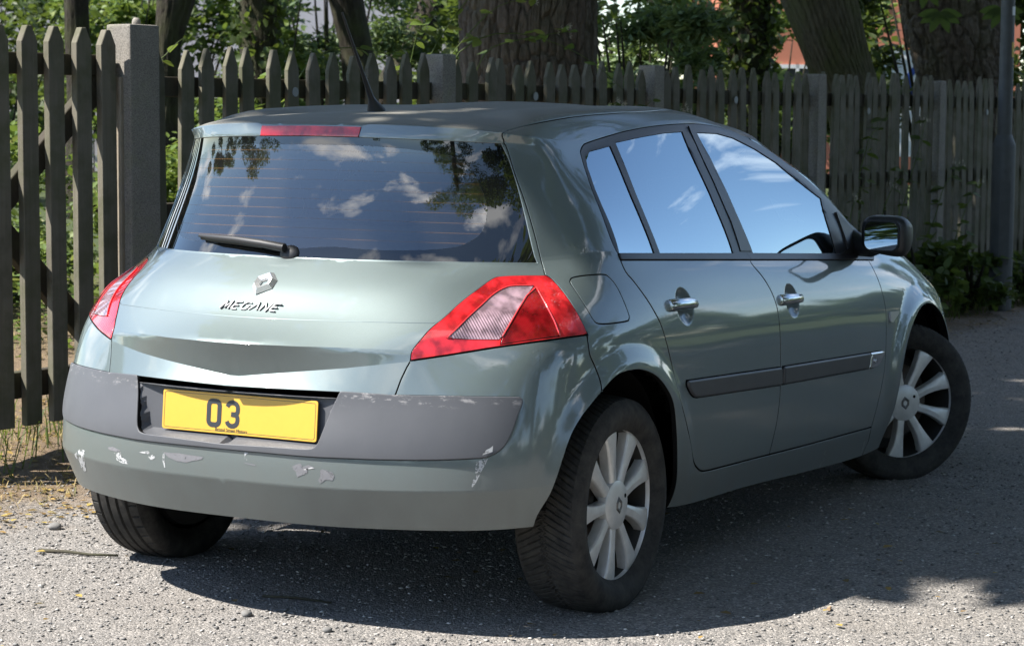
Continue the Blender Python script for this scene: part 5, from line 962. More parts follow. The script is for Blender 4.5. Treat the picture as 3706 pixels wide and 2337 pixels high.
MAT['pebble'] = island_mat('pebbles', [(0., (.085,.083,.081)), (.35, (.18,.174,.168)), (.7, (.26,.25,.237)), (.9, (.38,.36,.335)), (1., (.56,.53,.49))], .75)
fd_ = lambda x, y: (x-FA.x)*FN.x+(y-FA.y)*FN.y
stones('gravel', 46000, (-1.7, 3.2), (-2.6, 2.3), .0035, .016, MAT['pebble'], 'loose grey gravel lying over the asphalt', 'gravel', lambda x, y: fd_(x, y) < -.3)
stones('grit', 12000, (2.5, 10), (-2.8, 1.6), .004, .016, MAT['pebble'], 'coarser loose stones in the shade beyond the car', 'gravel', lambda x, y: (fd_(x, y) < -.1) & (rng.random(len(x)) < 1))
# ---- leaf litter and dry grass near the gate
def blades(name, n, pos, h, w, mat, lean=.5):
    P = pos; n = len(P); a = rng.random(n)*6.283; L = lean*rng.uniform(.3,1.4,n); hh = h*rng.uniform(.5,1.3,n); d = np.stack([np.cos(a), np.sin(a), 0*a], -1); sd = np.stack([-np.sin(a), np.cos(a), 0*a], -1)*(w/2)
    p0 = P; p1 = P+d*(hh*L*.35)[:,None]+np.array([0,0,1])*(hh*.6)[:,None]; p2 = P+d*(hh*L)[:,None]+np.array([0,0,1])*(hh*np.clip(1-.35*L,.15,1))[:,None]
    V = np.stack([p0-sd, p0+sd, p1+sd*.8, p1-sd*.8, p2], 1); o = 5*np.arange(n)[:,None]
    F3 = np.concatenate([o+[0,1,2], o+[0,2,3], o+[3,2,4]], 0); return mesh_np(name, V.reshape(-1,3), F3, mat)
def scatter_fence(n, s0, s1, d0, d1, pw=1.):
    s = rng.uniform(s0, s1, n); d = d0+(d1-d0)*rng.random(n)**pw; x = FA.x+FDIR.x*s+FN.x*d; y = FA.y+FDIR.y*s+FN.y*d; return np.stack([x, y, gz(x, y)], -1)
MAT['dry'] = island_mat('dry grass', [(0., (.20,.12,.05)), (.5, (.38,.27,.13)), (.8, (.48,.36,.20)), (1., (.14,.17,.05))], .8, .2)
MAT['litter'] = island_mat('dead leaves', [(0., (.10,.055,.025)), (.5, (.25,.14,.06)), (.8, (.40,.25,.08)), (1., (.45,.36,.10))], .7, .15)
MAT['green'] = island_mat('green blades', [(0., (.035,.065,.015)), (.5, (.07,.115,.028)), (.85, (.12,.165,.045)), (1., (.20,.19,.07))], .6, .35)
tag(obj('dry_grass', blades('dry_grass', 0, np.concatenate([scatter_fence(9000, -3.5, 3.0, -.05, 4.0), scatter_fence(900, -2.4, .6, -.7, 0)]), .045, .0035, MAT['dry'], 1.9)), 'short dry straw-coloured grass around the gate', 'grass', kind='stuff')
def leafcards(P, size, mat, name, up=.3, asp=.55, fold=.25, dirn=None, smin=.6):
    """leaf shaped folded cards: P (n,3)"""
    n = len(P); s = size*rng.uniform(smin, 1.3, n)
    nrm = rng.normal(size=(n,3)); nrm[:,2] = np.abs(nrm[:,2])+up*3; nrm /= np.linalg.norm(nrm, axis=1, keepdims=True)
    t = rng.normal(size=(n,3)) if dirn is None else dirn+rng.normal(size=(n,3))*.35; t -= nrm*(t*nrm).sum(1, keepdims=True); t /= np.linalg.norm(t, axis=1, keepdims=True)+1e-9; b = np.cross(nrm, t)
    s = s[:,None]; f = nrm*s*fold*asp*.5
    V = np.stack([P, P+t*s*.35+b*s*asp*.5+f, P+t*s*.72+b*s*asp*.36+f*.6, P+t*s, P+t*s*.72-b*s*asp*.36+f*.6, P+t*s*.35-b*s*asp*.5+f], 1)
    o = 6*np.arange(n)[:,None]; F = np.concatenate([o+[0,1,2,3], o+[0,3,4,5]], 0); return mesh_np(name, V.reshape(-1,3), F, mat)
tag(obj('leaf_litter', leafcards(np.concatenate([scatter_fence(5200, -3, .9, -1.0, 3.0)+[0,0,.006], scatter_fence(1500, 2.5, 10, -.9, .6)+[0,0,.006], np.stack([rng.uniform(-1.6,2.6,160), rng.uniform(-2.2,2.0,160), np.full(160,.010)], -1)]), .032, MAT['litter'], 'leaf_litter', up=3, asp=.6)), 'scattered brown and yellow dead leaves on the ground', 'leaves', kind='stuff')

# ---- weathered wood and concrete
def wood_mat(name, a, b, moss=.0):
    t = NT(name); co = t.coord('Object'); oi = t.n('ShaderNodeObjectInfo').outputs['Random']
    sh = t.n('ShaderNodeVectorMath', operation='ADD'); t.t.links.new(co, sh.inputs[0]); cm = t.n('ShaderNodeCombineXYZ'); t.t.links.new(t.math('MULTIPLY', oi, 37.), cm.inputs[0]); t.t.links.new(t.math('MULTIPLY', oi, 11.), cm.inputs[2]); t.t.links.new(cm.outputs[0], sh.inputs[1])
    g = t.noise(t.mapping(sh.outputs[0], (60,60,2.2)), 1.0, 6, .6, .6); st = t.noise(sh.outputs[0], 7, 5, .6)
    col = t.mix(g, a, b); col = t.mix(t.math('MULTIPLY', t.ramp(st, [(.45,0.),(.72,1.)]), .5), col, (.055,.050,.040))
    col = t.mix(t.math('MULTIPLY_ADD', oi, .35, .0), col, tuple(x*.62 for x in a))
    if moss: col = t.mix(t.math('MULTIPLY', t.ramp(t.noise(sh.outputs[0], 3.5, 6, .7), [(.42,0.),(.62,1.)]), moss), col, (.095,.105,.050))
    t.bsdf(base=col, rough=.85, spec=.2, normal=t.bump(g, .5, .004)); return t.m
MAT['wood'] = wood_mat('weathered grey picket wood', (.110,.100,.077), (.225,.205,.165), .5); MAT['rail'] = wood_mat('dark old rail wood', (.040,.034,.027), (.078,.067,.052), .3)
def conc_mat():
    t = NT('lichened concrete'); co = t.coord('Object'); v = t.n('ShaderNodeTexVoronoi', {'Scale': 260.}); t.t.links.new(co, v.inputs['Vector'])
    f = t.noise(co, 7, 6, .7); g = t.noise(co, 210, 4, .7); col = t.mix(f, (.19,.175,.155), (.38,.352,.315)); col = t.mix(t.math('MULTIPLY', t.ramp(g, [(.46,0.),(.62,1.)]), .75), col, (.085,.078,.070)); col = t.mix(t.math('MULTIPLY', t.ramp(t.noise(co, 4, 5, .7), [(.5,0.),(.7,1.)]), .35), col, (.22,.24,.11))
    t.bsdf(base=col, rough=.92, spec=.2, normal=t.bump(t.math('ADD', g, t.math('MULTIPLY', v.outputs['Distance'], -.6)), .35, .003)); return t.m
MAT['concrete'] = conc_mat()
def picket_mesh(w, t, z0, z1, tip, blunt=.006):
    """board with a pointed head; local X along the fence, Y thickness (front is -Y)"""
    o = [(-w/2,z0),(w/2,z0),(w/2,z1-tip),(blunt,z1),(-blunt,z1),(-w/2,z1-tip)]; n = len(o)
    V = [(x,-t/2,z) for x, z in o]+[(x,t/2,z) for x, z in o]; F = [tuple(range(n)), tuple(range(2*n-1,n-1,-1))]+[(k, n+k, n+(k+1)%n, (k+1)%n) for k in range(n)]
    return bevel_mesh(mesh_py('picket', V, F, MAT['wood']), .0025, 1)
def rail_mesh(L, h, t): mb = MB(); mb.box((-L/2,-t/2,-h/2),(L/2,t/2,h/2)); return bevel_mesh(mb.mesh('rail', MAT['rail']), .003, 1)
PK = [picket_mesh(.081+dw, .024, .06, 1.685+dz, .080+dt, bl) for dw, dz, dt, bl in ((0,0,0,.006),(-.003,.008,.006,.004),(.002,-.010,-.008,.009),(-.002,.004,.004,.013))]
posts_s = [0, 2.155, 4.22, 6.33, 8.31, 10.30]
disc_me = MB(); disc_me.tube([(0,0,0),(0,-.004,0)], .022, 16); disc_me = disc_me.mesh('tag_disc', simple('pale metal disc', (.24,.25,.26), .5, .3))
names = ['nearest the gate post, lit from the left', 'behind the flowering bramble', 'right of the bramble, under dark trees', 'with a climber growing up it beside the leaning trunk', 'behind the grey lamp post']
for b_ in range(5):
    s0, s1 = posts_s[b_]+.07, posts_s[b_+1]-.055; Lb = s1-s0; n = 14
    bay = empty('picket_fence', fpt(s0), FANG); tag(bay, 'bay of weathered wooden picket fence '+names[b_], 'fence', 'picket fence bays')
    for z in (1.515, .975, .40):
        obj('rail', rail_mesh(Lb+.03, .085 if z > 1 else .095, .045), bay, (Lb/2, .036, z), (0, R_(random.uniform(-.3,.3)), 0))
    for k in range(n):
        x = (k+.5)*Lb/n+random.uniform(-.008,.008)
        p = obj('picket', random.choice(PK), bay, (x, random.uniform(-.003,.003), random.uniform(-.018,.014)), (R_(random.uniform(-.5,.5)), R_(random.uniform(-.8,.8)), R_(random.uniform(-1.5,1.5))))
        if k == (6, 5, 6, 5, 6)[b_]: obj('tag_disc', disc_me, bay, (x, -.0155, 1.50 if b_ < 3 else 1.44))
def post_mesh(w, d, h, groove=False):
    mb = MB(); mb.box((-w/2,-d/2,-.2),(w/2,d/2,h)); me = mb.mesh('post', MAT['concrete'])
    return bevel_mesh(me, .009, 2)
gp = obj('gate_post', post_mesh(.175,.135,1.765), None, fpt(-.02), (0,0,FANG)); tag(gp, 'tall square concrete gate post with a wooden batten on its side', 'post', 'concrete posts')
mb = MB(); mb.box((-.0905-.016,-.028,.72),(-.086,.014,1.55)); obj('batten', bevel_mesh(mb.mesh('batten', wood_mat('pale split batten', (.26,.22,.17), (.40,.35,.28))), .003, 1), gp)
mb = MB(); mb.box((-.0885,.014,.74),(-.0865,.026,1.60)); obj('crack', mb.mesh('crack', MAT['dark']), gp)
mb = MB(); mb.tube([(.02,0,1.75),(.02,0,1.785),(.02,0,1.795)], [.02,.018,.009], 10); obj('iron_stud', mb.mesh('stud', MAT['concrete'], True), gp)
PM2 = post_mesh(.112,.112,1.712)
for k, nm in ((1,'between the gate bay and the bramble, one tip mossy'),(2,'standing right of the flowering bramble'),(3,'in front of the leaning trunk'),(4,'pale and narrow, just left of the lamp post'),(5,'far one past the lamp post')):
    p = obj('fence_post', PM2, None, fpt(posts_s[k], .0, -.012*k), (0, 0, FANG+random.uniform(-.03,.03))); tag(p, 'square concrete fence post '+nm, 'post', 'concrete posts')
# gate
gate = empty('picket_gate', fpt(-.13), FANG); tag(gate, 'tall wooden picket gate with diagonal braces standing left of the concrete post', 'gate')
GP = picket_mesh(.084, .033, .165, 1.742, .062, .012)
for k in range(9): obj('picket', GP, gate, (-.055-k*.146, -.01, random.uniform(-.004,.004)), (0, R_(random.uniform(-.3,.3)), 0))
for z, h in ((1.595,.085),(.325,.105)): obj('rail', rail_mesh(1.30, h, .05), gate, (-.645, .036, z))
def brace(s0, z0, s1, z1, h=.095):
    L = math.hypot(s1-s0, z1-z0); return obj('brace', rail_mesh(L, h, .045), gate, ((s0+s1)/2, .034, (z0+z1)/2), (0, -math.atan2(z1-z0, s1-s0), 0))
brace(-.66, 1.00, -.04, 1.535); brace(-.04, .40, -.66, .99)
brace(-1.26, .42, -.66, .99); brace(-1.26, 1.53, -.66, 1.0)

# lamp post
lamp = empty('lamp_post', (9.93,.95,0)); tag(lamp, 'grey steel lamp post with a wide base in front of the far fence', 'lamp post')
steel = simple('weathered grey galvanised steel', (.085,.088,.090), .55, .35, var=.3, vscale=14)
mb = MB(); mb.tube([(0,0,-.1),(0,0,1.19),(0,0,1.21),(0,0,1.28)], [.083,.083,.081,.055], 24); obj('base_section', sharp(mb.mesh('base', steel), 40), lamp)
mb = MB(); mb.tube([(0,0,1.27),(0,0,3.2),(0,0,5.6)], [.0515,.047,.04], 24); obj('shaft', sharp(mb.mesh('shaft', steel), 40), lamp)
mb = MB(); mb.tube([(0,0,5.55),(0,0,5.75),(-.2,-.3,5.95),(-.5,-.75,6.0)], [.03,.03,.028,.028], 10); mb.box((-.75,-.95,5.93),(-.40,-.65,6.05)); obj('lantern', mb.mesh('lantern', steel), lamp)
mb = MB(); V = []; n = 14
def sticker(name, z0, z1, a0, a1, r, col):
    V = []; F = []; n = 8
    for k in range(n+1):
        a = R_(a0+(a1-a0)*k/n)
        for z in (z0, z1): V.append((r*math.cos(a), r*math.sin(a), z))
    F = [(2*k, 2*k+2, 2*k+3, 2*k+1) for k in range(n)]; return obj(name, mesh_py(name, V, F, simple(name, col, .5)), lamp)
sticker('white_sticker', 2.125, 2.185, 235, 290, .0505, (.7,.7,.72)); sticker('yellow_sticker', 1.83, 1.935, 240, 285, .0510, (.55,.38,.05))
mb = MB(); mb.box((-.035,-.0845,.35),(.035,-.080,.95), Matrix.Rotation(R_(-62),4,'Z')); obj('service_door', mb.mesh('door', steel), lamp)

# ------------------------------------------------------------------ trees and plants
def vnoise(x, y, seed=0, per=None):
    """smooth value noise; per = period along x"""
    xi = np.floor(x).astype(int); yi = np.floor(y).astype(int); fx = x-xi; fy = y-yi; fx = fx*fx*(3-2*fx); fy = fy*fy*(3-2*fy)
    def h(a, b):
        if per: a = a % per
        n = (a*374761393+b*668265263+seed*1442695041) & 0xffffffff; n = ((n ^ (n >> 13))*1274126177) & 0xffffffff; return ((n ^ (n >> 16)) & 0xffff)/65535.
    return (h(xi,yi)*(1-fx)+h(xi+1,yi)*fx)*(1-fy)+(h(xi,yi+1)*(1-fx)+h(xi+1,yi+1)*fx)*fy
def worley(x, y, per, seed):
    xi = np.floor(x).astype(int); yi = np.floor(y).astype(int); f1 = np.full(x.shape, 9.); f2 = f1.copy(); hid = np.zeros(x.shape)
    def h(a, b, k):
        n = ((a % per)*374761393+b*668265263+(seed+k)*1442695041) & 0xffffffff; n = ((n ^ (n >> 13))*1274126177) & 0xffffffff; return ((n ^ (n >> 16)) & 0xffff)/65535.
    for dx in (-1,0,1):
        for dy in (-1,0,1):
            a, b = xi+dx, yi+dy; d = np.hypot(a+.15+.7*h(a,b,1)-x, b+.15+.7*h(a,b,2)-y); c = h(a,b,3); m = d < f1
            f2 = np.where(m, f1, np.minimum(f2, d)); hid = np.where(m, c, hid); f1 = np.where(m, d, f1)
    return f1, f2, hid
def bark_mat(name, a, b, moss=(.07,.085,.03), mossk=.4, scale=1., vk=.25):
    t = NT(name); co = t.coord('Object'); g = t.noise(t.mapping(co, (9*scale,9*scale,2.2*scale)), 3, 7, .65, .5); f = t.noise(co, 2.5, 5, .6); c = t.noise(co, 70, 3, .6)
    v = t.n('ShaderNodeTexVoronoi', {'Scale': 10*scale}, feature='DISTANCE_TO_EDGE'); t.t.links.new(t.mapping(co, (2.4,2.4,.8)), v.inputs['Vector'])
    col = t.mix(t.ramp(g, [(.3,0.),(.7,1.)]), a, b); col = t.mix(t.math('MULTIPLY', t.ramp(v.outputs['Distance'], [(.0,.75),(.12,0.)]), vk), col, tuple(x*.35 for x in a)); col = t.mix(t.math('MULTIPLY', t.ramp(f, [(.45,0.),(.65,1.)]), mossk), col, moss)
    t.bsdf(base=col, rough=.93, spec=.15, normal=t.bump(t.math('ADD', g, t.math('MULTIPLY', c, .4)), .8, .03)); return t.m
MAT['bark'] = bark_mat('dark bark', (.020,.017,.014), (.050,.042,.035)); MAT['bark_plate'] = bark_mat('brown plated bark', (.070,.056,.045), (.170,.140,.115), mossk=.25); MAT['bark_moss'] = bark_mat('mossy furrowed bark', (.060,.054,.038), (.125,.112,.074), (.075,.085,.030), .7)
def trunk_mesh(name, path, rad, mat, N=64, M=120, ridge=.03, rk=22, seed=1, fine=.4, plates=False):
    """tapered trunk along a path of points with furrowed bark as displaced geometry"""
    path = np.array(path, float); rad = np.array(rad, float); t = np.linspace(0, 1, len(path)); tt = np.linspace(0, 1, M)
    P = np.stack([np.interp(tt, t, path[:,k]) for k in range(3)], 1)
    for _ in range(6): P[1:-1] = .25*P[:-2]+.5*P[1:-1]+.25*P[2:]
    Rr = np.interp(tt, t, rad); Rr[1:-1] = .25*Rr[:-2]+.5*Rr[1:-1]+.25*Rr[2:]
    A = np.arange(N)*2*math.pi/N; AA, ZZ = np.meshgrid(A, P[:,2], indexing='ij'); u = AA/(2*math.pi)
    w = vnoise(u*8, ZZ*1.2, seed, 8)
    rid = np.abs(((u*rk+1.6*w+.5*vnoise(u*16, ZZ*3, seed+3, 16)) % 1)-.5)*2; cracks = np.clip(1-rid*2.2, 0, 1)
    plate = vnoise(u*rk, ZZ*5+w*4, seed+5, rk)
    d = -ridge*cracks*(.5+.7*plate)+ridge*fine*plate+.10*Rr[None]*(vnoise(u*5, ZZ*.9, seed+9, 5)-.5)+.05*Rr[None]*np.sin(3*AA+ZZ*.7+seed)
    if plates:                                             # broken plates with deep cracks between them
        wx = 1.1*(vnoise(u*12, ZZ*3.1, seed+2, 12)-.5); wy = 1.2*(vnoise(u*14, ZZ*4.3, seed+7, 14)-.5)
        f1, f2, hid = worley(u*rk+wx, ZZ*4.6+wy, rk, seed); g1, g2, h2_ = worley(u*rk*3+wx*2, ZZ*17+wy*2, rk*3, seed+11)
        d = ridge*(-1.1*np.clip(1-(f2-f1)/.20, 0, 1)+.55*(hid-.5)+.30*(h2_-.5)-.35*np.clip(1-(g2-g1)/.22, 0, 1))+.05*Rr[None]*(vnoise(u*5, ZZ*.9, seed+9, 5)-.5)+.04*Rr[None]*np.sin(3*AA+ZZ*.7+seed)
    rr = Rr[None]+d; V = np.stack([P[None,:,0]+rr*np.cos(AA), P[None,:,1]+rr*np.sin(AA), np.broadcast_to(P[None,:,2], rr.shape)], -1)
    i, j = np.meshgrid(np.arange(N), np.arange(M-1), indexing='ij'); a = i*M+j; b = ((i+1)%N)*M+j
    return mesh_np(name, V.reshape(-1,3), np.stack([a, b, b+1, a+1], -1).reshape(-1,4), mat, True)
def leafy(name, tone, trans=.35):
    k = {'mid': [(0., (.022,.045,.012)), (.5, (.045,.085,.022)), (.9, (.085,.135,.035)), (1., (.15,.18,.05))], 'dark': [(0., (.010,.022,.008)), (.6, (.022,.042,.014)), (1., (.05,.085,.025))], 'bright': [(0., (.05,.10,.02)), (.5, (.105,.175,.035)), (.9, (.17,.23,.06)), (1., (.26,.26,.09))], 'blue': [(0., (.045,.090,.048)), (.5, (.10,.165,.090)), (1., (.19,.26,.13))]}[tone]
    return island_mat(name, k, .5, trans)
LEAF = {k: leafy('leaves '+k, k) for k in ('mid','dark','bright','blue')}
def clumps(n, centres, radii, squash=.8, shell=.5):
    c = np.array(centres); r = np.array(radii); p = r**2/np.sum(r**2); k = rng.choice(len(c), n, p=p); d = rng.normal(size=(n,3)); d /= np.linalg.norm(d, axis=1, keepdims=True)
    rad = r[k]*(shell+(1-shell)*rng.random(n))**.8*(1+.25*rng.normal(size=n)*.5); P = c[k]+d*rad[:,None]*[1,1,squash]; return P
def crown_pts(n, ctr, R, nz=14, sub=(.25,.45), squash=.7):
    """uneven crown: clumps of clumps"""
    cs = []; rs = []
    for _ in range(nz):
        d = rng.normal(size=3); d /= np.linalg.norm(d); q = np.array(ctr)+d*np.array(R)*rng.uniform(.35,.95); cs.append(q); rs.append(min(R)*rng.uniform(*sub))
    return clumps(n, cs, rs, squash)
def limb_set(path0, ends, r0, mat, name, seed):
    mb = MB()
    for e in ends:
        a = Vector(path0); b = Vector(e); m = (a+b)/2+Vector((random.uniform(-.4,.4), random.uniform(-.4,.4), random.uniform(.1,.6))); mb.tube([a, a.lerp(m,.5)*.5+(a.lerp(m,.5))*.5, m, b.lerp(m,.4), b], [r0, r0*.8, r0*.6, r0*.4, r0*.15], 9)
    return mb.mesh(name, mat, True)
def tree(label, pos, path, rad, mat, crown=None, tone='mid', nleaf=2500, lsize=.16, ends=None, group='trees behind the fence', ivy=0, ridge=.02, rk=20, N=56, M=90, seed=1, filt=None, plates=False):
    t = empty('broadleaf_tree', (pos[0], pos[1], 0)); tag(t, label, 'tree', group)
    obj('trunk', trunk_mesh('trunk', path, rad, mat, N, M, ridge, rk, seed, plates=plates), t)
    top = path[-1]
    if ends: obj('limbs', limb_set(top, ends, rad[-1]*.85, mat, 'limbs', seed), t)
    if crown is not None:
        P = np.concatenate([crown_pts(nleaf//len(crown), c, r) for c, r in crown])
        if filt is not None: P = P[filt(P+[pos[0],pos[1],0])]
        obj('crown', leafcards(P, lsize, LEAF[tone], 'crown', up=.25, asp=.6), t)
    if ivy:
        k = ivy; h = rng.uniform(0, path[-1][2], k); a = rng.random(k)*6.283; r = np.interp(h, [p[2] for p in path], rad)*(1.0+.45*rng.random(k)**2); cx = np.interp(h, [p[2] for p in path], [p[0] for p in path]); cy = np.interp(h, [p[2] for p in path], [p[1] for p in path])
        obj('ivy', leafcards(np.stack([cx+r*np.cos(a), cy+r*np.sin(a), h], -1), .075, LEAF['dark'], 'ivy', up=.0, asp=.85), t)
    return t
# shading of the overhead crown: what it shades on the ground (sun slides a point by (.55,-.61) per metre of height)
def shade_zone(P):
    gx = P[:,0]+.55*P[:,2]; gy = P[:,1]-.61*P[:,2]; j = rng.normal(size=(2,len(P)))*.07
    wob = .25*np.sin(gy*2.1)+.15*np.sin(gy*5.3+1)
    return ((gx+j[0] > .455+wob*.12+np.clip(-1.05-gy,0,.5)*.9) & (gy+j[1] < .95+.25*np.sin(gx*1.9)+np.clip(gx-5,0,3)*.6))
def not_in_view(P):
    v = P-np.array(CAM); D = v @ np.array(_f); h = v @ np.array(_u2); s = v @ np.array(_r2)
    return (D < .2) | (h/np.maximum(D,.2) > .152) | (np.abs(s)/np.maximum(D,.2) > .245)
# the big plated trunk, its crown spreads over the car
T5 = tree('massive plated-bark tree trunk right behind the fence above the car roof', (6.11,2.80), [(0,0,-.1),(0,0,.25),(.0,.0,.7),(.02,0,1.5),(.03,0,2.6),(.0,.05,4.0),(-.1,.1,5.2)], [.62,.50,.44,.415,.41,.40,.36], MAT['bark_plate'], ridge=.022, rk=42, N=400, M=420, seed=4, plates=True, ends=[(-4,-1,8),(-3,2.5,8.5),(1,-4,8.5),(3,2,9),(-6.5,-3,8.6),(4,-3,8.5)])
cs = []; rs = []
for _ in range(260): cs.append((rng.uniform(-5.5,10), rng.uniform(-6.5,6.5), rng.uniform(6.2,9.6))); rs.append(rng.uniform(.8,1.5))
for _ in range(110): cs.append((rng.uniform(1.5,10), rng.uniform(4,9.5), rng.uniform(6.2,9.6))); rs.append(rng.uniform(.8,1.5))
P = clumps(44000, cs, rs, .6, .2); P = P[shade_zone(P) & not_in_view(P)]
obj('crown', leafcards(P-[6.11,2.80,0], .30, LEAF['mid'], 'crown', up=.5, asp=.62), T5)
tree('slim dark trunk seen between the gate pickets', (14.03,12.89), [(0,0,0),(.05,0,1.5),(.0,0,3.2),(.1,0,5)], [.17,.135,.13,.12], MAT['bark'], [((0,0,6.5),(2.5,2.5,2))], 'mid', 2600, seed=2)
tree('dark forked trunk just right of the concrete gate post', (13.72,11.37), [(0,0,0),(.0,0,1.2),(.02,0,2.1),(.12,-.05,2.6),(.15,0,4.6)], [.17,.135,.14,.21,.16], MAT['bark'], [((0,0,6.5),(3,3,2))], 'mid', 2600, seed=3, ends=[(-1.2,.6,4.4),(1.5,-1,5)])
tree('ivy-wrapped dark trunk behind the first fence bay', (11.74,8.71), [(0,0,0),(.0,0,1.0),(-.02,.0,2),(-.05,0,3.4),(0,0,5)], [.24,.185,.175,.17,.15], MAT['bark'], [((0,0,6.8),(3,3,2.2))], 'mid', 3000, seed=5, ivy=2200)
tree('dark forking trunk behind the car aerial', (16.44,10.58), [(0,0,0),(.0,0,1.4),(-.05,.02,2.1),(-.25,.1,2.9),(-.6,.2,4.5)], [.23,.19,.185,.20,.15], MAT['bark'], [((0,0,7),(3,3,2.2))], 'mid', 2600, seed=6, ends=[(1.6,-.8,5),(-1.8,.8,5.2)])
tree('slanting dark trunk left of the massive trunk', (19.0,11.6), [(-.9,.5,0),(-.35,.2,1.4),(.2,-.1,2.4),(1.0,-.5,4)], [.22,.19,.18,.15], MAT['bark'], [((1,0,6.5),(3,3,2))], 'mid', 2400, seed=7)
tree('ivy-clad black trunk between massive and leaning trunks', (13.98,4.64), [(0,0,0),(.0,0,1.2),(.03,0,2.4),(.05,0,5)], [.24,.20,.20,.17], MAT['bark'], [((0,0,6.5),(2.6,2.6,2))], 'dark', 2600, seed=8, ivy=5200)
tree('thick mossy trunk leaning left behind the fourth bay', (11.9,2.76), [(.12,-.2,-.1),(.05,-.1,.8),(.0,.0,1.35),(-.10,.18,1.9),(-.24,.42,2.7),(-.55,.9,4.2)], [.34,.27,.245,.275,.36,.33], MAT['bark_moss'], [((-1,1.5,7.5),(4,3.5,2))], 'mid', 3200, seed=9, ridge=.02, rk=34, N=160, M=160, ends=[(.9,-1.2,4.6),(-1.6,2.2,5)], filt=not_in_view)
tree('gnarled brown trunk left of the lamp post', (13.05,2.30), [(.0,.0,-.1),(.05,-.05,.8),(.08,-.1,1.4),(-.02,.0,2.0),(-.08,.1,2.7),(-.1,.1,4.4)], [.50,.41,.38,.43,.47,.44], MAT['bark_plate'], [((0,0,7.6),(4.2,4.2,2))], 'mid', 3600, seed=10, ridge=.040, rk=22, N=200, M=220, plates=True, ends=[(1.6,-1.4,5),(-1.4,1.2,5.2)], filt=not_in_view)
# trees beside and behind the camera: they close the place, show in glass and paint, or cut sky light
tree('tall weeping tree behind the camera', (-13.5,-9.0), [(0,0,0),(.1,0,3),(0,.1,7),(.2,0,10)], [.5,.38,.3,.18], MAT['bark'], [((0,0,9.5),(4.2,4.2,4.0)),((0,0,6.0),(4.4,4.4,3.0))], 'mid', 11000, .22, group='trees around the car park', seed=11)
tree('broad tree ahead to the right of the car', (20,-2.3), [(0,0,0),(.1,0,1.4),(0,.1,2.4),(.2,0,3.4)], [.22,.18,.15,.1], MAT['bark'], [((0,0,3.6),(2.7,2.7,1.5))], 'mid', 3600, .16, group='trees around the car park', seed=12, filt=not_in_view)
tree('round tree behind the car to the left', (-10.5,15.0), [(0,0,0),(.1,0,2),(0,.1,4.5)], [.3,.24,.12], MAT['bark'], [((0,0,5.2),(3.4,3.4,2.6)),((0,0,2.8),(3.0,3.0,1.6))], 'mid', 9000, .20, group='trees around the car park', seed=51, N=20, M=30)
tree('low tree straight left of the car', (-3.5,18.5), [(0,0,0),(.1,0,2),(0,.1,3.5)], [.26,.2,.1], MAT['bark'], [((0,0,3.6),(4.2,3.2,2.0))], 'mid', 7000, .20, group='trees around the car park', seed=52, N=20, M=30)
for k, (x, y, h, r) in enumerate([(6.5,-10.8,14,4.8),(-.5,-11.0,15,4.8),(-7.5,-13.0,13,4.6),(14,-15,12,4.6)]):  # unseen row, added to cut sky light on the right side of the car
    tree(['tall','dark','leaning','bushy'][k]+' tree in the added unseen row blocking sky light on the right', (x, y), [(0,0,0),(.1,0,2),(0,.1,4),(.1,0,h*.6)], [.4,.32,.26,.15], MAT['bark'], [((0,0,h*.60),(r,r,h*.36)),((0,0,h*.38),(r*.9,r*.9,h*.24))], 'mid', 13000, .30, group='trees around the car park', seed=40+k, N=20, M=30, filt=not_in_view)
for k, (x, y, h, r) in enumerate([(38,-22,7,4.5),(44,-12,6,4.5),(30,-30,7,5),(18,-38,8,5),(4,-42,8,5.5),(-10,-40,9,5),(-26,-30,9,6),(-34,-12,8,6),(-32,6,7,5),(-26,22,8,5),(-12,32,9,6)]):
    tree('leafy tree number %d on the far edge of the car park' % (k+1) if False else ['round','wide','tall','dense','low','full','dark','pale','young','old','thin'][k]+' leafy tree on the far edge behind the camera', (x, y), [(0,0,0),(.1,0,1.6),(0,.1,h*.6)], [.35,.28,.16], MAT['bark'], [((0,0,h*.62),(r,r,h*.36))], 'mid', 2600, .42, group='trees around the car park', seed=20+k, N=16, M=20, filt=not_in_view)
# ---- shrubs behind the fence
def shrub(label, x, y, r, h, n, tone, ls, nm='shrub', group='shrubs behind the fence', squash=1., asp=.5):
    t = empty(nm, (x, y, 0)); tag(t, label, 'shrub', group); cs = []; rs = []
    for _ in range(int(10+6*r)): a = rng.random()*6.283; q = rng.random()**.5; cs.append((r*q*math.cos(a), r*q*math.sin(a), h*rng.uniform(.25,.92))); rs.append(rng.uniform(.16,.34)*min(r,h))
    obj('foliage', leafcards(clumps(n, cs, rs, .85, .15), ls, LEAF[tone], 'foliage', up=.25, asp=asp), t)
    mb = MB()
    for _ in range(7): a = rng.random()*6.283; mb.tube([(0,0,0), (r*.3*math.cos(a), r*.3*math.sin(a), h*.45), (r*.6*math.cos(a), r*.6*math.sin(a), h*.85)], [.03,.02,.006], 6)
    obj('stems', mb.mesh('stems', MAT['bark']), t); return t
shrub('bright weedy thicket in sun directly behind the gate', 4.6, 7.2, 1.5, 1.3, 7000, 'bright', .075)
shrub('sunlit green thicket behind the first fence bay', 7.2, 6.4, 1.6, 1.3, 7000, 'bright', .075)
shrub('low sunny weeds between gate and slim trunk', 7.0, 10.2, 2.2, 1.3, 6000, 'bright', .09)
shrub('green bush below the pale building', 17.5, 13.6, 1.3, 2.0, 3000, 'mid', .10)
shrub('feathery pale green young tree behind the first bay', 17.3, 11.6, 1.25, 4.2, 9000, 'blue', .11, 'young_tree', asp=.3)
shrub('leafy bush left behind the gate', 17.5, 17.2, 2.2, 3.4, 6000, 'dark', .12)
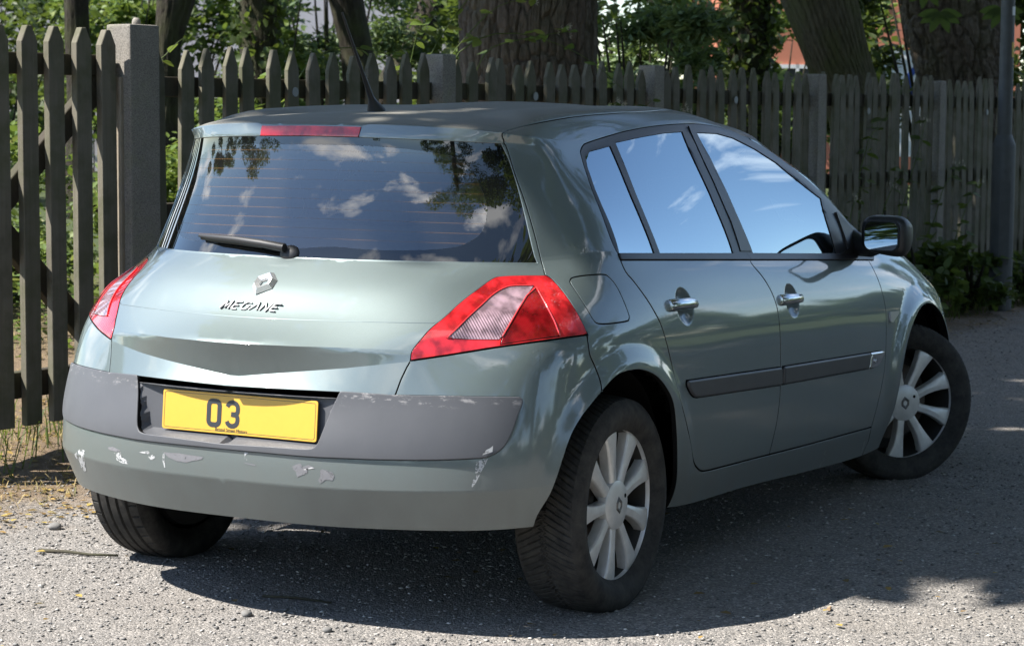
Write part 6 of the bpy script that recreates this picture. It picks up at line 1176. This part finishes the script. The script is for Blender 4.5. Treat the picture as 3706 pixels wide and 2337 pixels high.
shrub('dark bush under the slim trunk by the gate', 16.8, 19.5, 2.6, 4.4, 6000, 'dark', .13)
shrub('pale lance-leaved shrub right of the massive trunk', 9.75, 3.75, .62, 2.5, 4200, 'blue', .11, asp=.26)
shrub('second lance-leaved shrub against the ivy trunk', 11.0, 4.25, .6, 2.4, 3800, 'blue', .11, asp=.26)
shrub('deep green bush between leaning and gnarled trunks', 15.2, 3.1, 1.2, 3.2, 5000, 'dark', .12)
shrub('dense bush behind the gnarled trunk', 16.5, 1.6, 1.5, 3.6, 6000, 'mid', .13)
shrub('sunlit bush in front of the brick house', 20.5, 7.0, 1.4, 2.9, 4000, 'bright', .13)
shrub('tall bush half hiding the brick house', 23.5, 6.6, 1.2, 3.6, 3200, 'mid', .14)
shrub('wide green bush behind the slanting trunk', 20, 10.2, 2.2, 4.0, 6000, 'mid', .14)
shrub('loose bush far behind the aerial', 27, 15.4, 2.0, 4.2, 4500, 'mid', .16)
for k, (x, y) in enumerate([(25,24.5),(31,14.6),(37,9.2),(33.5,16.4),(21,27),(40,5)]): shrub(['rounded','spreading','tall','ragged','dark','last'][k]+' leafy backdrop tree far beyond the park railings', x, y, 3.4, 5.6, 5500, 'mid', .24, 'backdrop_tree')
for k, (s_, d_, r_, h_, n_, sz) in enumerate([(6.55,-.38,.36,.40,420,.08),(7.35,-.36,.42,.62,620,.09),(8.15,-.36,.40,.42,460,.08),(9.1,-.45,.42,.34,420,.075),(10.2,-.4,.45,.5,420,.085)]):
    q = fpt(s_, d_); shrub(['rounded weed bush just past the car nose','tallest weed bush at the foot of the fourth fence bay','leafy weed bush below the last climber','low weed bush beside the lamp post foot','weed bush at the right picture edge'][k], q.x, q.y, r_, h_, n_, 'mid', sz, 'weed_bush', 'weed bushes along the far fence foot', asp=.75)
q = fpt(1.0, 7.5); shrub('airy sapling in front of the pale building', 16.9, 14.7, 1.0, 3.6, 1500, 'bright', .13, 'sapling', asp=.6)
shrub('broad sapling shading the pale wall', 22.5, 17.9, 2.0, 4.6, 4200, 'mid', .16, 'sapling', asp=.6)
shrub('airy sapling just right of the forked trunk', 15.6, 11.3, .7, 3.4, 900, 'bright', .12, 'sapling', asp=.6)
# a far belt of trees that closes the horizon to the right and behind the camera
az = np.radians(rng.uniform(-205, 8, 24000)); rr_ = rng.uniform(46, 58, 24000); hh_ = rng.random(24000)**.8*(4.2+1.6*np.sin(az*9)+1.1*np.sin(az*23+1)+.7*np.sin(az*51))
P = np.stack([rr_*np.cos(az), rr_*np.sin(az), np.maximum(hh_, .1)], -1); P = P[not_in_view(P)]
tag(obj('far_wood', leafcards(P, 1.0, LEAF['mid'], 'far_wood', up=.2, asp=.7)), 'distant belt of trees around the open side of the car park', 'wood', kind='stuff')
# undergrowth and grass behind and under the fence
P = scatter_fence(9000, -4, 4.5, 2.2, 6.5); P[:,2] += rng.random(len(P))**1.6*.45
tag(obj('undergrowth', leafcards(P, .070, LEAF['bright'], 'undergrowth', up=.4, asp=.6)), 'low sunlit weeds covering the ground behind the fence', 'weeds', kind='stuff')
P = scatter_fence(7000, 4.5, 13, .15, 3.5); P[:,2] += rng.random(len(P))**1.5*.8
tag(obj('shade_weeds', leafcards(P, .085, LEAF['mid'], 'shade_weeds', up=.4, asp=.6)), 'shaded weeds behind the right part of the fence', 'weeds', kind='stuff')
tag(obj('verge_grass', blades('verge_grass', 0, np.concatenate([scatter_fence(2600, 4.8, 12, -.55, .25), scatter_fence(500, -3, .8, -.3, .4)]), .22, .006, MAT['green'], .9)), 'ragged green grass along the foot of the fence', 'grass', kind='stuff')
# ---- brambles and climbers: every leaf a piece of its own
def leaf_mesh(L=1., w=.62):
    V = []; F = []; n = 7
    for k in range(n+1):
        t = k/n; hw = w*.5*math.sin(math.pi*min(1, t**.8))**.8*(1-.12*t); z = -.10*t*t
        V += [(t*L, -hw, z+.16*hw), (t*L, 0, z), (t*L, hw, z+.16*hw)]
    for k in range(n): a = 3*k; F += [(a, a+3, a+4, a+1), (a+1, a+4, a+5, a+2)]
    return V, F
LEAFM = {k: mesh_py('leaf', *leaf_mesh(), LEAF[k], True) for k in ('bright','mid','dark','blue')}
def bramble(label, stems, nper, tone, size, flowers=0, group='brambles and climbers on the fence', nm='bramble', cat='bramble'):
    t = empty(nm, tuple(stems[0][0])); tag(t, label, cat, group); o0 = Vector(stems[0][0])
    for st in stems:
        st = [Vector(p) for p in st]; m = 14; pts_ = []
        for k in range(m+1):
            q = k/m*(len(st)-1); i = min(int(q), len(st)-2); f = q-i; p = st[i].lerp(st[i+1], f); pts_.append(p+Vector((random.uniform(-.015,.015), random.uniform(-.015,.015), random.uniform(-.012,.012)))-o0)
        for _ in range(3): pts_ = [pts_[0]]+[(pts_[i-1]+pts_[i]*2+pts_[i+1])/4 for i in range(1, m)]+[pts_[-1]]
        mb = MB(); mb.tube(pts_, [.0045*(1-.7*k/m) for k in range(m+1)], 5); obj('stem', mb.mesh('stem', simple('green stem', (.13,.14,.05), .6)) if False else mb.mesh('stem', MAT['green']), t)
        for k in range(nper):
            q = (k+.6)/nper*m; i = min(int(q), m-1); p = pts_[i].lerp(pts_[i+1], q-i); a = random.uniform(0, 6.283); s = size*random.uniform(.6,1.25)
            for da in ((0,) if tone == 'blue' else (-.9, 0, .9)) if random.random() < .8 else (0,):
                d = Vector((math.cos(a+da), math.sin(a+da), random.uniform(-.5,.35))).normalized()
                o = obj('leaf', LEAFM[tone if random.random() < .8 else 'mid'], t, p+d*.012, None); o.rotation_mode = 'QUATERNION'; o.rotation_quaternion = d.to_track_quat('X', 'Z') @ Matrix.Rotation(random.uniform(-.7,.7), 3, 'X').to_quaternion(); o.scale = (s*(.85 if da else 1),)*3
        for k in range(flowers if random.random() < .8 else 0):
            q = pts_[int(m*random.uniform(.55,.98))]; mb = MB()
            for _ in range(6):
                c = q+Vector((random.uniform(-.05,.05), random.uniform(-.04,.04), random.uniform(-.02,.05)))
                for pe in range(5): aa = pe*1.2566; e1 = Vector((math.cos(aa), -.35, math.sin(aa)))*.014; e2 = Vector((math.cos(aa+.5), -.35, math.sin(aa+.5)))*.012; mb.add([c, c+e1+e2*.5, c+e1*1.2, c+e1-e2*.5], [(0,1,2,3)])
            obj('blossom', mb.mesh('blossom', MAT['blossom']), t)
    return t
MAT['blossom'] = simple('faded cream blossom', (.52,.47,.36), .7, var=.3, vscale=40)
bramble('arching bright bramble with pale blossom over the second fence bay', [[fpt(2.75,.5,1.0), fpt(2.55,.35,1.6), fpt(2.75,.1,1.98), fpt(3.0,-.05,2.02)], [fpt(2.6,.4,1.1), fpt(2.45,.2,1.75), fpt(2.75,-.05,1.86), fpt(3.35,-.15,1.70), fpt(3.6,-.18,1.55)], [fpt(2.5,.4,1.2), fpt(2.3,.2,1.7), fpt(2.42,.05,1.95), fpt(2.62,.0,2.15)], [fpt(2.9,.4,1.1), fpt(2.75,.2,1.75), fpt(2.95,.02,1.80), fpt(3.25,-.1,1.86)], [fpt(2.4,.5,1.2), fpt(2.35,.3,1.8), fpt(2.2,.1,1.9)]], 7, 'bright', .085, 1)
bramble('small flowering bramble peeping over the car roof at the fence', [[fpt(3.5,-.08,1.15), fpt(3.55,-.10,1.40), fpt(3.75,-.12,1.46)], [fpt(3.9,-.08,1.10), fpt(3.95,-.1,1.42), fpt(4.05,-.1,1.50)], [fpt(4.25,-.08,1.1), fpt(4.3,-.12,1.38), fpt(4.42,-.14,1.42)]], 5, 'mid', .075, 2)
bramble('thin yellow-green climber along the first bay top', [[fpt(1.15,.25,1.3), fpt(1.25,.1,1.68), fpt(1.5,.0,1.72), fpt(1.8,-.03,1.66)], [fpt(.1,.3,1.3), fpt(.18,.1,1.6), fpt(.3,.02,1.72)], [fpt(.95,.3,1.3), fpt(1.0,.12,1.6)]], 4, 'bright', .070, 0)
bramble('dark climber hanging on the fourth bay pickets', [[fpt(6.9,-.05,1.0), fpt(7.0,-.08,1.25), fpt(7.25,-.1,1.42)], [fpt(7.6,-.06,.7), fpt(7.75,-.1,1.1), fpt(7.95,-.1,1.42)], [fpt(7.2,-.06,.6), fpt(7.35,-.1,.9), fpt(7.5,-.12,1.06)], [fpt(8.1,-.06,.55), fpt(8.2,-.12,.9), fpt(8.45,-.14,1.08)], [fpt(6.7,-.06,.5), fpt(6.75,-.1,.85), fpt(6.9,-.12,1.0)], [fpt(8.5,-.06,.4), fpt(8.6,-.14,.75), fpt(8.85,-.14,.95)]], 5, 'mid', .095, 1)
bramble('broad-leaved weed clump at the foot of the far fence', [[fpt(7.3,-.1,.0), fpt(7.35,-.25,.35), fpt(7.4,-.4,.55)], [fpt(7.7,-.1,.0), fpt(7.7,-.3,.4), fpt(7.8,-.5,.6)], [fpt(8.1,-.1,.0), fpt(8.1,-.25,.3), fpt(8.2,-.45,.45)], [fpt(7.0,-.1,.0), fpt(6.95,-.3,.3), fpt(6.9,-.5,.4)], [fpt(8.7,-.1,.0), fpt(8.8,-.25,.3), fpt(8.9,-.4,.42)]], 9, 'mid', .115, 0, nm='weed_clump', cat='weed')
bramble('straggly weeds around the lamp post foot', [[fpt(8.9,-.4,.0), fpt(9.0,-.5,.3), fpt(9.1,-.65,.4)], [fpt(9.4,-.5,.0), fpt(9.5,-.6,.25), fpt(9.7,-.8,.35)], [fpt(9.9,-.3,.0), fpt(9.9,-.4,.4), fpt(9.8,-.5,.65)], [fpt(8.5,-.3,.0), fpt(8.45,-.45,.25), fpt(8.5,-.6,.33)]], 8, 'mid', .085, 0, nm='weed_clump', cat='weed')
# hanging chestnut leaves, top right
cl = empty('chestnut_spray', (10.2,1.25,2.5)); tag(cl, 'spray of big chestnut leaves hanging beside the lamp post top', 'leaves', 'brambles and climbers on the fence')
mb = MB(); mb.tube([(0.9,.9,1.2),(.3,.4,.45),(.05,.1,.0)], [.012,.008,.005], 6); obj('stem', mb.mesh('stem', MAT['bark']), cl)
for c, n in (((-.28,.30,-.16),7),((-.20,.22,-.34),6),((.02,.05,-.10),7),((.25,-.1,-.30),6),((-.45,.50,-.02),6)):
    for k in range(n):
        a = k/n*6.283; d = Vector((math.cos(a)*.48, -math.cos(a)*.87, -.55+.55*math.sin(a))).normalized(); o = obj('leaf', LEAFM['mid'], cl, c); o.rotation_mode = 'QUATERNION'; o.rotation_quaternion = d.to_track_quat('X', 'Y'); o.scale = (.17,.12,.15)

# ------------------------------------------------------------------ far things seen between the trunks
def building(nm, label, x, y, rz, w, d, h, wallc, wins, roofc=(.16,.08,.06)):
    b = empty(nm, (x, y, 0), rz); tag(b, label, 'building')
    mb = MB(); mb.box((-w/2,0,0),(w/2,d,h)); obj('wall', mb.mesh('wall', simple(nm+' wall', wallc, .85, var=.12, vscale=1.5, bump=.2, bscale=30)), b)
    V = [(-w/2-.3,-.3,h),(w/2+.3,-.3,h),(w/2+.3,d+.3,h),(-w/2-.3,d+.3,h),(-w/2-.3,d/2,h+2.2),(w/2+.3,d/2,h+2.2)]; obj('roof', mesh_py('roof', V, [(0,1,5,4),(2,3,4,5),(0,4,3),(1,2,5),(3,2,1,0)], simple(nm+' roof', roofc, .8, var=.2)), b)
    for (cx, cz, ww, hh) in wins:
        mb = MB()
        for a0, a1 in (((-ww/2,-.06,-hh/2),(ww/2,.02,-hh/2+.07)), ((-ww/2,-.06,hh/2-.07),(ww/2,.02,hh/2)), ((-ww/2,-.06,-hh/2),(-ww/2+.07,.02,hh/2)), ((ww/2-.07,-.06,-hh/2),(ww/2,.02,hh/2)), ((-.03,-.06,-hh/2),(.03,.02,hh/2))): mb.box(a0, a1)
        f = obj('window', mb.mesh('window', simple('white window frame', (.6,.6,.6), .5)), b, (cx, 0, cz)); mb = MB(); mb.box((-ww/2+.05,-.03,-hh/2+.05),(ww/2-.05,-.02,hh/2-.05)); obj('pane', mb.mesh('pane', simple('window pane', (.03,.035,.04), .05)), f)
    return b
VR = math.atan2(_f.y, _f.x)-math.pi/2
building('pale_building', 'long pale rendered building far beyond the park railings', 31.5, 22.5, VR, 13, 8, 6.0, (.44,.42,.45), [(-4.5,1.5,1.3,1.5),(4.5,1.5,1.3,1.5),(-4.5,4.3,1.3,1.5),(4.5,4.3,1.3,1.5)], (.12,.12,.13))
building('brick_house', 'orange-red brick house glimpsed right of the ivy trunk', 32.4, 9.98, VR, 5.4, 8, 5.6, (.42,.15,.09), [(-1.3,1.6,1.0,1.4),(1.3,1.6,1.0,1.4)])
rl = empty('iron_railing', (21.68,17.74,0), math.atan2(14.97-17.74, 23.2-21.68)); tag(rl, 'black iron park railing far behind the first fence bay', 'railing')
mb = MB()
for k in range(52): mb.tube([(-1.6+k*.13,0,0),(-1.6+k*.13,0,1.95),(-1.6+k*.13,0,2.05)], [.011,.011,.002], 5)
tag(obj('bars', mb.mesh('bars', MAT['black']), rl), kind='stuff')
for z in (.25, 1.82): mb = MB(); mb.box((-1.7,-.015,z-.025),(5.2,.015,z+.025)); obj('rail', mb.mesh('rail', MAT['black']), rl)
# white board with a blue letter
sg_ = empty('white_board', (20.72,5.35,0), VR); tag(sg_, 'white board with a blue letter seen over the fourth bay', 'sign')
mb = MB(); mb.box((-.45,-.03,.9),(.60,.03,2.2)); obj('panel', mb.mesh('panel', simple('white board', (.66,.68,.72), .5)), sg_)
for x in (-.4, .5): mb = MB(); mb.box((x-.04,.03,0),(x+.04,.11,2.1)); obj('leg', mb.mesh('leg', steel), sg_)
mb = MB(); stroke(mb, arc2(.20, 1.80, .17, .20, 60, 330, 16)+[(.36,1.78),(.22,1.78)], .075, Matrix.Rotation(0,4,'Z') @ Matrix(((0,1,0,0),(1,0,0,0),(0,0,1,0),(0,0,0,1))), -.036, -.032); obj('letter', mb.mesh('letter', simple('blue letter', (.03,.07,.30), .5)), sg_)
# a parked car far behind the railings
pc = empty('parked_car', (23.8,16.1,0), VR+.15); tag(pc, 'silver car parked far away behind the railings', 'car')
prof = [(-2.0,.35),(-2.05,.6),(-1.95,.85),(-1.2,.95),(-.6,1.38),(.7,1.42),(1.35,.98),(1.95,.88),(2.05,.6),(2.0,.35)]
def slabx(pr, y0, y1, mat, nm): n = len(pr); return bevel_mesh(mesh_py(nm, [(x,y0,z) for x, z in pr]+[(x,y1,z) for x, z in pr], [tuple(range(n)), tuple(range(2*n-1,n-1,-1))]+[(k,n+k,n+(k+1)%n,(k+1)%n) for k in range(n)], mat), .06, 2)
obj('body', slabx(prof, -.85, .85, simple('silver paint', (.45,.47,.5), .3, .6, coat=1.), 'body'), pc); obj('glazing', slabx([(-1.05,.98),(-.58,1.33),(.66,1.37),(1.15,1.0)], -.862, .862, MAT['frit'], 'glazing'), pc)
for x in (-1.3,1.3):
    for y in (-.8,.8): mb = MB(); mb.tube([(x,y-.1,.31),(x,y+.1,.31)], .31, 20); obj('wheel', mb.mesh('wheel', MAT['tyre']), pc)
# ------------------------------------------------------------------ small things on the ground
def twig(label, pts_, r, grp='twigs on the ground'):
    mb = MB(); mb.tube([(x, y, r*.9+z) for x, y, z in pts_], [r*(1-.12*k) for k in range(len(pts_))], 7); o = obj('twig', mb.mesh('twig', MAT['rail'], True)); tag(o, label, 'twig', grp); return o
twig('pale forked twig lying left of the rear wheel', [(-.22,1.12,0),(-.21,1.02,.004),(-.20,.93,.002),(-.17,.84,.003)], .006)
twig('thin dark twig in the shadow under the bumper', [(-.40,.12,0),(-.38,.02,.003),(-.37,-.10,.0)], .004)
mb = MB(); mb.tube([(0,0,0),(.022,.004,.0)], .0055, 12); tag(obj('cigarette_butt', mb.mesh('butt', simple('tan filter paper', (.45,.30,.18), .8)), None, (.27,-1.38,.007)), 'tan cigarette end at the edge of the sunlit gravel', 'litter')
MAT['rock'] = simple('grey stone', (.16,.155,.148), .8, var=.4, vscale=40, bump=.3, bscale=120)
def rock(label, x, y, s):
    bm = bmesh.new(); bmesh.ops.create_icosphere(bm, subdivisions=2, radius=s)
    for v in bm.verts: v.co *= 1+random.uniform(-.14,.14); v.co.z *= .6
    me = bpy.data.meshes.new('stone'); bm.to_mesh(me); bm.free(); me.materials.append(MAT['rock']); me.polygons.foreach_set('use_smooth', [True]*len(me.polygons)); tag(obj('stone', me, None, (x, y, s*.35)), label, 'stone', 'single stones')
rock('smooth grey stone left of the rear wheel', .10, 1.33, .024); rock('small dark stone on the sunlit gravel', -.62, .02, .017); rock('pale chip of stone near the picture bottom', -.66, -.28, .014)
